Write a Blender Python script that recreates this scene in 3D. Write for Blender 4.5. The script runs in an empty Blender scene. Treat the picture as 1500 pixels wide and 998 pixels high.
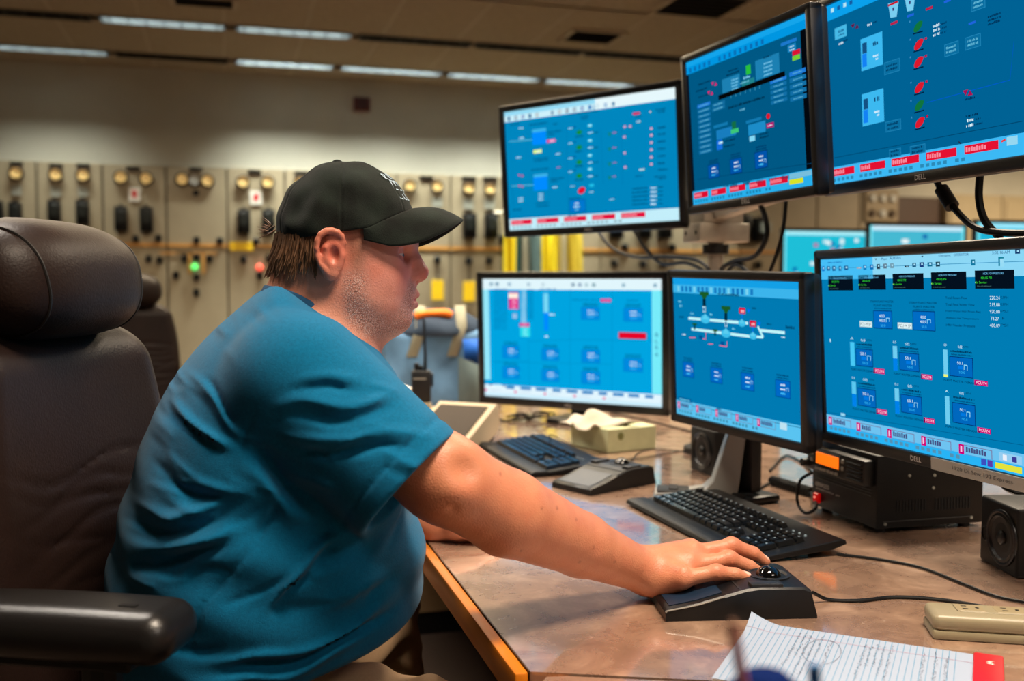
import bpy, bmesh, math, random
import numpy as np
from mathutils import Matrix, Vector
random.seed(7)
rng = np.random.default_rng(7)
scene = bpy.context.scene
COL = scene.collection

# ------------------------------------------------------------------ camera
FPX, CX, CY = 1458.3, 750.0, 499.0
CAM = np.array([0.0, 0.0, 1.22])
def cam_axes(yaw, pitch, roll):
    fw = np.array([math.sin(yaw)*math.cos(pitch), math.cos(yaw)*math.cos(pitch), math.sin(pitch)])
    r = np.array([math.cos(yaw), -math.sin(yaw), 0.0]); u = np.cross(r, fw)
    c, s = math.cos(roll), math.sin(roll)
    return np.array([c*r + s*u, -s*r + c*u, fw])
RC = cam_axes(math.radians(16.17), math.radians(-3.35), math.radians(0.13))
cam_d = bpy.data.cameras.new('camera'); cam = bpy.data.objects.new('camera', cam_d); COL.objects.link(cam)
cam_d.lens = 35.0; cam_d.sensor_width = 36.0; cam_d.clip_start = 0.05; cam_d.clip_end = 60
M = Matrix.Identity(4)
for i in range(3):
    M[i][0] = RC[0][i]; M[i][1] = RC[1][i]; M[i][2] = -RC[2][i]; M[i][3] = CAM[i]
cam.matrix_world = M
cam_d.dof.use_dof = True; cam_d.dof.focus_distance = 1.45; cam_d.dof.aperture_fstop = 3.4
scene.camera = cam

# ------------------------------------------------------------------ world, exposure, lamps
w = bpy.data.worlds.new('world'); scene.world = w; w.use_nodes = True
w.node_tree.nodes['Background'].inputs[0].default_value = (0.5, 0.45, 0.4, 1)
w.node_tree.nodes['Background'].inputs[1].default_value = 0.01
scene.view_settings.view_transform = 'Standard'; scene.view_settings.look = 'None'
scene.view_settings.exposure = 0.0; scene.view_settings.gamma = 1.0
scene.view_settings.use_curve_mapping = False
scene.cycles.use_denoising = True
scene.cycles.max_bounces = 6; scene.cycles.diffuse_bounces = 3; scene.cycles.glossy_bounces = 3
scene.cycles.sample_clamp_indirect = 4.0

CEIL, WALLY = 3.16, 9.75
WARM = (1.0, 0.74, 0.48); COOL = (0.78, 0.92, 1.0)
def lamp(name, loc, sx, sy, power, color, spread=math.pi, aim=None):
    l = bpy.data.lights.new(name, 'AREA'); l.shape = 'RECTANGLE'; l.size = sx; l.size_y = sy
    l.energy = power; l.color = color; l.spread = spread
    o = bpy.data.objects.new(name, l); COL.objects.link(o); o.location = loc
    if aim is not None:
        d = Vector(aim) - Vector(loc); o.rotation_euler = d.to_track_quat('-Z', 'Y').to_euler()
    return o
# unseen area lights added overhead to brighten the operator, desk and panels
lamp('offscreen_light', (0.75, 0.55, CEIL-0.02), 0.9, 0.5, 50, (1.0, 0.83, 0.64), math.radians(110))
lamp('offscreen_light', (1.9, -1.1, CEIL-0.02), 1.2, 0.6, 34, (1.0, 0.86, 0.74), math.radians(150))
lamp('offscreen_light', (-0.9, 2.6, CEIL-0.02), 0.9, 0.3, 42, (1.0, 0.9, 0.78), math.radians(110))
lamp('offscreen_light', (0.55, 3.3, CEIL-0.02), 0.9, 0.3, 26, (1.0, 0.88, 0.72), math.radians(85))
lamp('offscreen_light', (2.3, 3.0, CEIL-0.02), 1.2, 0.6, 110, (1.0, 0.84, 0.64), math.radians(130))
lamp('offscreen_light', (0.2, 6.1, CEIL-0.02), 4.4, 0.3, 170, (1.0, 0.80, 0.54), math.radians(165))
lamp('offscreen_light', (8.6, 7.3, CEIL-0.02), 1.6, 0.3, 230, (1.0, 0.80, 0.54), math.radians(165))
# lit troffers by the panels: (x0, x1, y, lit)
TROFFERS = [(-0.86, 0.06, 8.03, 1.0), (0.11, 1.01, 8.03, 1.0), (1.06, 1.98, 8.03, 0), (2.02, 2.94, 8.03, 0), (2.98, 3.9, 8.03, 0), (-1.82, -0.9, 8.03, 0),
            (-1.86, -0.9, 9.22, 0.45), (-0.86, 0.08, 9.22, 0), (0.12, 1.0, 9.22, 1.0), (1.04, 2.0, 9.22, 0.9), (2.03, 2.95, 9.22, 0.9), (2.99, 3.91, 9.22, 0.9), (3.95, 4.87, 9.22, 0.9)]
for (x0, x1, y, lit) in TROFFERS:
    if lit:
        lamp('troffer_lamp', ((x0+x1)/2, y, CEIL+0.055), x1-x0-0.08, 0.12, (46 if y > 9 else 24)*lit, (0.93, 1.0, 0.90), math.radians(88))

# ------------------------------------------------------------------ helpers: rays through photo pixels, as points in the room
def ray(u, v):
    d = RC.T @ np.array([(u-CX)/FPX, -(v-CY)/FPX, 1.0]); return d/np.linalg.norm(d)
def onY(u, v, Y):
    d = ray(u, v); return CAM + d*((Y-CAM[1])/d[1])
def onX(u, v, X):
    d = ray(u, v); return CAM + d*((X-CAM[0])/d[0])
def onZ(u, v, Z):
    d = ray(u, v); return CAM + d*((Z-CAM[2])/d[2])
DESK = 0.75
def lin(c):
    c = np.asarray(c, float)/255.0
    return np.where(c <= 0.04045, c/12.92, ((c+0.055)/1.055)**2.4)

# ------------------------------------------------------------------ materials
MATS = {}
def mat(name, rgb, rough=0.5, metal=0.0, noise=0.0, nscale=40.0, bump=0.0, bscale=200.0, spec=0.5, coat=0.0, emit=None, estr=0.0, attr=False, alpha=1.0, sheen=0.0, sss=0.0, stretch=None):
    if name in MATS: return MATS[name]
    m = bpy.data.materials.new(name); m.use_nodes = True; MATS[name] = m
    nt = m.node_tree; b = nt.nodes['Principled BSDF']
    col = tuple(lin(rgb)) + (1.0,)
    b.inputs['Base Color'].default_value = col
    b.inputs['Roughness'].default_value = rough; b.inputs['Metallic'].default_value = metal
    b.inputs['Specular IOR Level'].default_value = spec
    b.inputs['Coat Weight'].default_value = coat
    if sheen: b.inputs['Sheen Weight'].default_value = sheen; b.inputs['Sheen Roughness'].default_value = 0.5
    if sss:
        b.inputs['Subsurface Weight'].default_value = sss; b.inputs['Subsurface Radius'].default_value = (1.0, 0.35, 0.2); b.inputs['Subsurface Scale'].default_value = 0.006
    if emit is not None:
        b.inputs['Emission Color'].default_value = tuple(lin(emit)) + (1.0,); b.inputs['Emission Strength'].default_value = estr
    if alpha < 1: b.inputs['Alpha'].default_value = alpha
    co = nt.nodes.new('ShaderNodeTexCoord')
    vec = co.outputs['Object']
    if stretch:
        mp = nt.nodes.new('ShaderNodeMapping'); mp.inputs['Scale'].default_value = stretch; nt.links.new(vec, mp.inputs['Vector']); vec = mp.outputs['Vector']
    src = None
    if attr:
        at = nt.nodes.new('ShaderNodeAttribute'); at.attribute_name = 'Col'; src = at.outputs['Color']
        nt.links.new(src, b.inputs['Base Color'])
    if noise:
        n = nt.nodes.new('ShaderNodeTexNoise'); n.inputs['Scale'].default_value = nscale; n.inputs['Detail'].default_value = 5
        nt.links.new(vec, n.inputs['Vector'])
        mr = nt.nodes.new('ShaderNodeMapRange'); mr.inputs['From Min'].default_value = 0.3; mr.inputs['From Max'].default_value = 0.7
        mr.inputs['To Min'].default_value = 1-noise; mr.inputs['To Max'].default_value = 1+noise
        nt.links.new(n.outputs['Fac'], mr.inputs['Value'])
        hv = nt.nodes.new('ShaderNodeHueSaturation'); hv.inputs['Color'].default_value = col
        if src is not None: nt.links.new(src, hv.inputs['Color'])
        nt.links.new(mr.outputs['Result'], hv.inputs['Value']); nt.links.new(hv.outputs['Color'], b.inputs['Base Color'])
    if bump:
        n2 = nt.nodes.new('ShaderNodeTexNoise'); n2.inputs['Scale'].default_value = bscale; n2.inputs['Detail'].default_value = 3
        nt.links.new(vec, n2.inputs['Vector'])
        bp = nt.nodes.new('ShaderNodeBump'); bp.inputs['Strength'].default_value = bump; bp.inputs['Distance'].default_value = 0.002
        nt.links.new(n2.outputs['Fac'], bp.inputs['Height']); nt.links.new(bp.outputs['Normal'], b.inputs['Normal'])
    return m
def glow(name, strength=1.0, sample=False):
    if name in MATS: return MATS[name]
    m = bpy.data.materials.new(name); m.use_nodes = True; MATS[name] = m
    nt = m.node_tree; nt.nodes.clear()
    o = nt.nodes.new('ShaderNodeOutputMaterial'); e = nt.nodes.new('ShaderNodeEmission'); a = nt.nodes.new('ShaderNodeAttribute')
    a.attribute_name = 'Col'; e.inputs['Strength'].default_value = strength
    nt.links.new(a.outputs['Color'], e.inputs['Color']); nt.links.new(e.outputs['Emission'], o.inputs['Surface'])
    m.cycles.emission_sampling = 'AUTO' if sample else 'NONE'
    return m

# ------------------------------------------------------------------ mesh builder
class MB:
    def __init__(self): self.v = []; self.f = []; self.c = None
    def add(self, vs, fs, X=None):
        n = len(self.v)
        for p in vs:
            p = Vector(p)
            if X is not None: p = X @ p
            self.v.append(tuple(p))
        for q in fs: self.f.append(tuple(i+n for i in q))
        return self
    def box(self, c, s, X=None):
        x, y, z = c; a, b, d = s[0]/2, s[1]/2, s[2]/2
        vs = [(x-a,y-b,z-d),(x+a,y-b,z-d),(x+a,y+b,z-d),(x-a,y+b,z-d),(x-a,y-b,z+d),(x+a,y-b,z+d),(x+a,y+b,z+d),(x-a,y+b,z+d)]
        return self.add(vs, [(0,3,2,1),(4,5,6,7),(0,1,5,4),(1,2,6,5),(2,3,7,6),(3,0,4,7)], X)
    def rbox(self, c, s, r=0.004, seg=2, X=None):
        bm = bmesh.new(); bmesh.ops.create_cube(bm, size=1.0)
        for v in bm.verts: v.co = Vector((v.co.x*s[0], v.co.y*s[1], v.co.z*s[2]))
        r = min(r, min(s)*0.49)
        bmesh.ops.bevel(bm, geom=list(bm.edges), offset=r, segments=seg, profile=0.5, affect='EDGES')
        bm.verts.index_update()
        vs = [(v.co.x+c[0], v.co.y+c[1], v.co.z+c[2]) for v in bm.verts]; fs = [[v.index for v in f.verts] for f in bm.faces]
        bm.free(); return self.add(vs, fs, X)
    def cyl(self, p0, p1, r0, r1=None, n=16, X=None, caps=True):
        r1 = r0 if r1 is None else r1
        p0, p1 = Vector(p0), Vector(p1); d = (p1-p0).normalized()
        a = d.orthogonal().normalized(); b = d.cross(a)
        vs = []; fs = []
        for i in range(n):
            t = 2*math.pi*i/n; e = a*math.cos(t)+b*math.sin(t); vs += [p0+e*r0, p1+e*r1]
        for i in range(n):
            j = (i+1) % n; fs.append((2*i, 2*j, 2*j+1, 2*i+1))
        if caps: fs += [tuple(2*i for i in range(n))[::-1], tuple(2*i+1 for i in range(n))]
        return self.add(vs, fs, X)
    def tube(self, pts, r, n=8, X=None, smooth=True, sub=6):
        pts = [np.array(p, float) for p in pts]
        if smooth and len(pts) > 2:
            q = [2*pts[0]-pts[1]] + pts + [2*pts[-1]-pts[-2]]; out = []
            for i in range(1, len(q)-2):
                for k in range(sub):
                    t = k/sub; a, b, c, d = q[i-1], q[i], q[i+1], q[i+2]
                    out.append(0.5*(2*b+(c-a)*t+(2*a-5*b+4*c-d)*t*t+(3*b-a-3*c+d)*t**3))
            out.append(pts[-1]); pts = out
        rr = r if callable(r) else (lambda t: r)
        vs = []; fs = []; up = None
        for i, p in enumerate(pts):
            d = pts[min(i+1, len(pts)-1)]-pts[max(i-1, 0)]; d = d/(np.linalg.norm(d)+1e-12)
            if up is None: up = np.array([0, 0, 1.0]) if abs(d[2]) < 0.9 else np.array([1.0, 0, 0])
            a = np.cross(d, up); a /= np.linalg.norm(a)+1e-12; b = np.cross(a, d); up = b
            R = rr(i/max(1, len(pts)-1))
            for k in range(n):
                t = 2*math.pi*k/n; vs.append(p+R*(a*math.cos(t)+b*math.sin(t)))
        L = len(pts)
        for i in range(L-1):
            for k in range(n):
                j = (k+1) % n; fs.append((i*n+k, i*n+j, (i+1)*n+j, (i+1)*n+k))
        fs += [tuple(range(n))[::-1], tuple((L-1)*n+k for k in range(n))]
        return self.add(vs, fs, X)
    def lathe(self, prof, n=24, X=None):
        vs = []; fs = []; m = len(prof)
        for i in range(n):
            t = 2*math.pi*i/n
            for (r, z) in prof: vs.append((r*math.cos(t), r*math.sin(t), z))
        for i in range(n):
            j = (i+1) % n
            for k in range(m-1): fs.append((i*m+k, j*m+k, j*m+k+1, i*m+k+1))
        return self.add(vs, fs, X)
    def ball(self, c, r, nu=16, nv=10, X=None):
        r = (r, r, r) if not hasattr(r, '__len__') else r
        vs = []; fs = []
        for j in range(nv+1):
            ph = math.pi*j/nv
            for i in range(nu):
                t = 2*math.pi*i/nu; vs.append((c[0]+r[0]*math.sin(ph)*math.cos(t), c[1]+r[1]*math.sin(ph)*math.sin(t), c[2]+r[2]*math.cos(ph)))
        for j in range(nv):
            for i in range(nu):
                k = (i+1) % nu; fs.append((j*nu+i, (j+1)*nu+i, (j+1)*nu+k, j*nu+k))
        return self.add(vs, fs, X)
    def prism(self, poly, axis, a, b, X=None):
        # polygon in the two other axes extruded from a to b along axis ('x','y','z')
        def P(p, t): return {'x': (t, p[0], p[1]), 'y': (p[0], t, p[1]), 'z': (p[0], p[1], t)}[axis]
        n = len(poly); vs = [P(p, a) for p in poly]+[P(p, b) for p in poly]
        fs = [(i, (i+1) % n, n+(i+1) % n, n+i) for i in range(n)]+[tuple(range(n))[::-1], tuple(range(n, 2*n))]
        return self.add(vs, fs, X)
    def quad(self, a, b, c, d, X=None): return self.add([a, b, c, d], [(0, 1, 2, 3)], X)
    def mesh(self, name, fix=True):
        me = bpy.data.meshes.new(name); me.from_pydata(self.v, [], self.f); me.update()
        if fix:
            bm = bmesh.new(); bm.from_mesh(me); bmesh.ops.recalc_face_normals(bm, faces=bm.faces); bm.to_mesh(me); bm.free()
        return me
    def obj(self, name, m, parent=None, smooth=True, ang=35, fix=True):
        me = self.mesh(name, fix)
        return link(name, me, m, parent, smooth, ang)
def link(name, me, m, parent=None, smooth=True, ang=35):
    if smooth and len(me.polygons):
        me.shade_smooth(); me.set_sharp_from_angle(angle=math.radians(ang))
    if m is not None: me.materials.append(m)
    o = bpy.data.objects.new(name, me); COL.objects.link(o)
    if parent is not None: o.parent = parent
    return o
def tag(o, label=None, cat=None, group=None, kind=None):
    if label: o['label'] = label
    if cat: o['category'] = cat
    if group: o['group'] = group
    if kind: o['kind'] = kind
    return o
def empty(name, loc=(0, 0, 0), rz=0.0, label=None, cat=None, group=None):
    o = bpy.data.objects.new(name, None); COL.objects.link(o); o.location = loc; o.rotation_euler = (0, 0, rz); o.empty_display_size = 0.05
    return tag(o, label, cat, group)
def share(name, me, parent, loc=(0, 0, 0), rot=(0, 0, 0), sc=(1, 1, 1)):
    o = bpy.data.objects.new(name, me); COL.objects.link(o); o.parent = parent; o.location = loc; o.rotation_euler = rot; o.scale = sc; return o
def copy_tree(o, parent=None):
    c = o.copy(); COL.objects.link(c)
    if parent is not None: c.parent = parent
    for ch in list(o.children): copy_tree(ch, c)
    return c

# ------------------------------------------------------------------ implicit surfaces (sculpted bodies)
def smin(a, b, k): h = np.maximum(k-np.abs(a-b), 0)/k; return np.minimum(a, b)-h*h*k*0.25
def smax(a, b, k): return -smin(-a, -b, k)
def sph(P, c, r): return np.linalg.norm(P-c, axis=1)-r
def ell(P, c, r, R=None):
    q = P-c
    if R is not None: q = q @ R
    r = np.asarray(r, float); k0 = np.linalg.norm(q/r, axis=1); k1 = np.linalg.norm(q/(r*r), axis=1)+1e-9
    return np.where(k0 < 0.05, -r.min(), k0*(k0-1)/k1)
def rc(P, a, b, r1, r2):
    a, b = np.asarray(a, float), np.asarray(b, float); ab = b-a
    t = np.clip(((P-a) @ ab)/(ab @ ab+1e-12), 0, 1)
    return np.linalg.norm(P-a-t[:, None]*ab, axis=1)-(r1+(r2-r1)*t)
def chain(P, pts, rs, k=0.0):
    d = None
    for i in range(len(pts)-1):
        e = rc(P, pts[i], pts[i+1], rs[i], rs[i+1]); d = e if d is None else (smin(d, e, k) if k else np.minimum(d, e))
    return d
def polydist(P2, poly):
    d = np.full(len(P2), 1e9)
    for a, b in zip(poly[:-1], poly[1:]):
        a = np.asarray(a); b = np.asarray(b); ab = b-a; t = np.clip(((P2-a) @ ab)/(ab @ ab+1e-12), 0, 1)
        d = np.minimum(d, np.linalg.norm(P2-a-t[:, None]*ab, axis=1))
    return d
def polytaper(P2, poly):
    # distance to a polyline, with a weight that fades out at its two ends
    d = np.full(len(P2), 1e9); tt = np.zeros(len(P2)); ls = [np.linalg.norm(np.asarray(b)-a) for a, b in zip(poly[:-1], poly[1:])]; L = sum(ls); acc = 0
    for a, b, l in zip(poly[:-1], poly[1:], ls):
        a = np.asarray(a); ab = np.asarray(b)-a; t = np.clip(((P2-a) @ ab)/(ab @ ab+1e-12), 0, 1); e = np.linalg.norm(P2-a-t[:, None]*ab, axis=1); m = e < d
        d[m] = e[m]; tt[m] = (acc+t[m]*l)/L; acc += l
    w = np.clip(np.minimum(tt, 1-tt)/0.35, 0, 1); return d, w*w*(3-2*w)
def rboxd(P, c, h, r, R=None):
    q = P-c
    if R is not None: q = q @ R
    q = np.abs(q)-(np.asarray(h)-r)
    return np.linalg.norm(np.maximum(q, 0), axis=1)+np.minimum(q.max(axis=1), 0)-r
def near(P, c, R, base, fn):
    m = np.linalg.norm(P-c, axis=1) < R
    if m.any(): base = base.copy(); base[m] = fn(P[m], base[m])
    return base
def polygonize(f, lo, hi, h, depth=4):
    lo = np.asarray(lo, float); hi = np.asarray(hi, float)
    n = np.ceil((hi-lo)/(h*2**depth)).astype(int)
    cells = np.stack(np.meshgrid(*[np.arange(k) for k in n], indexing='ij'), -1).reshape(-1, 3)
    offs = np.array([[i, j, k] for i in (0, 1) for j in (0, 1) for k in (0, 1)])
    for lev in range(depth, -1, -1):
        s = h*2**lev; d = f(lo+(cells+0.5)*s); cells = cells[np.abs(d) < s*1.35+(0.004 if lev else 0.0005)]
        if lev: cells = (cells[:, None]*2+offs).reshape(-1, 3)
    Mx = 1 << 20
    key = lambda c: (c[..., 0].astype(np.int64)*Mx+c[..., 1])*Mx+c[..., 2]
    ck = cells[:, None]+offs; uk, inv = np.unique(key(ck).ravel(), return_inverse=True)
    pts = np.stack([uk//(Mx*Mx), (uk//Mx) % Mx, uk % Mx], -1)
    vals = f(lo+pts*h); cv = vals[inv.ravel()].reshape(-1, 8)
    ins = cv < 0; act = ins.any(1) & ~ins.all(1)
    cells, cv, ins = cells[act], cv[act], ins[act]
    acc = np.zeros((len(cells), 3)); cnt = np.zeros(len(cells))
    for i in range(8):
        for b in (1, 2, 4):
            j = i | b
            if j == i: continue
            mk = ins[:, i] != ins[:, j]
            t = cv[mk, i]/(cv[mk, i]-cv[mk, j]); acc[mk] += offs[i]+t[:, None]*(offs[j]-offs[i]); cnt[mk] += 1
    V = lo+(cells+acc/cnt[:, None])*h
    K = key(cells); o = np.argsort(K); Ks = K[o]
    def find(c):
        q = key(c); p = np.clip(np.searchsorted(Ks, q), 0, len(Ks)-1); return np.where(Ks[p] == q, o[p], -1)
    F = []
    for ax, bit in ((0, 4), (1, 2), (2, 1)):
        mk = ins[:, 0] != ins[:, bit]; c = cells[mk]
        b1 = np.eye(3, dtype=int)[(ax+1) % 3]; b2 = np.eye(3, dtype=int)[(ax+2) % 3]
        q = np.stack([find(c), find(c-b1), find(c-b1-b2), find(c-b2)], 1)
        flip = ~ins[mk, 0]; q[flip] = q[flip][:, ::-1]; F.append(q[(q >= 0).all(1)])
    return V, np.concatenate(F)
def np_mesh(name, V, F, smooth=True):
    me = bpy.data.meshes.new(name); me.vertices.add(len(V)); me.vertices.foreach_set('co', np.asarray(V, np.float32).ravel())
    me.loops.add(F.size); me.loops.foreach_set('vertex_index', F.astype(np.int32).ravel())
    me.polygons.add(len(F)); me.polygons.foreach_set('loop_start', np.arange(0, F.size, 4, dtype=np.int32))
    me.update(calc_edges=True); me.validate()
    if smooth: me.shade_smooth()
    return me
def set_col(me, rgba):
    a = me.color_attributes.new('Col', 'FLOAT_COLOR', 'POINT'); a.data.foreach_set('color', np.asarray(rgba, np.float32).ravel())
def sculpt(name, f, lo, hi, h, m, parent=None, colfn=None, depth=4, post=None):
    V, F = polygonize(f, lo, hi, h, depth)
    if post is not None: V = post(V)
    org = np.array(parent.location) if parent is not None else np.zeros(3)
    me = np_mesh(name, V-org, F)
    if colfn is not None: set_col(me, colfn(V))
    me.materials.append(m)
    o = bpy.data.objects.new(name, me); COL.objects.link(o)
    if parent is not None: o.parent = parent
    return o
# ------------------------------------------------------------------ the room
X0, X1, YB = -4.2, 11.0, -3.0
def struct(o, label=None): tag(o, kind='structure'); return o
m_wall = mat('wall_paint', (196, 192, 178), 0.8, noise=0.05, nscale=3, bump=0.15, bscale=60)
m_ceil = mat('ceiling_board', (168, 150, 126), 0.9, noise=0.08, nscale=30, bump=0.4, bscale=160)
m_grid = mat('ceiling_grid', (176, 156, 130), 0.6)
m_floor = mat('carpet', (62, 46, 34), 0.95, noise=0.25, nscale=120, bump=0.6, bscale=400)
def slab(name, c, s, m): return struct(MB().box(c, s).obj(name, m, smooth=False))
floor = slab('floor', ((X0+X1)/2, (YB+WALLY)/2, -0.05), (X1-X0, WALLY-YB, 0.1), m_floor)
slab('wall_back', ((X0+X1)/2, WALLY+0.06, CEIL/2), (X1-X0+0.2, 0.12, CEIL+0.4), m_wall)
slab('wall_left', (X0-0.06, (YB+WALLY)/2, CEIL/2), (0.12, WALLY-YB, CEIL+0.4), m_wall)
slab('wall_right', (X1+0.06, (YB+WALLY)/2, CEIL/2), (0.12, WALLY-YB, CEIL+0.4), m_wall)
slab('wall_front', ((X0+X1)/2, YB-0.06, CEIL/2), (X1-X0+0.2, 0.12, CEIL+0.4), m_wall)
bb = MB().box(((X0+X1)/2, WALLY-0.01, 0.06), (X1-X0, 0.02, 0.12)).obj('baseboard_back', mat('baseboard_vinyl', (40, 34, 30), 0.6), smooth=False); struct(bb)
# ceiling: a deck with openings is avoided by hanging everything below it; each visible tile is its own piece
ceiling = slab('ceiling', ((X0+X1)/2, (YB+WALLY)/2, CEIL+0.16), (X1-X0, WALLY-YB, 0.1), m_grid)
grid = MB()
ROWS = [(YB, 3.5), (3.5, 5.6), (5.6, 6.76), (6.76, 7.935), (8.13, 9.13), (9.31, WALLY)]
PX = 0.6
tile_me = {}
nx = int((X1-X0)/PX)+1
for r, (y0, y1) in enumerate(ROWS):
    if r < 2:   # never in the frame: plain boards
        t = MB().box(((X0+X1)/2, (y0+y1)/2, CEIL+0.02), (X1-X0, y1-y0-0.02, 0.03)).obj('tile', m_ceil, ceiling, smooth=False); continue
    key = round(y1-y0, 3)
    if key not in tile_me:
        mb = MB().rbox((0, 0, 0), (PX-0.022, y1-y0-0.022, 0.03), 0.004, 1); tile_me[key] = mb.mesh('tile'); tile_me[key].materials.append(m_ceil)
    for i in range(nx):
        xc = X0+0.335+PX*i
        if xc > 9.0: break
        share('tile', tile_me[key], ceiling, (xc, (y0+y1)/2, CEIL+0.016+0.0015*((i*7+r*3) % 3)))
for (y0, y1) in ROWS[2:]:
    for yy in (y0, y1): grid.box(((X0+X1)/2, yy, CEIL+0.008), (X1-X0, 0.024, 0.016))
    for i in range(nx+1): grid.box((X0+0.035+PX*i, (y0+y1)/2, CEIL+0.01), (0.022, y1-y0, 0.012))
g = grid.obj('grid_rails', m_grid, ceiling, smooth=False)
# troffers
m_tro = mat('troffer_metal', (90, 96, 100), 0.35, 0.6); m_dark = mat('troffer_dark', (24, 22, 22), 0.6)
m_tube = mat('lit_tube', (255, 255, 255), 0.5, emit=(190, 226, 242), estr=1.0); m_tube_dim = mat('dim_tube', (200, 220, 225), 0.5, emit=(150, 190, 205), estr=0.35)
m_tube_off = mat('dead_tube', (54, 62, 72), 0.3)
lab = {(-0.86, 8.03): 'lit ceiling troffer with louvres, left one of the upper pair above the panels', (0.11, 8.03): 'lit ceiling troffer with louvres, right one of the upper pair above the panels',
       (1.06, 8.03): 'unlit dark ceiling troffer just right of the lit upper pair', (2.02, 8.03): 'unlit dark ceiling troffer above the air diffuser edge', (2.98, 8.03): 'unlit dark ceiling troffer ending behind the top middle monitor', (-1.82, 8.03): 'unlit dark ceiling troffer at the left edge of the upper row',
       (-1.86, 9.22): 'dimly lit ceiling troffer at the left end of the lower row', (-0.86, 9.22): 'unlit dark troffer in the lower row between two lit ones', (0.12, 9.22): 'lit troffer of the lower row just right of its dark one',
       (1.04, 9.22): 'lit troffer of the lower row, second right of its dark one', (2.03, 9.22): 'lit troffer of the lower row, third right of its dark one', (2.99, 9.22): 'lit troffer of the lower row ending above the hanging monitor', (3.95, 9.22): 'lit troffer of the lower row hidden by the hanging monitor'}
for (x0, x1, y, lit) in TROFFERS:
    L = x1-x0-0.03
    t = empty('ceiling_light', ((x0+x1)/2, y, CEIL), 0, lab[(x0, y)], 'ceiling light', 'louvred ceiling troffers')
    h = MB()
    for s in (-1, 1): h.box((0, s*0.082, 0.04), (L, 0.012, 0.10)); h.box((s*L/2, 0, 0.04), (0.012, 0.17, 0.10))
    h.box((0, 0, 0.095), (L, 0.17, 0.01))
    h.obj('housing', m_tro if lit else m_dark, t, smooth=False)
    tb = MB()
    for s in (-1, 1): tb.cyl((-L/2+0.02, s*0.04, 0.072), (L/2-0.02, s*0.04, 0.072), 0.013, n=10)
    tb.obj('tube', m_tube if lit > 0.5 else (m_tube_dim if lit else m_tube_off), t)
    lv = MB(); lv.box((0, 0, 0.015), (L, 0.006, 0.04))
    lo = lv.obj('louvre', m_tro if lit else m_dark, t, smooth=False)
    for k in range(7):
        MB().box((-L/2+L*(k+0.5)/7, 0, 0.015), (0.006, 0.155, 0.04)).obj('blade', m_tro if lit else m_dark, lo, smooth=False)
# air vents in the ceiling
def vent(x, y, sx, sy, label, nb=5):
    t = empty('ceiling_vent', (x, y, CEIL), 0, label, 'vent', 'ceiling air vents')
    f = MB()
    for s in (-1, 1): f.box((0, s*(sy/2), -0.004), (sx+0.04, 0.04, 0.012)); f.box((s*sx/2, 0, -0.004), (0.04, sy, 0.012))
    f.obj('frame', m_grid, t, smooth=False); MB().box((0, 0, 0.0), (sx, sy, 0.004)).obj('backing', m_dark, t, smooth=False)
    for k in range(nb):
        a = -sy/2+sy*(k+0.5)/nb
        MB().box((0, 0, 0), (sx-0.04, 0.035, 0.003), Matrix.Translation((0, a, -0.006)) @ Matrix.Rotation(0.6, 4, 'X')).obj('slat', m_dark, t, smooth=False)
vent(-0.1, 7.35, 0.42, 0.22, 'small dark ceiling vent above the lit troffer pair')
vent(2.83, 7.5, 0.42, 0.36, 'square ceiling air diffuser with dark opening above the unlit troffers')
vent(3.25, 6.45, 0.55, 0.55, 'large grey ceiling vent beside the top middle monitor', 7)
# red alarm box on the wall
p = onY(530, 153, WALLY-0.03)
a = empty('alarm_horn', (p[0], WALLY, p[2]), 0, 'small dark red alarm box high on the back wall', 'alarm')
MB().rbox((0, -0.03, 0), (0.16, 0.06, 0.13), 0.008).obj('body', mat('alarm_red', (92, 26, 20), 0.5), a)
gr = MB()
for k in range(5): gr.box((0, -0.062, -0.04+0.02*k), (0.1, 0.004, 0.008))
gr.obj('grille', m_dark, a, smooth=False)

# ------------------------------------------------------------------ relay panels along the back wall
PY = 9.6
m_panel = mat('panel_enamel', (150, 136, 112), 0.5, noise=0.06, nscale=6)
m_pdark = mat('panel_gap', (40, 34, 30), 0.7); m_black = mat('black_plastic', (20, 20, 21), 0.45); m_blk2 = mat('black_bakelite', (7, 7, 8), 0.4, spec=0.25)
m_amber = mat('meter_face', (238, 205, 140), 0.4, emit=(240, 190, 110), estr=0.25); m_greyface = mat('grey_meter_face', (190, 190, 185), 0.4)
m_brass = mat('meter_rim', (70, 52, 34), 0.4, 0.3); m_stripe = mat('mimic_orange', (196, 140, 70), 0.5); m_yellow = mat('yellow_tag', (245, 200, 20), 0.5)
m_white = mat('white_card', (225, 220, 210), 0.6); m_red = mat('red_print', (200, 30, 40), 0.5); m_greyplate = mat('grey_plate', (150, 150, 140), 0.3)
joints = [-2.63, -2.1, -1.56, -1.02, -0.484, 0.045, 0.567, 1.09, 1.62, 2.154, 2.674, 3.2, 3.73, 4.26, 4.79, 5.32, 5.85, 6.26, 6.8, 7.29]
PTOP = 2.27
panels = []
plabels = {}
def rect_px(u, v, wpx, hpx, Y):
    a = onY(u-wpx/2, v, Y); b = onY(u+wpx/2, v, Y); c = onY(u, v-hpx/2, Y); d = onY(u, v+hpx/2, Y); m = onY(u, v, Y)
    return m[0], m[2], b[0]-a[0], c[2]-d[2]
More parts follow.
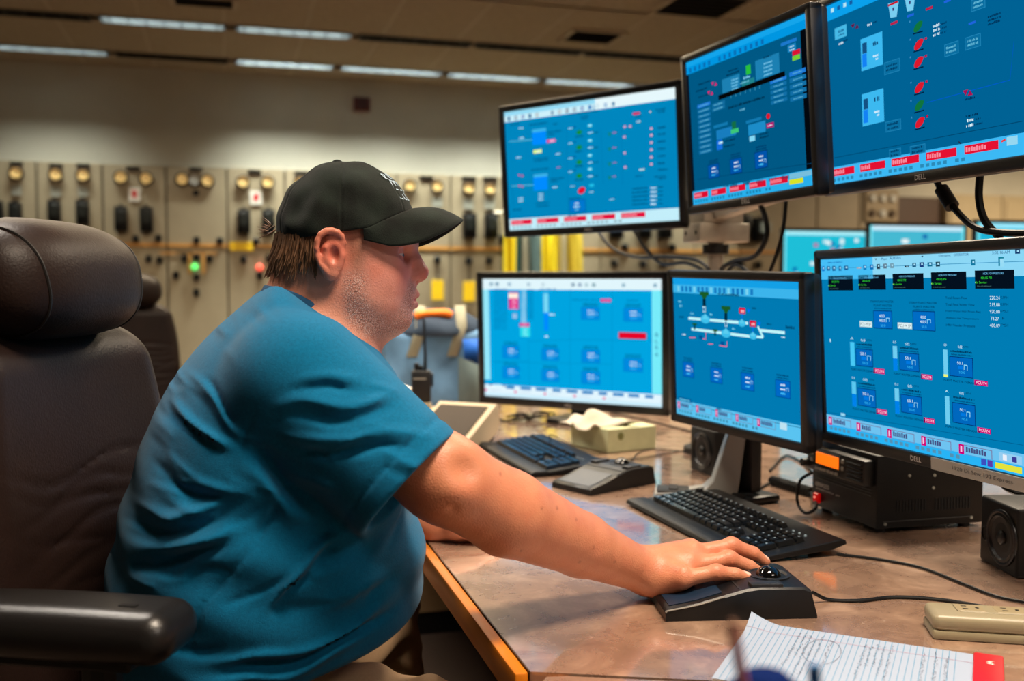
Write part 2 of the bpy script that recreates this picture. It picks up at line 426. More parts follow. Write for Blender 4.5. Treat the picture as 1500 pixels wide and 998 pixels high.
desc = {0: 'control panel at the left edge of the photo behind the headrest', 1: 'beige relay panel with one meter left of the big headrest', 2: 'beige relay panel with two amber meters above the brown headrest',
        3: 'beige relay panel with red and white card just right of the headrest', 4: 'beige panel with three round meters in a row and green lamp', 5: 'beige panel with card above two black relays and yellow plate',
        6: 'beige panel half hidden by the back of the cap', 7: 'beige panel hidden behind the cap crown', 8: 'beige panel with one yellow tag in front of the cap brim', 9: 'beige panel with two relays and a yellow tag left of the hanging monitor',
        10: 'beige panel hidden behind the hanging monitor, left part', 11: 'beige panel behind the hanging monitor and yellow jacket', 12: 'beige panel with two relays showing under the hanging monitor, left one', 13: 'beige panel under the hanging monitor where the cables droop',
        14: 'beige panel behind the monitor mount pole', 15: 'beige panel right of the monitor mount pole', 16: 'plain beige panel under the top middle monitor', 17: 'beige panel left of the six gauge plate', 18: 'beige panel carrying a plate of six round gauges'}
for i in range(len(joints)-1):
    x0, x1 = joints[i], joints[i+1]
    t = empty('relay_panel', ((x0+x1)/2, PY, 0), 0, desc[i], 'control panel', 'relay panels on the back wall'); panels.append((x0, x1, t))
    W = x1-x0
    MB().rbox((0, 0.055, 1.54+(PTOP-1.54)/2+0.003), (W-0.014, 0.1, PTOP-1.54-0.006), 0.006, 1).obj('upper_door', m_panel, t)
    MB().rbox((0, 0.055, 0.1+0.715), (W-0.014, 0.1, 1.43), 0.006, 1).obj('lower_door', m_panel, t)
    MB().box((0, 0.075, PTOP/2), (W, 0.06, PTOP-0.01)).obj('cabinet_body', m_pdark, t, smooth=False)
    MB().box((0, -0.0005, 1.552), (W-0.014, 0.011, 0.034)).obj('mimic_stripe', m_stripe, t, smooth=False)
def host(x):
    for (x0, x1, t) in panels:
        if x0 <= x < x1: return t
    return panels[-1][2]
def put(name, mb, m, x, z, parent=None):
    t = parent or host(x); o = mb.obj(name, m, t); o.location = (x-t.location[0], -0.0, z); return o
def meter(u, v, r=0.062, face=None):
    x, z, _, _ = rect_px(u, v, 4, 4, PY)
    X = Matrix.Rotation(math.pi/2, 4, 'X')
    o = put('meter', MB().lathe([(0, 0.0), (r, 0.0), (r, 0.03), (r*0.82, 0.045), (r*0.76, 0.03), (0, 0.03)], 20, X), m_brass, x, z)
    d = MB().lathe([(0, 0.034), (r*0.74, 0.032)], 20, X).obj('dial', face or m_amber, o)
    MB().box((r*0.1, -0.037, r*0.1), (r*0.08, 0.003, r*0.8), Matrix.Rotation(0.5, 4, 'Y')).obj('needle', m_black, o, smooth=False)
def plate(u, v, wpx, hpx, m=None, name='nameplate', d=0.008):
    x, z, a, b = rect_px(u, v, wpx, hpx, PY); return put(name, MB().box((0, -d/2-0.002, 0), (a, d, b)), m or m_blk2, x, z)
def relay(u, v, wpx=19, hpx=36):
    x, z, a, b = rect_px(u, v, wpx, hpx, PY)
    o = put('relay', MB().rbox((0, -0.045, 0), (a, 0.09, b), 0.012), m_blk2, x, z)
    MB().rbox((0, -0.092, b*0.08), (a*0.62, 0.008, b*0.5), 0.004, 1).obj('window', mat('relay_glass', (30, 32, 30), 0.3, spec=0.3), o)
    MB().cyl((0, -0.06, b/2-0.002), (0, -0.06, b/2+0.02), 0.014, n=10).obj('latch', m_blk2, o)
def switch(u, v, s=9, tagged=False):
    x, z, a, b = rect_px(u, v, s, s*1.1, PY)
    o = put('switch', MB().rbox((0, -0.012, 0), (a, 0.03, b), 0.005, 1), m_blk2, x, z)
    MB().rbox((0, -0.045, -0.01), (a*0.35, 0.05, b*0.75), 0.005, 1).obj('handle', m_blk2, o)
    if tagged:
        q = rect_px(u, v+45, 17, 29, PY)
        MB().rbox((0, -0.03, q[1]-z), (q[2], 0.004, q[3]), 0.0018, 1).obj('lockout_tag', m_yellow, o)
        MB().cyl((0, -0.03, q[1]-z+q[3]/2), (0, -0.03, 0), 0.006, n=6).obj('tag_wire', m_black, o)
for (u, v) in [(24, 254), (82, 256), (122, 257), (177, 260), (214, 262), (267, 263), (304, 265), (356, 267), (392, 267), (440, 268), (640, 273), (686, 276), (717, 277), (500, 270), (545, 271), (600, 272)]: meter(u, v)
meter(285, 264, 0.06, m_greyface)
for (u, v) in [(24, 240), (82, 243), (122, 243), (195, 247), (287, 248), (373, 252), (441, 254), (625, 261), (687, 262), (718, 262)]: plate(u, v, 20, 6)
plate(287, 283, 9, 8)
for (u, v) in [(24, 279), (82, 281), (122, 281), (640, 297), (686, 299), (717, 299)]:
    x, z, a, b = rect_px(u, v, 15, 15, PY); put('target_plate', MB().rbox((0, -0.005, 0), (a, 0.012, b), 0.004, 1), m_greyplate, x, z)
for (u, v) in [(197, 285), (375, 290)]:
    x, z, a, b = rect_px(u, v, 17, 20, PY); o = put('warning_card', MB().box((0, -0.006, 0), (a, 0.006, b)), m_white, x, z)
    MB().box((0.0, -0.0105, 0.005), (a*0.42, 0.003, b*0.5)).obj('red_mark', m_red, o, smooth=False)
for (u, v) in [(-3, 313), (24, 315), (81, 312), (122, 312), (178, 321), (215, 322), (357, 325), (393, 325), (686, 331), (718, 331), (900, 332), (941, 332), (971, 332), (1086, 333), (1110, 337), (450, 327)]: relay(u, v)
plate(1112, 334, 9, 14, m_greyplate, 'paper_label', 0.2)
for (u, v) in [(199, 350), (232, 349), (218, 379), (234, 381), (288, 352), (322, 353), (270, 379), (288, 377), (307, 379), (288, 406), (288, 428), (258, 403), (375, 354), (357, 380), (899, 386), (941, 387), (971, 387), (1085, 387), (1110, 388), (915, 362), (984, 363), (735, 350), (394, 378), (440, 380), (380, 403)]: switch(u, v)
for (u, v) in [(640, 380), (686, 382)]: switch(u, v, 9, True)
switch(716, 382)
plate(354, 361, 34, 13, m_yellow, 'yellow_plate')
for u in (278, 298): plate(u, 385, 5, 32, m_stripe, 'mimic_bus', 0.006)
plate(288, 371, 60, 3, m_stripe, 'mimic_bus', 0.006)
plate(254, 371, 40, 3, m_stripe, 'mimic_bus', 0.006)
def indicator(u, v, rgb, nm):
    x, z, _, _ = rect_px(u, v, 4, 4, PY); put('indicator_lamp', MB().ball((0, -0.03, 0), 0.032, 12, 8), mat(nm, rgb, 0.3, emit=rgb, estr=1.2), x, z)
indicator(285, 391, (90, 230, 110), 'lamp_green'); indicator(380, 392, (255, 90, 70), 'lamp_red')
x, z, a, b = rect_px(1290, 302, 48, 46, PY); o = put('gauge_plate', MB().rbox((0, -0.012, 0), (a, 0.03, b), 0.006, 1), mat('gauge_plate', (150, 132, 104), 0.5), x, z)
for k in range(6):
    X = Matrix.Translation(((k % 3-1)*a*0.3, -0.027, (0.24-0.48*(k//3))*b)) @ Matrix.Rotation(math.pi/2, 4, 'X')
    MB().lathe([(0, 0.03), (0.036, 0.03), (0.044, 0.02), (0.046, 0)], 16, X).obj('gauge', m_greyface if k < 5 and k != 3 else m_brass, o)
# pale steel cabinets further right, beyond a dark doorway
m_cab = mat('cabinet_enamel', (176, 160, 130), 0.5, noise=0.05, nscale=5)
for (x0, x1, lb, gx) in [(7.95, 8.72, 'pale steel cabinet right of the dark doorway behind the monitors', None), (8.72, 9.6, 'pale steel cabinet with round meters at the right edge of the photo', 1)]:
    t = empty('steel_cabinet', ((x0+x1)/2, PY, 0), 0, lb, 'cabinet', 'pale steel cabinets')
    MB().rbox((0, 0.06, 1.12), (x1-x0-0.012, 0.12, 2.24), 0.008, 1).obj('body', m_cab, t)
    MB().rbox((0, -0.008, 1.15), (x1-x0-0.09, 0.016, 2.05), 0.006, 1).obj('door', m_cab, t)
    MB().rbox((-0.28, -0.03, 1.2), (0.02, 0.03, 0.14), 0.006, 1).obj('handle', m_black, t)
    if gx:
        for k in range(2):
            X = Matrix.Translation((0.1+0.17*k-0.07, -0.016, 2.0)) @ Matrix.Rotation(math.pi/2, 4, 'X')
            MB().lathe([(0, 0.03), (0.06, 0.03), (0.07, 0.02), (0.072, 0)], 18, X).obj('meter', m_greyface, t)
d1 = MB(); d1.rbox((7.62, WALLY-0.03, 1.1), (0.62, 0.06, 2.2), 0.01, 1)
dd = struct(d1.obj('door_1', mat('door_brown', (74, 52, 40), 0.5)))
MB().cyl((7.4, WALLY-0.12, 1.02), (7.4, WALLY-0.05, 1.02), 0.03, n=12).obj('knob', mat('steel', (150, 150, 150), 0.3, 1.0), dd)
# ------------------------------------------------------------------ the console desk
def desk_mat():
    m = bpy.data.materials.new('mottled_laminate'); m.use_nodes = True; nt = m.node_tree; b = nt.nodes['Principled BSDF']
    co = nt.nodes.new('ShaderNodeTexCoord')
    n1 = nt.nodes.new('ShaderNodeTexNoise'); n1.inputs['Scale'].default_value = 13; n1.inputs['Detail'].default_value = 8; n1.inputs['Roughness'].default_value = 0.68; n1.inputs['Distortion'].default_value = 0.5
    nt.links.new(co.outputs['Object'], n1.inputs['Vector'])
    r = nt.nodes.new('ShaderNodeValToRGB'); e = r.color_ramp.elements
    e[0].position = 0.30; e[0].color = (*lin((126, 99, 82)), 1); e[1].position = 0.72; e[1].color = (*lin((192, 158, 132)), 1)
    x = e.new(0.45); x.color = (*lin((142, 112, 93)), 1); x = e.new(0.56); x.color = (*lin((158, 126, 104)), 1)
    nt.links.new(n1.outputs['Fac'], r.inputs['Fac'])
    n2 = nt.nodes.new('ShaderNodeTexNoise'); n2.inputs['Scale'].default_value = 60; n2.inputs['Detail'].default_value = 4
    nt.links.new(co.outputs['Object'], n2.inputs['Vector'])
    mp = nt.nodes.new('ShaderNodeMapRange'); mp.inputs['From Min'].default_value = 0.66; mp.inputs['From Max'].default_value = 0.76; mp.inputs['To Max'].default_value = 0.6
    nt.links.new(n2.outputs['Fac'], mp.inputs['Value'])
    mx = nt.nodes.new('ShaderNodeMixRGB'); mx.inputs['Color2'].default_value = (*lin((205, 180, 158)), 1)
    nt.links.new(mp.outputs['Result'], mx.inputs['Fac']); nt.links.new(r.outputs['Color'], mx.inputs['Color1']); nt.links.new(mx.outputs['Color'], b.inputs['Base Color'])
    rr = nt.nodes.new('ShaderNodeMapRange'); rr.inputs['To Min'].default_value = 0.2; rr.inputs['To Max'].default_value = 0.36
    nt.links.new(n1.outputs['Fac'], rr.inputs['Value']); nt.links.new(rr.outputs['Result'], b.inputs['Roughness'])
    bp = nt.nodes.new('ShaderNodeBump'); bp.inputs['Strength'].default_value = 0.03; bp.inputs['Distance'].default_value = 0.001
    nt.links.new(n2.outputs['Fac'], bp.inputs['Height']); nt.links.new(bp.outputs['Normal'], b.inputs['Normal'])
    b.inputs['Specular IOR Level'].default_value = 0.9; b.inputs['Coat Weight'].default_value = 1.0; b.inputs['Coat Roughness'].default_value = 0.075; b.inputs['Coat IOR'].default_value = 2.2
    return m
m_lam = desk_mat()
m_oak = mat('oak_edge', (206, 116, 18), 0.4, noise=0.35, nscale=14, stretch=(1, 0.08, 1), bump=0.2, bscale=60)
m_edge_dark = mat('edge_line', (54, 36, 20), 0.5)
DX0, DY0, DY1, DX1 = 0.334, 1.125, 4.7, 2.35
desk = empty('console_desk', (DX0, DY0, 0), 0, 'long console desk with mottled brown top and worn oak edge', 'desk')
def wloc(mb): return Matrix.Translation((-DX0, -DY0, 0))
T = Matrix.Translation((-DX0, -DY0, 0))
SL = -0.42
MB().prism([(DX0+0.016, DY0), (DX1, DY0+SL*(DX1-DX0)), (DX1, DY1), (DX0+0.016, DY1)], 'z', DESK-0.035, DESK, T).obj('worktop', m_lam, desk, smooth=False)
oe = MB(); oe.rbox((DX0+0.006, (DY0+DY1)/2, DESK-0.0222), (0.018, DY1-DY0-0.003, 0.0416), 0.004, 2, T); oe.obj('oak_edge', m_oak, desk)
MB().box((DX0+0.0155, (DY0+DY1)/2, DESK-0.0005), (0.0016, DY1-DY0-0.003, 0.0016), T).obj('edge_seam', m_edge_dark, desk, smooth=False)
m_pan = mat('desk_panel', (190, 158, 116), 0.55, noise=0.06, nscale=8)
MB().box((1.0, 3.35, 0.40), (1.2, 0.04, 0.64), T).obj('end_panel', m_pan, desk, smooth=False)
MB().box((1.9, 2.9, 0.36), (0.04, 3.4, 0.70), T).obj('modesty_panel', m_pan, desk, smooth=False)
MB().box((1.0, 3.36, 0.045), (1.2, 0.05, 0.09), T).obj('toe_kick', m_black, desk, smooth=False)
MB().box((1.45, 1.16, 0.36), (0.9, 0.03, 0.70), T).obj('leg_panel', m_edge_dark, desk, smooth=False)
desk2 = empty('side_worktop', (DX0, 0.4, 0), 0, 'second worktop joined to the console desk at the bottom of the photo', 'desk')
T2 = Matrix.Translation((-DX0, -0.4, 0))
YS = lambda x: DY0+SL*(x-DX0)-0.002
prof = [(DX0+0.055, YS(DX0+0.055)), (DX0+0.03, YS(DX0+0.03)-0.006), (DX0+0.012, 1.08), (DX0+0.012, 0.20), (DX1, 0.20), (DX1, YS(DX1))]
MB().prism(prof, 'z', DESK-0.035, DESK, T2).obj('worktop', m_lam, desk2, smooth=False)
MB().tube([(DX0+0.055, 1.096, DESK-0.021), (DX0+0.03, 1.098, DESK-0.021), (DX0+0.008, 1.08, DESK-0.021), (DX0+0.006, 0.9, DESK-0.02), (DX0+0.006, 0.42, DESK-0.02)], 0.018, 8, T2, sub=4).obj('oak_edge', m_oak, desk2)
MB().box((1.6, 0.75, 0.355), (0.7, 0.5, 0.71), T2).obj('pedestal', m_pan, desk2, smooth=False)
# ------------------------------------------------------------------ monitors and what their screens show
m_bezel = mat('bezel_black', (16, 17, 19), 0.35, bump=0.1, bscale=900); m_case = mat('case_black', (22, 22, 23), 0.5)
m_silver = mat('silver_plastic', (150, 148, 142), 0.38, 0.25); m_logo = mat('logo_silver', (215, 215, 215), 0.3, 0.5)
m_steel = mat('brushed_steel', (176, 168, 154), 0.42, 0.4, noise=0.1, nscale=30); m_screen = glow('screen_backlight', 1.0, True); m_ui = glow('screen_print', 1.0, False)
_tc = {}
def text_mesh(s):
    if s in _tc: return _tc[s]
    cu = bpy.data.curves.new('t', 'FONT'); cu.body = s; cu.resolution_u = 2; cu.size = 1.0
    o = bpy.data.objects.new('t', cu); COL.objects.link(o); dg = bpy.context.evaluated_depsgraph_get(); dg.update()
    me = bpy.data.meshes.new_from_object(o.evaluated_get(dg)); V = np.array([v.co[:2] for v in me.vertices]).reshape(-1, 2); F = [tuple(p.vertices) for p in me.polygons]
    bpy.data.objects.remove(o); bpy.data.curves.remove(cu); bpy.data.meshes.remove(me)
    if len(V): V = V-V.min(0); 
    _tc[s] = (V, F); return _tc[s]
def text_obj(name, s, h, m, parent, X, width=None, depth=0.0004):
    # flat lettering: local x right, z up, facing -y; X places its centre
    V, F = text_mesh(s); V = V-V.max(0)/2; k = h/0.70; kx = k if width is None else width/max(1e-6, np.ptp(V[:, 0]))
    mb = MB(); mb.add([(p[0]*kx, 0, p[1]*k) for p in V], F, X); return mb.obj(name, m, parent, smooth=False, fix=False)
class Gfx:
    # quads and lettering on one screen; x right, z up, screen centre at 0; every layer lies 0.15 mm in front of the last
    def __init__(self, sw, sh, Wm, Z=(0, 0, 1.0)):
        self.sw, self.sh = sw, sh; self.inv = np.array(Wm.inverted()); self.v = []; self.f = []; self.c = []; self.Z = Z; self.gain = 1.0
    def at(self, u, v):
        ox, oy, s = self.Z; d = ray(u/s+ox, v/s+oy); o = (self.inv @ np.append(CAM, 1))[:3]; r = self.inv[:3, :3] @ d
        p = o-r*(o[1]/r[1]); return p[0], p[2]
    def poly(self, pts, col, layer):
        hx, hz = self.sw/2, self.sh/2; n = len(self.v)
        self.v += [(min(hx, max(-hx, p[0])), -0.0006-0.00015*layer, min(hz, max(-hz, p[1]))) for p in pts]; self.f.append(tuple(range(n, n+len(pts))))
        self.c += [tuple(lin(col)*self.gain)+(1.0,)]*len(pts)
    def loc(self, x0, z0, x1, z1, col, layer=2): self.poly([(x0, z0), (x1, z0), (x1, z1), (x0, z1)], col, layer)
    def fr(self, x0, y0, x1, y1, col, layer=1):
        X = lambda t: (t-0.5)*self.sw; Y = lambda t: (0.5-t)*self.sh; self.loc(X(x0), Y(y1), X(x1), Y(y0), col, layer)
    def size(self, u, v, w, h):
        a, b = self.at(u-w/2, v), self.at(u+w/2, v); c, d = self.at(u, v-h/2), self.at(u, v+h/2); m = self.at(u, v)
        return m[0], m[1], abs(b[0]-a[0]), abs(c[1]-d[1])
    def px(self, u, v, w, h, col, layer=2):
        x, z, a, b = self.size(u, v, w, h); self.loc(x-a/2, z-b/2, x+a/2, z+b/2, col, layer)
    def box(self, u, v, w, h, fill, line, layer=2, t=0.0012):
        x, z, a, b = self.size(u, v, w, h); self.loc(x-a/2, z-b/2, x+a/2, z+b/2, line, layer); self.loc(x-a/2+t, z-b/2+t, x+a/2-t, z+b/2-t, fill, layer+1)
    def el(self, u, v, w, h, col, layer=3, n=14, tilt=0.0):
        x, z, a, b = self.size(u, v, w, h)
        self.poly([(x+a/2*math.cos(t)*math.cos(tilt)-b/2*math.sin(t)*math.sin(tilt), z+a/2*math.cos(t)*math.sin(tilt)+b/2*math.sin(t)*math.cos(tilt)) for t in [2*math.pi*i/n for i in range(n)]], col, layer)
    def tri(self, u, v, w, h, col, layer=3, d=1):
        x, z, a, b = self.size(u, v, w, h); self.poly([(x-a/2, z+d*b/2), (x+a/2, z+d*b/2), (x, z-d*b/2)], col, layer)
    def line(self, p, q, t, col, layer=2):
        a, b = np.array(self.at(*p)), np.array(self.at(*q)); d = (b-a)/np.linalg.norm(b-a); n = np.array([-d[1], d[0]])*t/2
        self.poly([a-n, b-n, b+n, a+n], col, layer)
    def tx(self, s, u, v, w, h, col, layer=4):
        x, z, a, b = self.size(u, v, w, h); V, F = text_mesh(s)
        if not len(V): return
        k = V.max(0); n = len(self.v)
        self.v += [(x-a/2+p[0]/k[0]*a, -0.0006-0.00015*layer, z-b/2+p[1]/k[1]*b) for p in V]; self.c += [tuple(lin(col)*self.gain)+(1.0,)]*len(V); self.f += [tuple(i+n for i in q) for q in F]
    def dash(self, u, v, w, h, col, layer=3, seed=0):
        # lettering too small to read in the photo
        x, z, a, b = self.size(u, v, w, h); r = random.Random(int(u*31+v*17)+seed); t = 0
        while t < a:
            g = b*r.uniform(0.35, 0.75); g = min(g, a-t); k = r.uniform(0.6, 1.0)
            self.loc(x-a/2+t, z-b/2, x-a/2+t+g*0.8, z-b/2+b*k, col, layer); t += g+(b*0.45 if r.random() < 0.18 else b*0.08)
    def build(self, name, m, parent, X):
        me = bpy.data.meshes.new(name); me.from_pydata([tuple(X @ Vector(p)) for p in self.v], [], self.f); me.update(); set_col(me, np.array(self.c)); me.materials.append(m)
        o = bpy.data.objects.new(name, me); COL.objects.link(o); o.parent = parent; return o
def monitor(name_label, pos, yaw, pitch, roll, w, h, bz, bot, depth, bg, stand=None, logo='DELL', backlight=1.0):
    y = math.radians(yaw)
    base_z = DESK if stand else pos[2]-h/2
    root = empty('monitor', (pos[0], pos[1], base_z), y, name_label, 'monitor')
    X = Matrix.Translation((0, 0, pos[2]-base_z)) @ Matrix.Rotation(math.radians(pitch), 4, 'X') @ Matrix.Rotation(math.radians(roll), 4, 'Y')
    Wm = Matrix.Translation((pos[0], pos[1], base_z)) @ Matrix.Rotation(y, 4, 'Z') @ X
    sw, sh = w-2*bz, h-bz-bot; off = (bot-bz)/2
    b = MB()
    b.rbox((0, 0.008, h/2-bz/2), (w, 0.028, bz), 0.005, 2, X); b.rbox((0, 0.008, -h/2+bot/2), (w, 0.028, bot), 0.005, 2, X)
    for s in (-1, 1): b.rbox((s*(w/2-bz/2), 0.008, 0), (bz, 0.028, h), 0.005, 2, X)
    b.obj('bezel', m_bezel, root)
    c = MB(); c.rbox((0, 0.008+depth*0.3, 0), (w-0.006, depth*0.5, h-0.006), 0.008, 2, X); c.rbox((0, depth*0.72, -0.01), (w*0.6, depth*0.55, h*0.6), 0.02, 3, X)
    c.obj('housing', m_case, root)
    Xs = X @ Matrix.Translation((0, 0, off))
    p = MB(); p.quad((-sw/2, -0.0002, -sh/2), (sw/2, -0.0002, -sh/2), (sw/2, -0.0002, sh/2), (-sw/2, -0.0002, sh/2), Xs)
    pm = p.mesh('screen_panel', False); set_col(pm, np.tile(np.append(lin(bg)*backlight, 1), (4, 1))); pm.materials.append(m_screen)
    po = bpy.data.objects.new('screen_panel', pm); COL.objects.link(po); po.parent = root
    if logo: text_obj('logo', logo, 0.0085, m_logo, root, X @ Matrix.Translation((0, -0.0066, -h/2+bot/2)))
    if stand: stand(root, X, w, h)
    return root, Gfx(sw, sh, Wm @ Matrix.Translation((0, 0, off))), Xs
def plain_stand(bx, by, ox=0.0):
    def f(root, X, w, h):
        n = MB(); hz = (X @ Vector((0, 0.05, -h*0.2))).z
        n.rbox((ox, 0.10, hz/2+0.02), (0.07, 0.03, hz), 0.008); n.obj('neck', m_case, root)
        b = MB(); b.rbox((ox, 0.11, 0.009), (bx, by, 0.018), 0.008, 2); b.obj('base', m_bezel, root)
    return f
def slanted_stand(root, X, w, h):
    # silver L-shaped stand that rises in front of the screen's right part
    x0, x1 = -0.055, 0.055
    foot = MB(); foot.rbox((0.0, 0.0, 0.011), (0.16, 0.2, 0.02), 0.006, 2); foot.obj('base', m_bezel, root)
PURP = (206, 0, 120); TAGC = (214, 20, 120)
def toolbar(G, y0, y1, col, col2, n=14, dark=(40, 90, 130)):
    G.fr(0, y0, 1, y1, col, 1); r = random.Random(n)
    G.fr(0, y0, 1, y0+(y1-y0)*0.42, col2, 2)
    for i in range(n):
        x = 0.02+0.045*i+(0.05 if i > 4 else 0)
        G.fr(x, y0+(y1-y0)*0.5, x+0.018, y0+(y1-y0)*0.9, r.choice([dark, (90, 140, 170), (60, 120, 190), (150, 170, 180)]), 3)
        G.fr(x+0.005, y0+(y1-y0)*0.6, x+0.013, y0+(y1-y0)*0.8, r.choice([col, (240, 250, 250), (80, 160, 210)]), 4)
def alarmbar(G, y0, y1, bg, red, text, n=5, hollow=False):
    G.fr(0, y0, 1, y1, bg, 1)
    for i in range(n):
        x = 0.012+0.168*i
        if hollow:
            G.fr(x, y0+0.012, x+0.135, y0+(y1-y0)*0.6, (120, 130, 170), 2); G.fr(x+0.003, y0+0.016, x+0.132, y0+(y1-y0)*0.56, bg, 3); G.fr(x, y0+0.012, x+0.022, y0+(y1-y0)*0.6, red, 4); G.fr(x+0.007, y0+0.02, x+0.014, y0+(y1-y0)*0.5, (240, 200, 230), 5)
        else: G.fr(x, y0+0.012, x+0.135, y0+(y1-y0)*0.55, red, 3)
        X = lambda t: (t-0.5)*G.sw
        r = random.Random(i+n)
        t = x+(0.03 if hollow else 0.006)
        for k in range(r.randint(5, 8)):
            G.fr(t, y0+0.02+0.004*(k % 2), t+0.008, y0+(y1-y0)*0.45, text if not hollow else (70, 80, 130), 5); t += 0.0105
    for k in range(26):
        if k % 6 == 5: continue
        G.fr(0.02+0.026*k, y0+(y1-y0)*0.68, 0.036+0.026*k, y0+(y1-y0)*0.86, tuple(int(q*0.75) for q in bg), 3)
def faceplate(G, u, v, w, h, c, ln, vals=3):
    # a controller faceplate: square with values and a bracket mark
    G.box(u, v, w, h, c, ln, 2)
    for k in range(vals): G.dash(u+w*0.02, v-h*0.22+k*h*0.24, w*0.34, h*0.12, (225, 250, 255) if k < 2 else (70, 200, 255), 5, k)
    G.line((u+w*0.24, v+h*0.16), (u+w*0.24, v-h*0.06), 0.0008, (170, 235, 255), 5); G.line((u+w*0.24, v-h*0.05), (u+w*0.38, v-h*0.04), 0.0008, (170, 235, 255), 5); G.line((u+w*0.38, v+h*0.16), (u+w*0.38, v-h*0.04), 0.0008, (170, 235, 255), 5)
    for k in range(2): G.dash(u, v-h*0.5-h*0.12-h*0.15*k, w*0.8, h*0.09, (0, 40, 90), 4, k)

# ---- hanging monitor, upper row, far one
BG = (0, 134, 190)
r1, G, Xs = monitor('black widescreen monitor hanging at upper left of the group, above the big left one', (0.993, 2.665, 1.554), -52.2, 3.3, -1.1, 0.6, 0.39, 0.019, 0.022, 0.05, BG)
r1['group'] = 'operator monitors'
G.Z = (720, 110, 3.993)
toolbar(G, 0, 0.085, (205, 240, 250), (150, 220, 245)); G.fr(0.56, 0.0, 1, 0.085, (230, 248, 252), 3); G.fr(0.55, 0.045, 0.555, 0.085, (20, 120, 180), 4)
alarmbar(G, 0.905, 1, (195, 238, 250), (226, 14, 60), (250, 130, 150))
for (u, v, w, h) in [(280, 365, 82, 75), (288, 630, 82, 78)]:
    G.px(u, v-42, w, 18, (60, 180, 235), 3); G.px(u, v+5, w, h, (0, 140, 255), 3)
G.px(350, 385, 50, 18, (240, 60, 150)); G.px(355, 385, 26, 8, (255, 220, 240), 4); G.px(270, 447, 50, 20, (225, 250, 130)); G.px(275, 448, 26, 10, (245, 255, 220), 4)
for (u, v) in [(172, 588), (172, 650)]: G.tri(u-9, v, 16, 14, (215, 30, 120), 3); G.tri(u+9, v, 16, 14, (215, 30, 120), 3, -1)
G.line((105, 390), (238, 378), 0.0014, (120, 220, 240)); G.line((118, 650), (248, 642), 0.0014, (120, 220, 240))
for v in (335, 423, 510, 590):
    G.el(514, v, 34, 26, (20, 140, 50), 4); G.dash(514, v+22, 46, 10, (0, 50, 70)); G.px(577, v-40, 28, 18, (30, 190, 230), 3); G.px(577, v-40, 16, 8, (190, 245, 255), 4)
    G.dash(463, v-24, 26, 9, (190, 240, 255)); G.dash(580, v+2, 26, 9, (200, 245, 255)); G.dash(614, v, 22, 9, (0, 60, 80)); G.tri(692, v+14, 22, 22, (20, 130, 90), 3); G.dash(720, v+2, 22, 8, (200, 40, 130)); G.px(489, v-32, 9, 9, (0, 70, 130))
G.el(528, 675, 46, 38, (232, 16, 46), 4, tilt=0.4); G.px(586, 645, 28, 18, (30, 190, 230), 3); G.dash(586, 684, 26, 9, (200, 245, 255)); G.dash(476, 650, 26, 9, (190, 240, 255))
G.box(504, 765, 96, 76, (0, 120, 205), (0, 60, 130)); G.dash(500, 750, 26, 9, (220, 250, 255), 5); G.dash(500, 770, 34, 10, (200, 245, 255), 5); G.dash(500, 787, 20, 8, (120, 220, 255), 5); G.dash(490, 720, 70, 8, (0, 50, 100)); G.dash(472, 822, 50, 8, (0, 44, 92))
G.px(848, 225, 42, 14, (222, 28, 80), 3); G.dash(862, 272, 26, 10, (230, 250, 240)); G.dash(860, 243, 40, 8, (0, 44, 92)); G.dash(880, 552, 30, 11, (240, 255, 235)); G.dash(866, 590, 44, 9, (0, 60, 120)); G.px(929, 215, 8, 8, (250, 220, 200), 4)
for k, (u, v) in enumerate([(780, 302), (812, 300), (778, 363), (780, 456), (783, 540)]): G.px(u, v, 15, 13, (210, 120, 170)); G.px(u, v, 6, 6, (255, 240, 240), 4)
for k, v in enumerate((313, 352, 395, 438, 480, 522)): G.px(935, v, 15, 13, (225, 120, 150)); G.px(935, v, 7, 7, (255, 240, 235), 4); G.dash(996, v-8, 44, 12, (0, 44, 92))
for (u, v, w) in [(990, 200, 56), (994, 214, 40), (1004, 552, 58), (990, 592, 70), (1000, 604, 40)]: G.dash(u, v, w, 10, (0, 44, 92))
for k in range(5): G.dash(870, 662+23*k, 94, 9, (0, 44, 92)); G.dash(950, 658+24*k, 36, 12, (220, 248, 255)); G.dash(990, 655+24*k, 26, 9, (0, 44, 92))
for (u, v, w) in [(140, 287, 56), (275, 285, 104), (375, 285, 26), (370, 330, 80), (350, 347, 40), (290, 487, 90), (292, 500, 80), (285, 550, 104), (385, 605, 80), (370, 620, 46), (300, 748, 80), (300, 766, 74), (152, 787, 50), (540, 220, 170), (545, 240, 50), (545, 255, 40)]: G.dash(u, v, w, 8, (0, 44, 92))
for (u, v) in [(174, 310), (176, 368), (160, 481), (172, 720), (172, 738), (390, 461), (372, 655), (290, 695), (290, 712), (290, 728), (706, 727)]: G.dash(u, v, 28, 9, (205, 245, 255))
for (u, v) in [(393, 540)]: G.dash(u, v, 22, 9, (190, 60, 150))
for (a, b) in [((122, 660), (126, 770)), ((440, 300), (448, 800)), ((640, 310), (655, 640)), ((760, 300), (768, 640)), ((120, 830), (1090, 770))]: G.line(a, b, 0.001, (0, 112, 170))
G.build('screen_graphics', m_ui, r1, Xs)

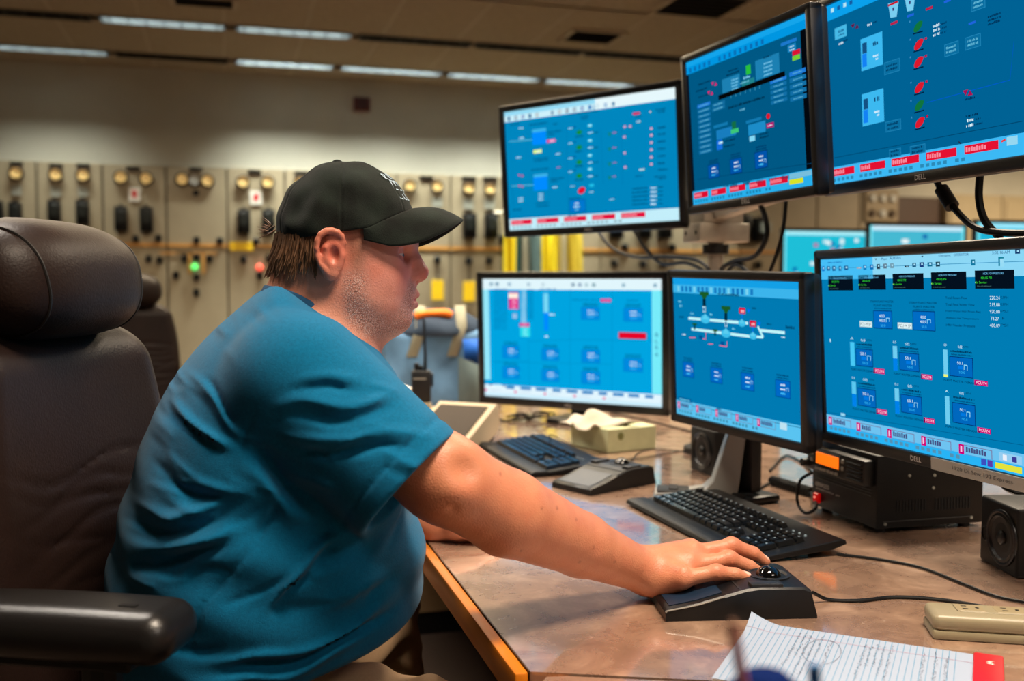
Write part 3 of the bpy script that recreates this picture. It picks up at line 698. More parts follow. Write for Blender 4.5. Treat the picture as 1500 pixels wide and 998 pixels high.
# ---- upper middle monitor
BG = (0, 88, 132)
r2, G, Xs = monitor('black monitor at upper middle with TRB1 down its screen edge', (0.990, 1.775, 1.541), -84.0, 3.6, -1.2, 0.43, 0.34, 0.017, 0.02, 0.055, BG)
r2['group'] = 'operator monitors'
G.Z = (1000, 0, 3.118)
G.fr(0, 0, 1, 0.085, (0, 150, 225), 1); G.fr(0, 0.0, 1, 0.035, (20, 165, 235), 2); G.fr(0, 0.085, 0.02, 0.9, (8, 20, 34), 1); G.fr(0.955, 0.085, 1, 0.9, (4, 8, 14), 1)
for i in range(14): G.fr(0.03+0.045*i+(0.05 if i > 4 else 0), 0.047, 0.05+0.045*i+(0.05 if i > 4 else 0), 0.078, (10, 110, 180), 3)
alarmbar(G, 0.905, 1, (40, 175, 235), (222, 14, 50), (250, 130, 150)); G.fr(0.83, 0.945, 0.93, 0.975, (215, 225, 40), 5); G.fr(0.83, 0.91, 0.99, 0.94, (120, 190, 220), 4)
for k, c in enumerate('TRB1'): G.tx(c, 597, (403, 440, 480, 521)[k], 13, 22, (205, 215, 225), 6)
G.line((166, 447), (470, 336), 0.0095, (4, 6, 8), 5)
G.px(222, 385, 82, 70, (28, 128, 178)); G.px(388, 305, 110, 92, (28, 128, 178)); G.px(300, 375, 58, 26, (30, 130, 140))
for k in range(4): G.dash(240, 362+14*k, 30, 9, (120, 205, 240), 4); G.dash(392, 285+18*k, 40, 9, (120, 205, 240), 4)
for (u, v, n, s) in [(98, 480, 10, 23.5), (438, 365, 5, 24), (526, 330, 5, 29)]:
    for k in range(n): G.px(u+k*(0.9 if n > 6 else 1), v+k*s, 60 if n > 6 else 76, s*0.72, (18, 110, 165) if k else (30, 120, 215)); G.dash(u+k, v+k*s, 44, 7, (90, 180, 215), 4)
for k in range(2): G.px(165, 475+20*k, 60, 17, (20, 110, 160)); G.dash(165, 475+20*k, 40, 8, (90, 180, 215), 4)
G.px(302, 318, 22, 44, (40, 190, 60), 4); G.dash(296, 352, 34, 12, (120, 205, 240), 4); G.dash(285, 375, 40, 8, (120, 205, 240), 4)
for (u, v) in [(146, 383), (128, 425)]: G.tri(u-7, v, 14, 16, (215, 20, 110)); G.tri(u+7, v, 14, 16, (215, 20, 110), 3, -1)
G.px(486, 192, 74, 16, (28, 120, 205)); G.px(500, 218, 38, 34, (24, 130, 190)); G.dash(500, 212, 22, 9, (200, 235, 250), 4); G.dash(502, 226, 22, 9, (200, 235, 250), 4); G.px(521, 239, 36, 22, (220, 20, 50), 4); G.px(521, 263, 36, 22, (120, 205, 50), 4)
G.dash(291, 468, 168, 13, (0, 28, 50)); G.dash(275, 500, 24, 9, (110, 200, 235))
G.px(175, 572, 66, 14, (18, 120, 175)); G.px(200, 606, 90, 44, (24, 125, 190)); G.px(240, 598, 36, 20, (60, 200, 120), 4); G.px(236, 572, 20, 34, (20, 110, 70), 4); G.px(170, 662, 26, 46, (20, 110, 220)); G.px(176, 652, 18, 10, (190, 235, 250), 4)
G.px(326, 550, 72, 14, (18, 120, 175)); G.px(340, 586, 80, 50, (28, 140, 200)); G.el(393, 531, 18, 26, (225, 20, 40), 4); G.px(402, 572, 34, 22, (180, 20, 110), 4); G.dash(402, 572, 22, 8, (240, 220, 240), 5); G.px(320, 633, 26, 24, (130, 215, 245), 4)
for (u, v, w) in [(100, 378, 54), (88, 410, 50), (96, 437, 46), (232, 318, 44), (230, 335, 60), (390, 258, 40), (216, 640, 50), (214, 665, 48), (374, 610, 40), (374, 625, 40), (200, 850, 30)]: G.dash(u, v, w, 8, (0, 30, 58))
for (u, v, w, h) in [(143, 782, 52, 66), (245, 758, 56, 72), (360, 730, 60, 80)]: faceplate(G, u, v, w, h, (0, 84, 170), (0, 40, 90))
for k in range(5): G.dash(235+59*k, 845-9*k, 32, 16, (0, 44, 76))
for k in range(7): G.line((222+22*k, 448-7*k), (223+22*k, 428-7*k), 0.002, (60, 150, 190), 3)
G.line((70, 820), (600, 745), 0.0012, (0, 68, 108))
G.build('screen_graphics', m_ui, r2, Xs)

# ---- upper right monitor
BG = (0, 98, 148)
r3, G, Xs = monitor('large black monitor at upper right cut by the photo edge, with red pump symbols', (1.080, 1.373, 1.563), -90.4, 3.6, 0.2, 0.556, 0.364, 0.019, 0.021, 0.055, BG)
r3['group'] = 'operator monitors'
G.Z = (1190, 0, 3.326)
G.fr(0, 0, 1, 0.085, (10, 160, 235), 1); alarmbar(G, 0.905, 1, (60, 185, 245), (228, 16, 50), (250, 140, 160)); G.fr(0.85, 0.912, 0.89, 0.95, (150, 215, 240), 3)
for k, (u, v) in enumerate([(100, 50), (130, 38), (160, 24), (190, 12)]): G.px(u, v, 14, 20, (20, 90, 160) if k % 2 else (180, 230, 245), 3)
G.line((716, 690), (728, 702), 0.002, (30, 40, 60), 5); G.line((925, 690), (945, 680), 0.003, (230, 60, 60), 6)
for (u, v) in [(397, 42), (478, 10)]: G.poly([np.array(G.at(u-26, v-25)), np.array(G.at(u+26, v-35)), np.array(G.at(u+16, v+40)), np.array(G.at(u-14, v+46))], (120, 205, 240), 3); G.px(u-2, v-24, 48, 10, (200, 20, 40), 4); G.px(u, v+2, 8, 16, (60, 60, 120), 4)
for (u, v) in [(291, 252), (297, 525)]:
    G.px(u, v, 106, 160, (60, 185, 240), 3); G.px(u-34, v-18, 22, 52, (20, 80, 130), 4); G.px(u-34, v+42, 22, 64, (20, 130, 245), 4); G.dash(u+20, v-44, 26, 24, (10, 60, 110), 4); G.dash(u+20, v+18, 26, 12, (235, 250, 255), 4); G.dash(u+26, v+34, 12, 10, (235, 250, 255), 4)
for (u, v, c) in [(517, 130, 0), (520, 217, 1), (520, 303, 1), (523, 427, 1), (523, 515, 0), (526, 597, 1)]:
    G.el(u, v, 48, 40, (222, 24, 44) if c else (16, 116, 62), 4, tilt=0.5); G.px(u+12, v-18, 22, 14, (222, 24, 44) if c else (16, 116, 62), 4); G.line((u-24, v+36), (u+24, v+22), 0.0022, (0, 34, 66), 4)
    if c: G.px(u+36, v-30, 10, 12, (190, 16, 70), 4)
    G.px(u-40, v-24, 6, 8, (60, 140, 190), 3)
for (u, v) in [(140, 157)]: G.px(u, v, 58, 58, (70, 185, 230), 3); G.dash(u+4, v-8, 32, 14, (20, 90, 140), 4); G.dash(u+4, v+10, 32, 10, (20, 90, 140), 4)
for (u, v) in [(210, 128)]: G.tri(u-10, v, 20, 20, (96, 20, 70)); G.tri(u+10, v, 20, 20, (96, 20, 70), 3, -1)
for (u, v) in [(760, 452)]: G.tri(u-11, v, 26, 26, (170, 16, 80)); G.tri(u+11, v, 26, 26, (170, 16, 80), 3, -1); G.dash(770, 478, 50, 14, (0, 40, 80))
for (u, v, w, h) in [(680, 238, 70, 62), (784, 204, 78, 64), (810, 18, 70, 60), (390, 325, 78, 62), (396, 612, 76, 52), (405, 745, 58, 40), (515, 728, 76, 44)]: G.box(u, v, w, h, (10, 110, 160), (30, 130, 180), 2); G.dash(u, v-10, w*0.7, 12, (0, 50, 90) if u < 600 else (100, 190, 220), 5); G.dash(u, v+10, w*0.7, 12, (0, 50, 90) if u < 600 else (100, 190, 220), 5)
for k in range(3): G.dash(607, 122+22*k, 34, 15, (220, 245, 255)); G.dash(643, 112+22*k, 28, 11, (0, 50, 90)); G.dash(890, 72+18*k, 66, 12, (0, 40, 78))
for (u, v) in [(142, 210), (282, 118)]: G.dash(u, v, 24, 12, (220, 245, 255))
for (u, v) in [(165, 196), (308, 106)]: G.dash(u, v, 20, 10, (0, 50, 90))
G.dash(780, 560, 60, 12, (0, 30, 66)); G.dash(772, 585, 32, 15, (225, 248, 255)); G.dash(770, 610, 36, 15, (225, 248, 255)); G.dash(812, 578, 28, 11, (0, 50, 90)); G.dash(812, 602, 40, 11, (0, 50, 90))
G.line((560, 500), (965, 390), 0.0012, (0, 90, 200)); G.line((965, 390), (985, 200), 0.0012, (0, 90, 180)); G.line((80, 775), (1030, 590), 0.0012, (0, 70, 110))
for (u, v) in [(480, 75), (660, 5), (780, 112), (400, 112), (572, 40)]: G.px(u, v, 34, 12, (30, 100, 220) if u != 400 and u != 572 else (190, 30, 70))
G.build('screen_graphics', m_ui, r3, Xs)

# ---- big lower left monitor
BG = (0, 164, 224)
r4, G, Xs = monitor('large black monitor at lower left, standing behind the phone and tissue box', (1.076, 3.051, 1.03), -45.8, 2.3, 0.0, 0.69, 0.45, 0.024, 0.027, 0.06, BG, plain_stand(0.2, 0.16))
r4['group'] = 'operator monitors'
G.Z = (690, 380, 4.16)
G.fr(0, 0, 1, 0.088, (225, 246, 252), 1); G.fr(0, 0.088, 0.036, 0.86, (150, 232, 250), 1); G.fr(0.95, 0.088, 1, 0.895, (120, 236, 250), 1); G.fr(0, 0.9, 1, 1, (226, 246, 255), 1); G.fr(0.0, 0.97, 1, 1.0, (205, 238, 252), 2)
for (u, c) in [(125, (90, 140, 170)), (160, (30, 110, 150)), (235, (120, 160, 190)), (352, (150, 180, 200)), (440, (190, 210, 220)), (623, (30, 90, 130)), (664, (20, 80, 140)), (705, (160, 190, 200)), (749, (20, 110, 130)), (930, (80, 140, 170)), (1123, (30, 120, 160))]: G.px(u, 150+u*0.008, 20, 18, c, 3); G.px(u+3, 150+u*0.008, 8, 8, (200, 235, 245), 4)
for k in range(5): G.px(92+180*k, 795+13*k, 16, 12, (230, 60, 140), 3); G.dash(150+180*k, 798+13*k, 70, 5, (170, 200, 225), 3)
for k in range(10): G.px(240+94*k, 780+6.4*k, 66 if k % 3 else 50, 18, (0, 128, 196), 2)
G.dash(165, 765, 40, 12, (200, 245, 255), 4); G.px(120, 763, 14, 8, (0, 80, 150)); G.px(203, 770, 14, 8, (0, 80, 150))
G.px(260, 252, 60, 104, (222, 10, 130), 3); G.px(258, 222, 58, 30, (255, 240, 225), 4)
for k in range(5): G.dash(264, 246+13*k, 32, 8, (255, 190, 225), 5)
for k in range(17): G.dash(322, 182+12.6*k, 30, 8, (205, 245, 255), 4); G.dash(180, 182+15*k if k < 17 else 0, 84, 7, (0, 96, 160)); G.dash(364, 185+11*k, 36, 7, (0, 110, 170))
G.px(267, 345, 28, 32, (150, 190, 230), 3); G.px(326, 400, 60, 22, (220, 10, 130), 3); G.dash(326, 400, 36, 10, (255, 180, 220), 5); G.px(330, 442, 62, 60, (40, 220, 235), 3)
for k in range(3): G.dash(332, 424+18*k, 26, 10, (170, 250, 255), 5)
G.px(457, 266, 28, 118, (120, 215, 245), 3); G.px(459, 380, 28, 110, (0, 140, 255), 3); G.dash(495, 336, 34, 12, (225, 250, 255), 4); G.dash(463, 470, 24, 12, (225, 250, 255), 4); G.dash(470, 180, 100, 8, (0, 110, 170))
G.px(822, 250, 64, 20, (222, 20, 130), 3); G.dash(822, 250, 46, 9, (255, 170, 215), 5); G.dash(700, 246, 170, 8, (0, 96, 160)); G.dash(985, 250, 70, 8, (0, 96, 160))
G.px(984, 466, 164, 34, (232, 4, 40), 3); G.px(984, 466, 170, 40, (170, 30, 90), 2)
for (u, v, w, h) in [(727, 330, 112, 78), (988, 338, 118, 82), (243, 565, 102, 78), (484, 580, 106, 74), (730, 592, 112, 80), (988, 645, 120, 82), (244, 690, 102, 74), (484, 708, 106, 74), (730, 722, 114, 78)]: faceplate(G, u, v, w, h, (0, 138, 222), (0, 110, 190))
for (a, b) in [((118, 625), (350, 620)), ((350, 500), (600, 490)), ((605, 180), (605, 780)), ((860, 190), (860, 800)), ((350, 480), (356, 770)), ((600, 490), (1105, 495)), ((120, 625), (860, 640))]: G.line(a, b, 0.0014, (0, 136, 196))
for k, c in enumerate('BLR6'): G.tx(c, 1133, (460, 500, 538, 578)[k], 17, 24, (0, 112, 160), 5)
G.build('screen_graphics', m_ui, r4, Xs)

# ---- lower middle monitor
BG = (0, 122, 178)
def m5_stand(root, X, w, h):
    n = MB(); n.rbox((0, 0.075, 0.16), (0.08, 0.03, 0.3), 0.008); n.obj('neck', m_case, root)
r5, G, Xs = monitor('black monitor at lower middle behind the slanted silver speaker bar', (0.998, 1.823, 1.074), -79.5, 3.8, 1.3, 0.43, 0.34, 0.018, 0.02, 0.06, BG, plain_stand(0.11, 0.08, -0.07), logo=None)
r5['group'] = 'operator monitors'
G.Z = (970, 380, 3.328)
G.fr(0, 0, 1, 0.105, (60, 180, 235), 1); G.fr(0, 0, 1, 0.045, (20, 160, 230), 2); alarmbar(G, 0.895, 1, (90, 195, 240), PURP, (60, 60, 110), hollow=True); G.fr(0.85, 0.9, 0.9, 0.945, (190, 225, 240), 3)
for i in range(18): G.fr(0.04+0.036*i, 0.055, 0.06+0.036*i, 0.095, (20, 120, 190) if i % 4 else (120, 210, 240), 3)
G.line((130, 287), (420, 312), 0.006, (190, 245, 250), 3); G.line((145, 340), (430, 376), 0.006, (190, 245, 250), 3); G.line((430, 376), (494, 380), 0.005, (190, 245, 250), 3); G.line((494, 380), (468, 326), 0.005, (190, 245, 250), 3); G.line((478, 346), (600, 358), 0.006, (190, 245, 250), 3)
for (u, v, s) in [(212, 292, 1), (313, 362, 1), (391, 312, 0.8), (445, 375, 0.8)]: G.el(u, v, 46*s, 42*s, (60, 190, 235), 4); G.tri(u, v-14*s, 34*s, 30*s, (90, 205, 240), 5, -1)
for (u, v) in [(207, 195), (313, 265)]:
    G.tri(u, v-8, 34, 34, (24, 92, 40), 4); G.px(u, v-28, 44, 18, (24, 92, 40), 4); G.px(u, v+16, 15, 36, (0, 40, 60), 5); G.px(u, v+48, 13, 30, (190, 235, 245), 4); G.px(u, v+50, 8, 20, (0, 90, 150), 5)
for (u, v) in [(160, 322), (260, 352)]: G.px(u, v-6, 22, 10, (24, 92, 40), 4); G.px(u, v+8, 8, 24, (0, 60, 70), 4)
for (u, v) in [(392, 251), (444, 314)]: G.px(u, v, 30, 28, (222, 10, 60), 4); G.px(u-3, v+2, 6, 12, (250, 200, 210), 5); G.px(u+6, v+2, 6, 12, (250, 200, 210), 5); G.tri(u+32, v+2, 16, 20, (0, 110, 255), 4); G.line((u, v+15), (u, v+42), 0.002, (0, 110, 255), 3)
for (a, b) in [((135, 382), (165, 382)), ((182, 385), (214, 390)), ((214, 352), (214, 390)), ((226, 413), (250, 413)), ((280, 420), (318, 426)), ((318, 400), (318, 426))]: G.line(a, b, 0.0022, (225, 110, 140), 3)
for (u, v) in [(190, 380), (296, 410)]: G.px(u, v, 18, 18, (0, 80, 150), 4)
G.dash(324, 172, 104, 12, (0, 50, 80)); G.dash(626, 330, 44, 18, (0, 62, 100)); G.dash(450, 238, 20, 9, (0, 50, 80)); G.dash(524, 316, 22, 9, (0, 50, 80)); G.dash(97, 280, 26, 10, (0, 62, 100)); G.dash(592, 380, 18, 9, (220, 250, 255)); G.dash(108, 366, 16, 9, (220, 250, 255))
for (u, v) in [(88, 204), (93, 226), (148, 264), (240, 268), (350, 338)]: G.dash(u, v, 14, 11, (120, 210, 240))
for (u, v, w, h) in [(129, 538, 54, 74), (266, 566, 58, 76), (418, 597, 64, 86), (590, 632, 74, 86)]: faceplate(G, u, v, w, h, (0, 104, 196), (0, 60, 130))
G.box(112, 684, 66, 18, (0, 112, 168), (0, 80, 130)); G.dash(112, 684, 50, 8, (120, 210, 240), 5); G.dash(278, 728, 22, 18, (0, 80, 130)); G.line((75, 700), (680, 822), 0.0012, (0, 100, 150))
G.build('screen_graphics', m_ui, r5, Xs)

# ---- lower right monitor
BG = (0, 124, 180)
r6, G, Xs = monitor('large black monitor at lower right over the two-way radio, cut by the photo edge', (1.089, 1.379, 1.102), -90.2, 3.5, -0.5, 0.556, 0.364, 0.018, 0.0215, 0.06, BG)
r6['group'] = 'operator monitors'
G.Z = (1180, 330, 2.559)
G.fr(0, 0, 1, 0.115, (140, 215, 245), 1); G.fr(0, 0, 0.3, 0.115, (70, 190, 245), 2); G.fr(0, 0.05, 1, 0.053, (60, 150, 200), 3)
for (u, v, w, h, c) in [(68, 163, 10, 18, (0, 110, 200)), (88, 162, 12, 16, (10, 90, 150)), (108, 162, 12, 18, (10, 90, 150)), (131, 162, 10, 18, (10, 110, 170)), (154, 160, 14, 16, (10, 90, 150)), (202, 160, 16, 6, (170, 160, 170)), (224, 158, 12, 18, (0, 120, 190)), (250, 157, 13, 18, (0, 110, 190)), (275, 155, 12, 18, (20, 30, 50)), (300, 153, 13, 18, (90, 110, 130)), (326, 152, 13, 18, (110, 150, 170)), (381, 155, 14, 6, (10, 30, 40)), (409, 149, 14, 16, (20, 90, 130)), (437, 148, 16, 18, (10, 50, 120)), (468, 147, 18, 16, (10, 110, 150)), (498, 146, 16, 18, (20, 60, 80)), (630, 140, 16, 22, (20, 120, 160)), (735, 136, 20, 34, (20, 130, 160)), (797, 99, 18, 16, (20, 60, 110))]: G.px(u, v, w, h, c, 3); G.px(u+w*0.1, v-h*0.1, w*0.4, h*0.4, (170, 225, 245), 4)
G.px(739, 140, 15, 30, (150, 220, 245), 4)
for (s, u, v, w, h) in [('Plan:', 298, 126, 22, 9), ('AUBURN', 338, 123, 42, 10), ('Username:', 524, 113, 46, 9), ('OPERATOR', 586, 110, 56, 10), ('5:02:16 AM', 735, 102, 66, 11)]: G.tx(s, u, v, w, h, (10, 90, 150), 5)
for (u, v) in [(266, 128), (440, 118)]: G.tri(u, v, 8, 6, (10, 60, 100), 4)
G.dash(112, 139, 54, 5, (10, 100, 180), 4)
for (u, v, w, h) in [(132, 217, 92, 56), (250, 214, 102, 56), (385, 211, 116, 60), (537, 208, 132, 66), (709, 203, 148, 70)]:
    G.px(u, v, w, h, (4, 16, 30), 2); G.tx('HDR FCV PRESSURE', u-w*0.02, v-h*0.32, w*0.52, h*0.11, (110, 190, 235), 4); G.tx('400.05 PSI', u-w*0.2, v-h*0.08, w*0.28, h*0.13, (50, 220, 60), 4); G.tx('In Service', u-w*0.32, v+h*0.16, w*0.26, h*0.12, (60, 215, 50), 4); G.px(u-w*0.47, v+h*0.17, w*0.02, h*0.07, (150, 230, 80), 4); G.dash(u-w*0.25, v+h*0.36, w*0.36, h*0.07, (60, 90, 90), 4)
for k, (a, b, c) in enumerate([('Total Steam Flow', '220.24', 'KPPH'), ('Total Feed Water Flow', '215.88', 'KPPH'), ('Feed Water Hdr Press Avg', '920.00', 'PSI'), ('Ambient Air Temperature', '73.27', 'F'), ('HRH Header Pressure', '400.09', 'PSI')]):
    v = 272+26*k; w = (82, 108, 130, 122, 108)[k]; G.tx(a, 526+w/2+k*0.6, v, w, 9, (0, 26, 62), 4); G.tx(b, 712, v, 38 if k != 3 else 30, 13, (225, 248, 255), 5); G.tx(c, 748-(4 if k == 3 else 0), v-1, 28 if len(c) > 2 else 8, 10, (0, 60, 100), 4)
for (u, v, w, h) in [(291, 354, 70, 68), (445, 359, 84, 74)]:
    G.box(u, v, w, h, (0, 108, 196), (0, 46, 104), 2); G.tx('400.0', u-2, v-14, 20, 11, (225, 250, 255), 5); G.tx('400.0', u-2, v+3, 22, 11, (225, 250, 255), 5); G.tx('50.0', u+2, v+22, 18, 10, (60, 190, 250), 5)
    for (a, b) in [((u+14, v+10), (u+14, v-6)), ((u+14, v-6), (u+26, v-5)), ((u+26, v+8), (u+26, v-5))]: G.line(a, b, 0.0012, (150, 225, 250), 5)
    G.tx('STEAM PLANT MASTER', u-4, v-68, w*1.24, 8, (0, 26, 62), 4); G.tx('PLANT MASTER', u, v-53, w*0.96, 8, (0, 26, 62), 4); G.dash(u, v-42, w*0.9, 5, (0, 70, 120), 3)
for (u, v, w, h) in [(228, 371, 46, 22), (374, 377, 54, 23)]: G.box(u, v, w, h, (226, 244, 248), (190, 220, 220), 3); G.tx('PCU M SP', u, v, w*0.84, h*0.5, (40, 70, 80), 6)
boxes = [(222, 497, 64, 66, 178, (70, 200, 245), 0.0, 'PCUY4', 278, 547), (390, 513, 74, 68, 338, (110, 205, 240), 0.5, 'PCUY4', 456, 569), (585, 532, 88, 76, 527, (110, 205, 240), 0.1, 'PCUY4', 660, 592),
         (231, 647, 68, 68, 184, (90, 200, 240), 0.5, 'PCUY4', 288, 700), (398, 673, 78, 70, 345, (110, 205, 240), 0.5, 'PCUY4', 466, 733), (595, 708, 86, 78, 534, (110, 205, 240), 0.0, 'PCUY4', 671, 770)]
for i, (u, v, w, h, bx, bc, fill, tg, tu, tv) in enumerate(boxes):
    G.box(u, v, w, h, (0, 104, 190), (0, 50, 110), 2); G.tx('50.1', u-4, v-15, 20, 11, (225, 250, 255), 5); G.px(u-2, v+2, 18, 12, (0, 120, 225), 4); G.tx('50.0', u+4, v+20, 22, 9, (50, 190, 250), 5)
    for (a, b) in [((u+12, v+10), (u+12, v-8)), ((u+12, v-8), (u+24, v-6)), ((u+24, v+12), (u+24, v-6))]: G.line(a, b, 0.0012, (150, 225, 250), 5)
    bh = h*1.35; G.px(bx, v-14, 16, bh, bc, 3); b = bh*fill
    if fill: G.px(bx+1, v-14+bh/2-b/2, 16, b, (0, 130, 235) if fill > 0.2 else (235, 245, 120), 4)
    G.tx(('A', '0.0', '-0.0', '0.0', '0.1', 'A')[i], bx-2, v-h*1.1, 12, 9, (200, 240, 250), 5); G.tx('0.02' if i else '0.0', bx+w*0.62, v-h*1.05+4, 16, 10, (215, 245, 255), 5); G.tx('KPPH', bx+w*0.62+22, v-h*1.05+4, 22, 7, (0, 60, 100), 4)
    G.dash(u, v-h*0.76, w*0.92, 8, (0, 26, 62), 3, 1); G.dash(u+2, v-h*0.6, w*0.9, 6, (0, 70, 120), 3, 2); G.tx('PLANT MASTER DEMAND', bx+w*0.62, v+h*0.72, w*1.4, 8, (0, 26, 62), 4)
    G.px(tu, tv, 40 if i % 3 < 2 else 50, 19, TAGC, 4); G.px(tu-18, tv-1, 5, 18, (120, 0, 80), 5); G.tx(tg, tu+2, tv, 32 if i % 3 < 2 else 40, 11, (255, 225, 240), 6)
alarmbar(G, 0.9, 1, (110, 195, 240), PURP, (60, 60, 110), hollow=True); G.fr(0, 0.955, 1, 1, (40, 180, 245), 2); G.fr(0.845, 0.912, 0.93, 0.95, (150, 205, 240), 3); G.fr(0.86, 0.92, 0.875, 0.945, (235, 240, 250), 4); G.fr(0.895, 0.92, 0.912, 0.945, (60, 60, 150), 4)
G.fr(0.83, 0.962, 0.93, 0.99, (226, 226, 60), 4); G.fr(0.775, 0.96, 0.795, 0.99, (60, 80, 190), 4); G.fr(0.8, 0.96, 0.82, 0.99, (90, 60, 170), 4)
G.px(95, 432, 4, 10, (200, 240, 250), 4); G.px(142, 710, 16, 10, (150, 215, 240), 3); G.line((90, 702), (819, 825), 0.001, (0, 96, 146))
G.build('screen_graphics', m_ui, r6, Xs)
# label strip stuck to the right end of its lower bezel
Xb = Matrix.Translation((0, 0, 0.364/2)) @ Matrix.Rotation(math.radians(3.5), 4, 'X') @ Matrix.Rotation(math.radians(-0.5), 4, 'Y')
st = MB(); st.rbox((0.155, -0.0066, -0.182+0.0105), (0.235, 0.0016, 0.0205), 0.0006, 1, Xb); so = st.obj('label_strip', m_silver, r6)
text_obj('label_text', '1920 Di Sew 192 Express', 0.006, mat('print_grey', (70, 70, 72), 0.5), so, Xb @ Matrix.Translation((0.15, -0.0078, -0.182+0.0105)), 0.125)

# ---- silver slanted bar on a foot in front of the lower middle monitor (desk microphone stand)
p0 = onZ(1050, 735, DESK); yb = math.radians(-112)
sb = empty('speaker_bar_stand', (p0[0]+0.012, p0[1]+0.02, DESK), yb-0.05, 'slanted silver L-shaped stand in front of the lower middle monitor', 'stand')
poly = [(-0.135, 0.0), (0.03, 0.0), (0.04, 0.012), (0.06, 0.175), (0.028, 0.175), (-0.012, 0.045), (-0.03, 0.026), (-0.06, 0.021), (-0.135, 0.016)]
bp_ = MB(); bp_.prism([(a, b) for a, b in poly], 'x', -0.033, 0.033)
me_o = bp_.obj('body', m_silver, sb); mod = me_o.modifiers.new('b', 'BEVEL'); mod.width = 0.003; mod.segments = 2
MB().box((0, 0.0, 0.0), (0.05, 0.004, 0.085), Matrix.Translation((-0.001, 0.0255, 0.131)) @ Matrix.Rotation(-0.24, 4, 'X')).obj('grille', mat('grille_grey', (52, 50, 48), 0.6, bump=0.6, bscale=1500), sb, smooth=False)
MB().rbox((0, -0.095, 0.0195), (0.06, 0.07, 0.006), 0.002, 1).obj('button_pad', m_black, sb)
for k in range(3): MB().rbox((-0.015+0.015*k, -0.095, 0.024), (0.01, 0.02, 0.004), 0.0015, 1).obj('button', m_case, sb)
MB().rbox((0, 0.05, 0.012), (0.07, 0.05, 0.024), 0.006).obj('rear_foot', m_black, sb)

# ---- monitor mount: pole, collar, bracket and arms
pm_ = onX(1048, 385, 1.30)
mm = empty('monitor_mount', (pm_[0], pm_[1], DESK), 0, 'grey steel monitor mount with pole and bracket behind the lower middle monitor', 'mount')
def ml(p): return (p[0]-pm_[0], p[1]-pm_[1], p[2]-DESK)
zt = onX(1048, 340, 1.30)[2]
MB().cyl((0, 0, 0), (0, 0, zt-DESK), 0.022, n=20).obj('pole', m_steel, mm)
MB().cyl((0, 0, 0), (0, 0, 0.016), 0.08, n=24).obj('foot', m_case, mm)
zc = onX(1048, 366, 1.30)[2]-DESK
MB().cyl((0, 0, zc-0.012), (0, 0, zc+0.014), 0.036, n=24).obj('collar', m_black, mm)
b0 = MB(); b0.rbox((0, 0, zc+0.045), (0.15, 0.105, 0.05), 0.004); b0.rbox((0, 0, zc+0.1), (0.12, 0.09, 0.07), 0.004); bo = b0.obj('bracket', m_steel, mm)
for k in (-0.03, 0.03): MB().cyl((-0.0765, k, zc+0.045), (-0.073, k, zc+0.045), 0.006, n=10).obj('bolt', m_black, bo)
def arm(nm, a, b, w_=0.05, h_=0.06):
    a = Vector(ml(a)); b = Vector(ml(b)); d = b-a; q = d.to_track_quat('X', 'Z').to_matrix().to_4x4()
    MB().rbox((d.length/2, 0, 0), (d.length, w_, h_), 0.006, 2, Matrix.Translation(a) @ q).obj(nm, m_steel, mm)
top = (pm_[0], pm_[1], DESK+zc+0.115)
arm('arm', top, (1.12, 1.72, 1.44), 0.04, 0.07); arm('arm', (1.13, 1.74, 1.44), (1.16, 1.36, 1.52), 0.04, 0.07)
arm('arm', top, (1.1, 2.71, 1.5), 0.04, 0.06)
arm('arm', (1.165, 1.38, 1.5), (1.165, 1.09, 1.5), 0.04, 0.05); arm('arm', (1.165, 1.11, 1.52), (1.165, 1.11, 1.1), 0.04, 0.05); arm('arm', (1.165, 1.09, 1.11), (1.165, 1.4, 1.11), 0.04, 0.05); arm('monitor_plate', (1.11, 1.375, 1.11), (1.17, 1.375, 1.11), 0.1, 0.1)
arm('monitor_plate', (1.12, 1.37, 1.55), (1.17, 1.37, 1.55), 0.1, 0.1); arm('monitor_plate', (1.045, 1.77, 1.53), (1.14, 1.75, 1.47), 0.09, 0.1); arm('monitor_plate', (1.03, 2.69, 1.54), (1.12, 2.72, 1.5), 0.1, 0.1)

# ---- monitors of the next console, seen between the near ones
d3 = empty('far_console', (2.9, 5.1, 0), 0, 'second console desk standing behind the operator monitors', 'desk')
MB().rbox((0, 0, DESK-0.02), (2.6, 0.8, 0.04), 0.006).obj('worktop', m_lam, d3)
for s in (-1, 1): MB().box((s*1.2, 0, 0.355), (0.05, 0.7, 0.71)).obj('leg_panel', m_pan, d3, smooth=False)
def bgmon(u0, u1, vt, Y, label, bg, tint):
    a, b = onY(u0, vt, Y), onY(u1, vt, Y); wdt = b[0]-a[0]; hh = wdt*0.66; zc_ = a[2]-hh/2
    r, G_, Xs_ = monitor(label, ((a[0]+b[0])/2, Y, zc_), -4, 0, 0, wdt, hh, 0.02, 0.024, 0.05, bg, plain_stand(0.2, 0.16), logo=None)
    r['group'] = 'far console monitors'
    G_.fr(0, 0, 1, 0.07, tint, 1); G_.fr(0, 0, 0.025, 1, (120, 235, 250), 2); G_.fr(0.975, 0, 1, 1, (120, 235, 250), 2); G_.fr(0, 0.93, 1, 1, tint, 1)
    rr = random.Random(u0)
    for k in range(26): x, y_ = rr.uniform(0.08, 0.9), rr.uniform(0.12, 0.85); G_.fr(x, y_, x+0.05, y_+0.06, rr.choice([(210, 240, 245), (200, 90, 150), (0, 90, 170), (240, 250, 250)]), 3)
    G_.build('screen_graphics', m_ui, r, Xs_)
bgmon(1147, 1271, 333, 5.2, 'far console monitor with cyan screen, first one right of the mount pole', (30, 190, 215), (170, 240, 250))
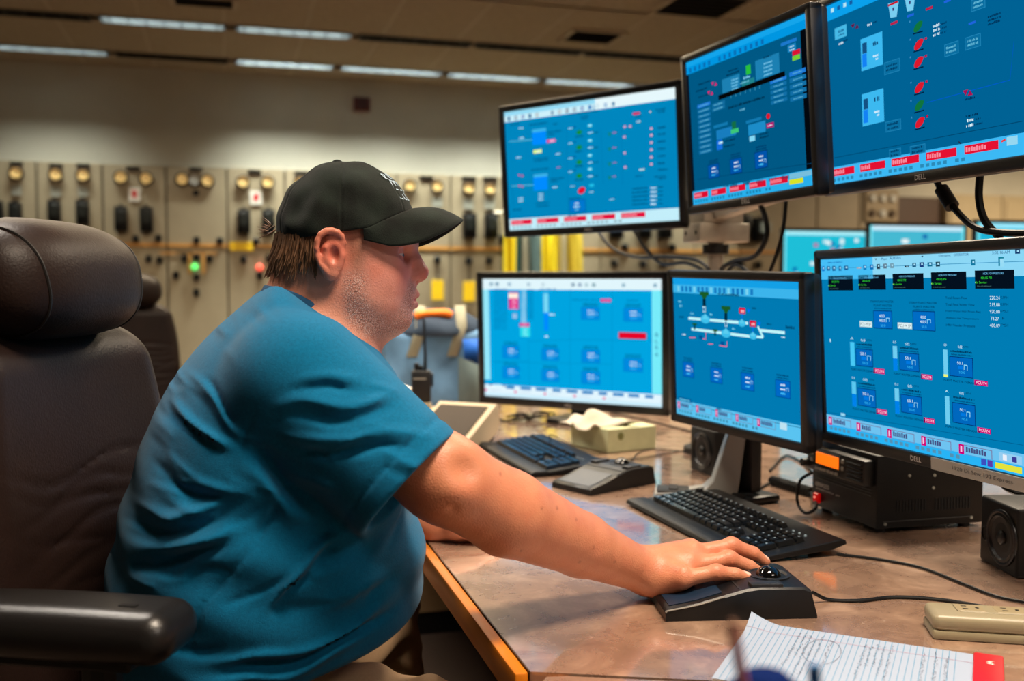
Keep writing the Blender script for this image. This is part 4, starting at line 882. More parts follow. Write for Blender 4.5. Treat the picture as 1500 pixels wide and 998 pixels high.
bgmon(1274, 1413, 325, 5.1, 'far console monitor with pale lilac edges, second one right of the mount pole', (70, 185, 210), (200, 235, 250))
bgmon(1432, 1590, 321, 5.0, 'far console monitor at the right edge of the photo behind the black cables', (30, 180, 215), (150, 230, 250))
# ------------------------------------------------------------------ things on the desk
m_key = mat('key_black', (10, 12, 15), 0.2, spec=0.9, bump=0.1, bscale=1500); m_legend = mat('key_legend', (150, 168, 180), 0.5); m_kb = mat('keyboard_case', (11, 12, 14), 0.42, spec=0.3, bump=0.15, bscale=1200)
m_cable = mat('black_cable', (9, 9, 10), 0.5, spec=0.25)
def keyboard(corner, yaw, label, legends):
    # local x along the long side, y towards the back
    r = empty('keyboard', (corner[0], corner[1], DESK), yaw, label, 'keyboard', 'operator keyboards')
    W_, D_ = 0.475, 0.205; tl = math.atan2(0.022, 0.16)
    c = MB()
    def zt(y): return 0.014+max(0, y-0.045)*0.115
    pr = [(0.0, 0.004), (0.004, 0.011), (0.012, 0.014), (0.045, 0.0135), (0.048, 0.0115), (D_-0.012, zt(D_-0.012)-0.002), (D_-0.002, zt(D_)-0.005), (D_, zt(D_)-0.012), (D_-0.03, 0.012), (0.03, 0.002)]
    c.prism(pr, 'x', 0, W_); o = c.obj('case', m_kb, r); b = o.modifiers.new('b', 'BEVEL'); b.width = 0.002; b.segments = 2; b.limit_method = 'ANGLE'
    for s in (0.05, W_-0.05): MB().rbox((s, D_-0.03, 0.007), (0.03, 0.012, 0.014), 0.003, 1).obj('foot', m_black, r)
    P = 0.0182; x0 = 0.026; rows = []
    y0 = 0.058
    main = [[1.25, 1.25, 1.25, 6.25, 1.25, 1.25, 1.25, 1.25], [2.25]+[1]*10+[2.75], [1.75]+[1]*11+[2.25], [1.5]+[1]*12+[1.5], [1]*13+[2]]
    ks = []
    for j, row in enumerate(main):
        x = 0
        for wd in row: ks.append((x+wd/2, j, wd, 1)); x += wd
    x = 0
    for k in range(13):
        if k in (1, 5, 9): x += 0.66 if k == 1 else 0.5
        ks.append((x+0.5, 5.35, 1, 0.85)); x += 1
    for k in range(3):
        ks.append((15.75+k, 5.35, 1, 0.85)); ks.append((15.75+k, 4, 1, 1)); ks.append((15.75+k, 3, 1, 1)); ks.append((15.75+k, 0, 1, 1))
    ks.append((16.75, 1, 1, 1))
    for k in range(3):
        for j in range(1, 5): ks.append((19.5+k, j, 1, 1))
    ks += [(20, 0, 2, 1), (21.5, 0, 1, 1), (22.5, 0.5, 1, 2), (22.5, 2.5, 1, 2), (22.5, 4, 1, 1)]
    cache = {}
    P_x = (W_-2*x0)/23.0
    lg = MB()
    for (kx, j, wd, hd) in ks:
        q = (wd, hd)
        if q not in cache:
            a, b_ = wd*P_x-0.0024, hd*P-0.0024; t = 0.0028
            vs = [(-a/2, -b_/2, 0), (a/2, -b_/2, 0), (a/2, b_/2, 0), (-a/2, b_/2, 0), (-a/2+t*0.8, -b_/2+t, 0.0075), (a/2-t*0.8, -b_/2+t, 0.0075), (a/2-t*0.8, b_/2-t*0.5, 0.0075), (-a/2+t*0.8, b_/2-t*0.5, 0.0075)]
            me = MB().add(vs, [(0, 3, 2, 1), (4, 5, 6, 7), (0, 1, 5, 4), (1, 2, 6, 5), (2, 3, 7, 6), (3, 0, 4, 7)]).mesh('key'); me.materials.append(m_key); cache[q] = me
        y = y0+j*P+(hd-1)*0.0; X_ = x0+kx*P_x; z = zt(y)-0.0015
        share('key', cache[q], r, (X_, y, z), (math.atan(0.115), 0, 0))
        if legends:
            for e in range(1 if wd < 1.5 else 2):
                lx = X_-0.0035*(1 if wd < 1.5 else 1.5)+e*0.004; lg.quad((lx, y+0.001, z+0.0079), (lx+0.0026, y+0.001, z+0.0079), (lx+0.0026, y+0.0042, z+0.0082), (lx, y+0.0042, z+0.0082))
    if legends: tag(lg.obj('key_legends', m_legend, r, smooth=False, fix=False), kind='stuff')
    for k in range(3): MB().cyl((x0+(19.6+k)*P_x, y0+5.4*P, zt(y0+5.4*P)-0.002), (x0+(19.6+k)*P_x, y0+5.4*P, zt(y0+5.4*P)+0.0008), 0.0022, n=8).obj('status_light', m_legend, r)
    return r
kb2 = keyboard((0.812, 1.935), math.radians(-88.8), 'black keyboard nearest the hand, between the trackball and the monitors', True)
kb1 = keyboard((0.692, 2.742), math.radians(-88.5), 'black keyboard lying beyond the arm, in front of the tissue box', False)
m_tb = mat('trackball_case', (8, 10, 13), 0.36, spec=0.4, bump=0.12, bscale=1400); m_pad = mat('glossy_pad', (22, 40, 60), 0.35, spec=0.5); m_ball = mat('black_ball', (6, 7, 9), 0.05, spec=0.8)
def trackball(corner, yaw, label):
    r = empty('trackball', (corner[0], corner[1], DESK), yaw, label, 'trackball', 'desk trackballs')
    D_ = 0.125
    pr = [(0, 0), (0, 0.012), (0.004, 0.0165), (0.045, 0.024), (0.085, 0.035), (0.115, 0.043), (0.135, 0.0455), (0.196, 0.044), (0.207, 0.04), (0.216, 0.004), (0.216, 0)]
    n = len(pr); vs = []; fs = []
    ys = [(0.0, 0), (0.003, 0.003), (D_-0.003, 0.003), (D_, 0)]
    for (y, dz) in ys:
        for (x, z) in pr: vs.append((x, y, z-(0.003-dz)*(z > 0.006)+0.0))
    for k in range(3):
        for i in range(n-1): fs.append((k*n+i, k*n+i+1, (k+1)*n+i+1, (k+1)*n+i))
        fs.append((k*n+n-1, k*n, (k+1)*n, (k+1)*n+n-1))
    fs += [tuple(range(n)), tuple(3*n+i for i in range(n))[::-1]]
    MB().add(vs, fs).obj('case', m_tb, r, ang=40)
    p = MB(); p.prism([(0.008, 0.0185), (0.045, 0.0252), (0.083, 0.0360), (0.083, 0.0345), (0.045, 0.0235), (0.008, 0.0165)], 'y', 0.014, D_-0.014); p.obj('palm_pad', m_pad, r)
    MB().box((0.108, D_/2, 0), (0.004, D_*0.94, 0.002), Matrix.Translation((0, 0, 0.0405)) @ Matrix.Rotation(0.0, 4, 'Y')).obj('groove', m_black, r, smooth=False)
    X = Matrix.Translation((0.166, D_*0.5, 0.0452))
    MB().lathe([(0.031, -0.003), (0.031, 0.0012), (0.027, 0.0016), (0.0225, -0.003), (0.021, -0.006)], 28, X).obj('socket_ring', m_black, r)
    MB().ball((0.166, D_*0.5, 0.0385), 0.0195, 24, 14).obj('ball', m_ball, r)
    for y in (0.012, D_-0.012): MB().rbox((0.145, y, 0.0462), (0.046, 0.019, 0.006), 0.0018, 2).obj('button', m_black, r)
    tm = MB(); tm.tube([(0.001, -0.0003, 0.0125), (0.004, -0.0003, 0.0155), (0.045, -0.0003, 0.0228), (0.083, -0.0003, 0.0335)], 0.0011, 6); tm.obj('edge_trim', m_silver, r)
    return r
tb_near = trackball((0.583, 1.243), math.radians(-12), 'black trackball under the operator hand')
tb_far = trackball((0.771, 2.035), math.radians(24.4), 'black trackball beyond the forearm with nothing on it')
# two-way radio on its power supply
rd = empty('two_way_radio', (1.168, 1.80, DESK), math.radians(-91.5), 'black two-way radio with orange display on its power supply box', 'radio')
RW, RD, RH = 0.222, 0.235, 0.145
b = MB(); b.rbox((RW/2, 0.006+RD/2, RH/2+0.006), (RW, RD, RH-0.006), 0.003, 2); b.obj('power_supply_case', mat('radio_case', (9, 9, 10), 0.5, spec=0.35, bump=0.35, bscale=500), rd)
for (x, y) in [(0.02, 0.03), (RW-0.02, 0.03), (0.02, RD-0.02), (RW-0.02, RD-0.02)]: MB().cyl((x, y, 0), (x, y, 0.012), 0.011, n=12).obj('foot', m_black, rd)
ru = MB(); ru.rbox((RW*0.51, -0.004, 0.113), (RW*0.9, 0.024, 0.05), 0.005, 2); rad = ru.obj('radio_front', mat('radio_front', (21, 21, 22), 0.4), rd)
MB().rbox((RW*0.41, -0.0165, 0.118), (RW*0.36, 0.003, 0.024), 0.001, 1).obj('display', mat('orange_lcd', (255, 120, 10), 0.3, emit=(255, 118, 12), estr=0.95), rad)
MB().rbox((RW*0.41, -0.0163, 0.118), (RW*0.41, 0.0015, 0.031), 0.001, 1).obj('display_frame', m_black, rad)
for k in range(6): MB().rbox((RW*(0.25+0.062*k), -0.0175, 0.0965), (0.0095, 0.005, 0.006), 0.002, 2).obj('button', m_greyplate, rad)
for (x, z) in [(0.165, 0.125), (0.165, 0.111), (0.655, 0.125), (0.655, 0.111)]: MB().rbox((RW*x, -0.0175, z), (0.008, 0.005, 0.009), 0.002, 2).obj('button', m_greyplate, rad)
MB().cyl((RW*0.085, -0.012, 0.102), (RW*0.085, -0.03, 0.102), 0.009, 0.008, 14).obj('knob', m_black, rad)
MB().ball((RW*0.10, -0.018, 0.122), 0.0024, 8, 6).obj('status_light', mat('green_led', (150, 255, 60), 0.3, emit=(150, 255, 60), estr=1.5), rad)
for k in range(5): MB().rbox((RW*0.825, -0.0165, 0.097+0.0075*k), (RW*0.22, 0.006, 0.0034), 0.0012, 1).obj('speaker_slat', m_blk2, rad)
for k in range(3): MB().box((RW*0.5, 0.0055, 0.080-0.0055*k), (RW*0.86, 0.002, 0.0022)).obj('vent_slot', mat('slot_grey', (58, 58, 58), 0.6), rd, smooth=False)
text_obj('maker_lettering', 'KENWOOD', 0.0085, m_white, rd, Matrix.Translation((0.04, 0.0052, 0.056)), 0.05)
text_obj('model_lettering', 'POWER SUPPLY  KPS', 0.0034, m_white, rd, Matrix.Translation((0.06, 0.0052, 0.0465)), 0.085)
sw_ = MB(); sw_.rbox((0.025, 0.003, 0.028), (0.02, 0.008, 0.02), 0.002, 1); so = sw_.obj('rocker_switch', mat('switch_red', (190, 20, 20), 0.25, emit=(220, 10, 10), estr=0.35), rd); so['label'] = 'red power rocker switch'
MB().ball((0.023, -0.0015, 0.029), 0.0025, 8, 6).obj('switch_glow', mat('switch_glow', (255, 160, 140), 0.3, emit=(255, 140, 120), estr=1.0), so)
for k in range(10): MB().box((RW, 0.05+0.0068*k, 0.05), (0.0022, 0.0032, 0.022)).obj('side_slot', mat('slot_black', (4, 4, 4), 0.8), rd, smooth=False)
for k in range(12): MB().box((RW, 0.135+0.0068*k, 0.05), (0.0022, 0.0032, 0.022)).obj('side_slot', MATS['slot_black'], rd, smooth=False)
MB().box((RW, 0.12, 0.0225), (0.0016, 0.2, 0.0016)).obj('seam', MATS['slot_grey'], rd, smooth=False)
for (y, z) in [(0.075, 0.108), (0.13, 0.106), (0.128, 0.082), (0.025, 0.018), (0.215, 0.02)]: MB().cyl((RW, y, z), (RW+0.002, y, z), 0.003, n=8).obj('screw', m_greyplate, rd)
for k in range(9): MB().box((RW*0.6, 0.06+0.014*k, RH+0.0032), (RW*0.5, 0.006, 0.0014)).obj('top_slot', MATS['slot_grey'], rd, smooth=False)
MB().cyl((RW*0.92, RD+0.004, 0.045), (RW*0.92, RD+0.036, 0.045), 0.008, 0.006, 12).obj('plug', m_black, rd)
p = onZ(1236, 650, DESK+RH+0.004); sn = empty('sticky_note_pad', (1.205, 1.745, DESK+RH+0.0035), 0.5, 'curled yellow sticky notes on top of the two-way radio', 'sticky notes')
for k in range(3):
    mb = MB(); n = 8
    for i in range(n+1):
        t = i/n; mb.v += [(-0.035+0.07*t, -0.035, 0.001+k*0.004+0.012*abs(t-0.35)**1.5*(1+0.4*k)), (-0.035+0.07*t, 0.035, 0.001+k*0.004+0.02*abs(t-0.5)**1.6)]
    mb.f = [(2*i, 2*i+2, 2*i+3, 2*i+1) for i in range(n)]
    o = mb.obj('note', mat('note_yellow', (252, 205, 40), 0.6), sn); so_ = o.modifiers.new('s', 'SOLIDIFY'); so_.thickness = 0.001; o.rotation_euler = (0, 0, 0.2*k)
p = None
# loudspeakers
m_spk = mat('speaker_case', (15, 14, 14), 0.5, spec=0.35, bump=0.15, bscale=800); m_cone = mat('speaker_cone', (44, 40, 38), 0.7); m_rub = mat('speaker_rubber', (14, 14, 15), 0.35)
def speaker(loc, yaw, label, knob):
    r = empty('speaker', (loc[0], loc[1], DESK), yaw, label, 'speaker', 'small desk speakers')
    w_, d_, h_ = 0.115, 0.13, 0.112
    MB().rbox((w_/2, d_/2, h_/2), (w_, d_, h_), 0.005, 3).obj('cabinet', m_spk, r)
    X = Matrix.Translation((w_*(0.62 if knob else 0.5), 0, h_*0.5)) @ Matrix.Rotation(math.pi/2, 4, 'X')
    MB().lathe([(0.046, 0.0), (0.046, 0.003), (0.043, 0.0045), (0.040, 0.003), (0.036, 0.0045), (0.033, 0.001)], 32, X).obj('driver_ring', m_rub, r)
    MB().lathe([(0.034, 0.001), (0.014, -0.001), (0.0, 0.003)], 28, X).obj('cone', m_cone, r)
    MB().ball((w_*(0.62 if knob else 0.5), -0.001, h_*0.5), (0.012, 0.006, 0.012), 16, 8).obj('dust_cap', m_rub, r)
    if knob:
        X2 = Matrix.Translation((0.022, 0, h_*0.45)) @ Matrix.Rotation(math.pi/2, 4, 'X')
        MB().lathe([(0.0125, 0), (0.0125, 0.002), (0.011, 0.003), (0.0105, 0.001), (0.0, 0.0015)], 24, X2).obj('volume_knob', m_rub, r)
    else: MB().ball((w_*0.82, -0.001, h_*0.42), (0.011, 0.004, 0.014), 14, 8).obj('tweeter', m_cone, r)
    return r
speaker((1.125, 2.265), math.radians(-86), 'small black speaker under the lower middle monitor, left of the silver stand', False)
speaker((1.232, 1.385), math.radians(-104), 'small black speaker at the right edge of the photo beside the two-way radio', True)
# tissue box
m_tis = mat('tissue_card', (190, 192, 150), 0.7, noise=0.08, nscale=25); m_paper = mat('tissue_paper', (186, 174, 156), 0.9)
tx_ = empty('tissue_box', (1.008, 2.531, DESK), math.radians(15), 'pale green tissue box with a tissue sticking out', 'tissue box')
tb_ = MB(); tb_.rbox((0.085, 0.09, 0.034), (0.17, 0.18, 0.066), 0.002, 1); tb_.obj('box', m_tis, tx_)
MB().rbox((0.085, 0.09, 0.0675), (0.1, 0.05, 0.0012), 0.0005, 1).obj('slot', m_black, tx_)
MB().ball((0.045, -0.0005, 0.045), (0.01, 0.001, 0.011), 12, 8).obj('printed_flower', mat('olive_print', (110, 112, 60), 0.7), tx_)
def tissue():
    n = 15; mb = MB()
    for j in range(n):
        for i in range(n):
            s, t = i/(n-1)-0.5, j/(n-1)-0.5
            rr_ = math.hypot(s, t); z = 0.066+0.036*math.exp(-(rr_/0.26)**2)+0.016*math.sin(9*s+4*t)*rr_*1.4+0.006*math.cos(12*t-3*s)
            mb.v.append((0.035+0.185*s+0.02*math.sin(5*t), 0.11+0.17*t+0.02*math.cos(6*s), max(0.0695, z)))
    for j in range(n-1):
        for i in range(n-1): mb.f.append((j*n+i, j*n+i+1, (j+1)*n+i+1, (j+1)*n+i))
    o = mb.obj('tissue', m_paper, tx_, ang=80); m_ = o.modifiers.new('s', 'SOLIDIFY'); m_.thickness = 0.0012
tissue()
# desk phone: beige wedge with a dark face
m_beige = mat('beige_plastic', (170, 152, 124), 0.45, noise=0.04, nscale=20); m_dface = mat('phone_face', (60, 52, 44), 0.7, spec=0.15, bump=0.2, bscale=700)
ph = empty('desk_phone', (0.737, 2.777, DESK), 0.0, 'beige desk phone console with a sloping dark face', 'phone')
w_, d_ = 0.15, 0.235
# local x to the right of its user, y to the back; wedge rises to the back
pr = [(0, 0.012), (0.0, 0.026), (0.2, 0.112), (0.225, 0.108), (0.235, 0.05), (0.2, 0.02), (0.05, 0.008)]
# the phone is turned so that its low front points to the operator
pr = [(-0.16, 0.0), (-0.165, 0.02), (0.05, 0.112), (0.066, 0.106), (0.078, 0.055), (0.055, 0.022), (-0.02, 0.0)]
mbp = MB(); mbp.prism(pr, 'y', -0.0, 0.19); op = mbp.obj('body', m_beige, ph); bv = op.modifiers.new('b', 'BEVEL'); bv.width = 0.004; bv.segments = 2; bv.limit_method = 'ANGLE'
ph.rotation_euler = (0, 0, math.radians(50))
q = MB(); q.box((0.105, 0, 0), (0.185, 0.156, 0.004), Matrix.Translation((-0.155, 0.095, 0.0262)) @ Matrix.Rotation(-math.atan2(0.092, 0.215), 4, 'Y')); q.obj('face', m_dface, ph)
MB().rbox((0.02, 0.095, 0.008), (0.1, 0.16, 0.016), 0.004, 1).obj('base', m_black, ph)
# charger with walkie-talkie behind the phone
c0 = onZ(606, 592, DESK)
c0 = np.array([0.605, 3.10, DESK])
ch = empty('radio_charger', tuple(c0), -0.2, 'beige charger cradle behind the operator shoulder', 'charger')
MB().rbox((0.01, 0, 0.035), (0.13, 0.11, 0.07), 0.012, 3).obj('body', m_beige, ch); MB().rbox((-0.01, 0, 0.075), (0.075, 0.055, 0.03), 0.01, 2).obj('cup', m_beige, ch)
tr = onY(361/3.839+530, 430, 3.02)
wt = empty('walkie_talkie', (c0[0]-0.005, c0[1], DESK+0.0905), -0.2, 'black walkie-talkie with a long antenna standing in the beige charger', 'radio')
MB().rbox((0, 0, 0.05), (0.062, 0.04, 0.1), 0.006, 2).obj('body', m_case, wt)
MB().tube([(0.012, 0, 0.1), (0.012, 0, 0.16), (0.008, 0, 0.265)], lambda t: 0.0065-0.003*t, 8).obj('antenna', m_black, wt)
MB().cyl((-0.015, 0, 0.1), (-0.015, 0, 0.122), 0.009, 0.008, 12).obj('knob', m_black, wt); MB().cyl((-0.002, 0.008, 0.1), (-0.002, 0.008, 0.114), 0.007, n=10).obj('knob', m_black, wt)
MB().rbox((0.034, 0, 0.07), (0.008, 0.02, 0.045), 0.003, 1).obj('side_clip', m_black, wt)
MB().box((-0.005, -0.0205, 0.075), (0.04, 0.001, 0.006)).obj('front_strip', m_greyplate, wt, smooth=False)
ps = empty('paper_stack', (0.50, 3.42, DESK), 0.15, 'stack of white papers left of the walkie-talkie', 'papers')
for k in range(5): MB().box((0.004*(k % 3), 0.003*k, 0.012+0.022*k), (0.2, 0.26, 0.02)).obj('paper', m_white if k > 3 else mat('tan_folder', (200, 168, 128), 0.7), ps, smooth=False)
# blue cooler bag
m_bag = mat('bag_blue_grey', (84, 122, 156), 0.8, noise=0.08, nscale=40, bump=0.3, bscale=300); m_bagd = mat('bag_navy', (38, 56, 76), 0.8, bump=0.3, bscale=300); m_strap = mat('bag_strap', (142, 140, 120), 0.8); m_orange = mat('orange_grip', (255, 130, 20), 0.5); m_mesh = mat('bag_mesh', (92, 108, 108), 0.9); m_bblue = mat('bag_bright_blue', (0, 92, 190), 0.7)
g0 = onZ(556, 600, DESK); g1 = onZ(700, 600, DESK)
BX0, BX1, BYc = 0.555, 0.935, 3.66
bag = empty('cooler_bag', ((BX0+BX1)/2, BYc, DESK), 0.0, 'blue grey cooler bag with an orange carry grip', 'bag')
def bagf(P):
    q = P.copy(); top = DESK+0.295
    wv = 0.006*np.sin(q[:, 0]*31)*np.cos(q[:, 2]*27)
    return rboxd(q, np.array([(BX0+BX1)/2, BYc, DESK+0.148]), (0.19, 0.115, 0.148), 0.03)-wv
sculpt('body', bagf, (BX0-0.05, BYc-0.17, DESK-0.02), (BX1+0.05, BYc+0.17, DESK+0.34), 0.008, m_bag, bag, depth=3)
def lidf(P): return smax(ell(P, np.array([(BX0+BX1)/2, BYc, DESK+0.285]), (0.205, 0.13, 0.09))+0.004*np.sin(P[:, 0]*40+P[:, 2]*30), DESK+0.272-P[:, 2], 0.01)
sculpt('lid', lidf, (BX0-0.05, BYc-0.17, DESK+0.25), (BX1+0.05, BYc+0.17, DESK+0.42), 0.008, m_bagd, bag, depth=3)
def bl(p): return (p[0]-(BX0+BX1)/2, p[1]-BYc, p[2]-DESK)
for s, xx in ((0, -0.095), (1, 0.055)):
    MB().add([(xx-0.02, -0.122, 0.20), (xx+0.02, -0.122, 0.20), (xx+0.022+0.035, -0.112, 0.31), (xx-0.018+0.035, -0.112, 0.31), (xx+0.06, -0.07, 0.385), (xx+0.02, -0.07, 0.385)], [(0, 1, 2, 3), (3, 2, 4, 5)]).obj('strap', m_strap, bag).modifiers.new('s', 'SOLIDIFY').thickness = 0.006
MB().tube([(-0.075, -0.088, 0.345), (-0.05, -0.094, 0.355), (0.03, -0.094, 0.358), (0.055, -0.088, 0.35)], 0.014, 12).obj('grip', m_orange, bag)
MB().add([(0.095, -0.123, 0.262), (0.188, -0.12, 0.262), (0.188, -0.12, 0.17), (0.13, -0.123, 0.165), (0.1, -0.124, 0.19)], [(0, 1, 2, 3, 4)]).obj('side_patch', m_bblue, bag).modifiers.new('s', 'SOLIDIFY').thickness = 0.004
mp_ = MB()
n = 10
for j in range(n+1):
    for i in range(n+1):
        s, t = i/n, j/n; mp_.v.append((0.075+0.115*s, -0.118-0.045*math.sin(math.pi*min(1, s*0.9+0.1))*math.sin(math.pi*(0.25+0.6*(1-t))), 0.01+t*(0.19-0.05*s)))
for j in range(n):
    for i in range(n): mp_.f.append((j*(n+1)+i, j*(n+1)+i+1, (j+1)*(n+1)+i+1, (j+1)*(n+1)+i))
mp_.obj('mesh_pocket', m_mesh, bag)
# power strip
st = empty('power_strip', (0.896, 1.082, DESK), math.radians(-26.5), 'beige power strip at the right edge of the photo', 'power strip')
m_ps = mat('strip_beige', (146, 135, 108), 0.4)
MB().rbox((0.17, 0.03, 0.0065), (0.345, 0.062, 0.013), 0.004, 2).obj('base', m_ps, st); MB().rbox((0.17, 0.03, 0.0225), (0.345, 0.062, 0.022), 0.008, 3).obj('body', m_ps, st)
MB().rbox((0.185, 0.035, 0.0337), (0.3, 0.032, 0.0014), 0.0006, 1).obj('socket_plate', m_ps, st)
for k in range(6):
    x = 0.05+0.05*k; o = MB().rbox((x, 0.035, 0.0343), (0.036, 0.027, 0.0012), 0.0005, 1).obj('socket', mat('socket_beige', (148, 134, 104), 0.4), st)
    s = MB()
    for dy in (-0.0055, 0.0055): s.box((x-0.006, 0.035+dy, 0.0349), (0.007, 0.0022, 0.0008))
    s.cyl((x+0.01, 0.035, 0.0346), (x+0.01, 0.035, 0.0354), 0.0024, n=10); s.obj('slots', m_black, o, smooth=False)
# lined note pad
na = math.atan2(-0.197, 0.221); npd = empty('note_pad', (0.686, 1.190, DESK), na, 'lined white note pad with a red binding strip and handwriting', 'note pad')
m_np = mat('note_paper', (150, 163, 184), 0.8); m_ln = mat('line_blue', (86, 138, 172), 0.8); m_pink = mat('line_pink', (176, 130, 150), 0.8); m_ink = mat('pencil_ink', (92, 96, 112), 0.8)
def padz(x, y): # corner curl at the origin
    d = math.hypot(x*1.2, y*0.9); return 0.0085+0.014*max(0, 1-d/0.05)**1.6
def padsheet():
    mb = MB(); nx_, ny_ = 30, 24
    for j in range(ny_+1):
        for i in range(nx_+1): x, y = 0.276*i/nx_, -0.216*j/ny_; mb.v.append((x, y, padz(x, y)))
    for j in range(ny_):
        for i in range(nx_): mb.f.append((j*(nx_+1)+i, j*(nx_+1)+i+1, (j+1)*(nx_+1)+i+1, (j+1)*(nx_+1)+i))
    o = mb.obj('top_sheet', m_np, npd); return o
ts = padsheet()
MB().box((0.145, -0.108, 0.004), (0.288, 0.214, 0.0078)).obj('pad_block', m_white, npd, smooth=False)
ln = MB()
for k in range(34):
    x = 0.008+0.0075*k; pts = [(x, -0.216*t/12) for t in range(13)]
    for a, b in zip(pts[:-1], pts[1:]): ln.quad((x-0.0004, a[1], padz(x, a[1])+0.0003), (x+0.0004, a[1], padz(x, a[1])+0.0003), (x+0.0004, b[1], padz(x, b[1])+0.0003), (x-0.0004, b[1], padz(x, b[1])+0.0003))
ln.obj('ruled_lines', m_ln, ts, smooth=False, fix=False)
mg = MB()
for i in range(30):
    a, b = 0.276*i/30, 0.276*(i+1)/30
    for dy in (-0.032,): mg.quad((a, dy-0.0004, padz(a, dy)+0.0004), (b, dy-0.0004, padz(b, dy)+0.0004), (b, dy+0.0004, padz(b, dy)+0.0004), (a, dy+0.0004, padz(a, dy)+0.0004))
mg.obj('margin_line', m_pink, ts, smooth=False, fix=False)
ink = MB(); rr = random.Random(3)
for x in (0.068, 0.0755, 0.083, 0.0905, 0.098, 0.11, 0.151, 0.158, 0.166, 0.1735, 0.182, 0.22, 0.234, 0.246):
    y = -0.012-rr.uniform(0, 0.02); end = -rr.uniform(0.08, 0.19)
    while y > end:
        L = rr.uniform(0.002, 0.005); a = (x+rr.uniform(-0.0024, 0.0024), y); b_ = (x+rr.uniform(-0.0026, 0.0026), y-L)
        ink.quad((a[0]-0.0003, a[1], 0.0091), (a[0]+0.0003, a[1], 0.0091), (b_[0]+0.0003, b_[1], 0.0091), (b_[0]-0.0003, b_[1], 0.0091)); y -= L*rr.choice([0.5, 0.7, 0.9, 1.8])
for k in range(28):
    t0, t1 = 2*math.pi*k/28, 2*math.pi*(k+0.9)/28; c = (0.104, -0.075)
    ink.quad((c[0]+0.022*math.cos(t0), c[1]+0.045*math.sin(t0), 0.0092), (c[0]+0.0226*math.cos(t0), c[1]+0.0457*math.sin(t0), 0.0092), (c[0]+0.0226*math.cos(t1), c[1]+0.0457*math.sin(t1), 0.0092), (c[0]+0.022*math.cos(t1), c[1]+0.045*math.sin(t1), 0.0092))
tag(ink.obj('handwriting', m_ink, ts, smooth=False, fix=False), kind='stuff')
rb = MB(); rb.rbox((0.292, -0.108, 0.006), (0.034, 0.218, 0.0125), 0.003, 2); rbo = rb.obj('binding_strip', mat('binding_red', (190, 12, 30), 0.45), npd); rbo['label'] = 'red binding strip with white mark'
wm = MB()
for (a, b_) in [((-0.005, 0.004), (-0.003, -0.004)), ((-0.003, -0.004), (0, 0.002)), ((0, 0.002), (0.003, -0.004)), ((0.003, -0.004), (0.005, 0.004))]:
    wm.quad((0.294+a[1]-0.001, -0.034+a[0], 0.0128), (0.294+a[1]+0.001, -0.034+a[0]+0.0018, 0.0128), (0.294+b_[1]+0.001, -0.034+b_[0]+0.0018, 0.0128), (0.294+b_[1]-0.001, -0.034+b_[0], 0.0128))
wm.obj('white_mark', m_white, rbo, smooth=False)
# blue travel mug and red pencil close to the camera
mg0 = onZ(1128, 1040, DESK); f0 = CAM+ray(1122, 1006)*0.62
mug = empty('travel_mug', (f0[0], f0[1], DESK), 0, 'dark blue travel mug with a straw, blurred at the bottom edge of the photo', 'mug')
hz = f0[2]-DESK
m_blue = mat('mug_blue', (0, 22, 74), 0.9, spec=0.08)
MB().lathe([(0.0, 0.0), (0.026, 0.0), (0.029, 0.004), (0.034, hz*0.75), (0.034, hz*0.76), (0.0, hz*0.76)], 28).obj('body', m_blue, mug)
MB().lathe([(0.036, hz*0.75), (0.036, hz*0.8), (0.028, hz*0.97), (0.012, hz*1.03), (0, hz*1.035)], 28).obj('lid', m_blue, mug)
f1 = CAM+ray(1193, 975)*0.62
MB().tube([(f1[0]-f0[0]-0.012, f1[1]-f0[1]+0.006, hz*0.85), (f1[0]-f0[0], f1[1]-f0[1], hz*0.94), (f1[0]-f0[0], f1[1]-f0[1], f1[2]-DESK)], 0.0034, 8).obj('straw', mat('straw_blue', (0, 84, 140), 0.4), mug)
pa, pb = CAM+ray(1072, 908)*0.50, CAM+ray(1090, 1012)*0.53
pen = empty('red_pencil', (pb[0], pb[1], pb[2]), 0, 'brown red pencil leaning on the blue mug, blurred in front of the note pad', 'pencil')
d_ = Vector(pa-pb); lowp = -d_*((pb[2]-DESK)/d_.z)
MB().cyl(tuple(lowp), tuple(d_*0.93), 0.0026, 0.0026, 6).obj('shaft', mat('pencil_red', (168, 84, 90), 0.5), pen); MB().cyl(tuple(d_*0.93), tuple(d_), 0.0026, 0.0006, 6).obj('tip', mat('pencil_wood', (150, 110, 90), 0.6), pen)
# small pencil under the far hand
pc = empty('wooden_stylus', (0.46, 1.80, DESK+0.004), 0.4, 'short pale stick on the desk under the operator far hand', 'pencil'); MB().cyl((-0.05, 0, 0), (0.05, 0, 0), 0.004, 0.003, 8).obj('shaft', mat('pale_wood', (206, 176, 130), 0.6), pc)

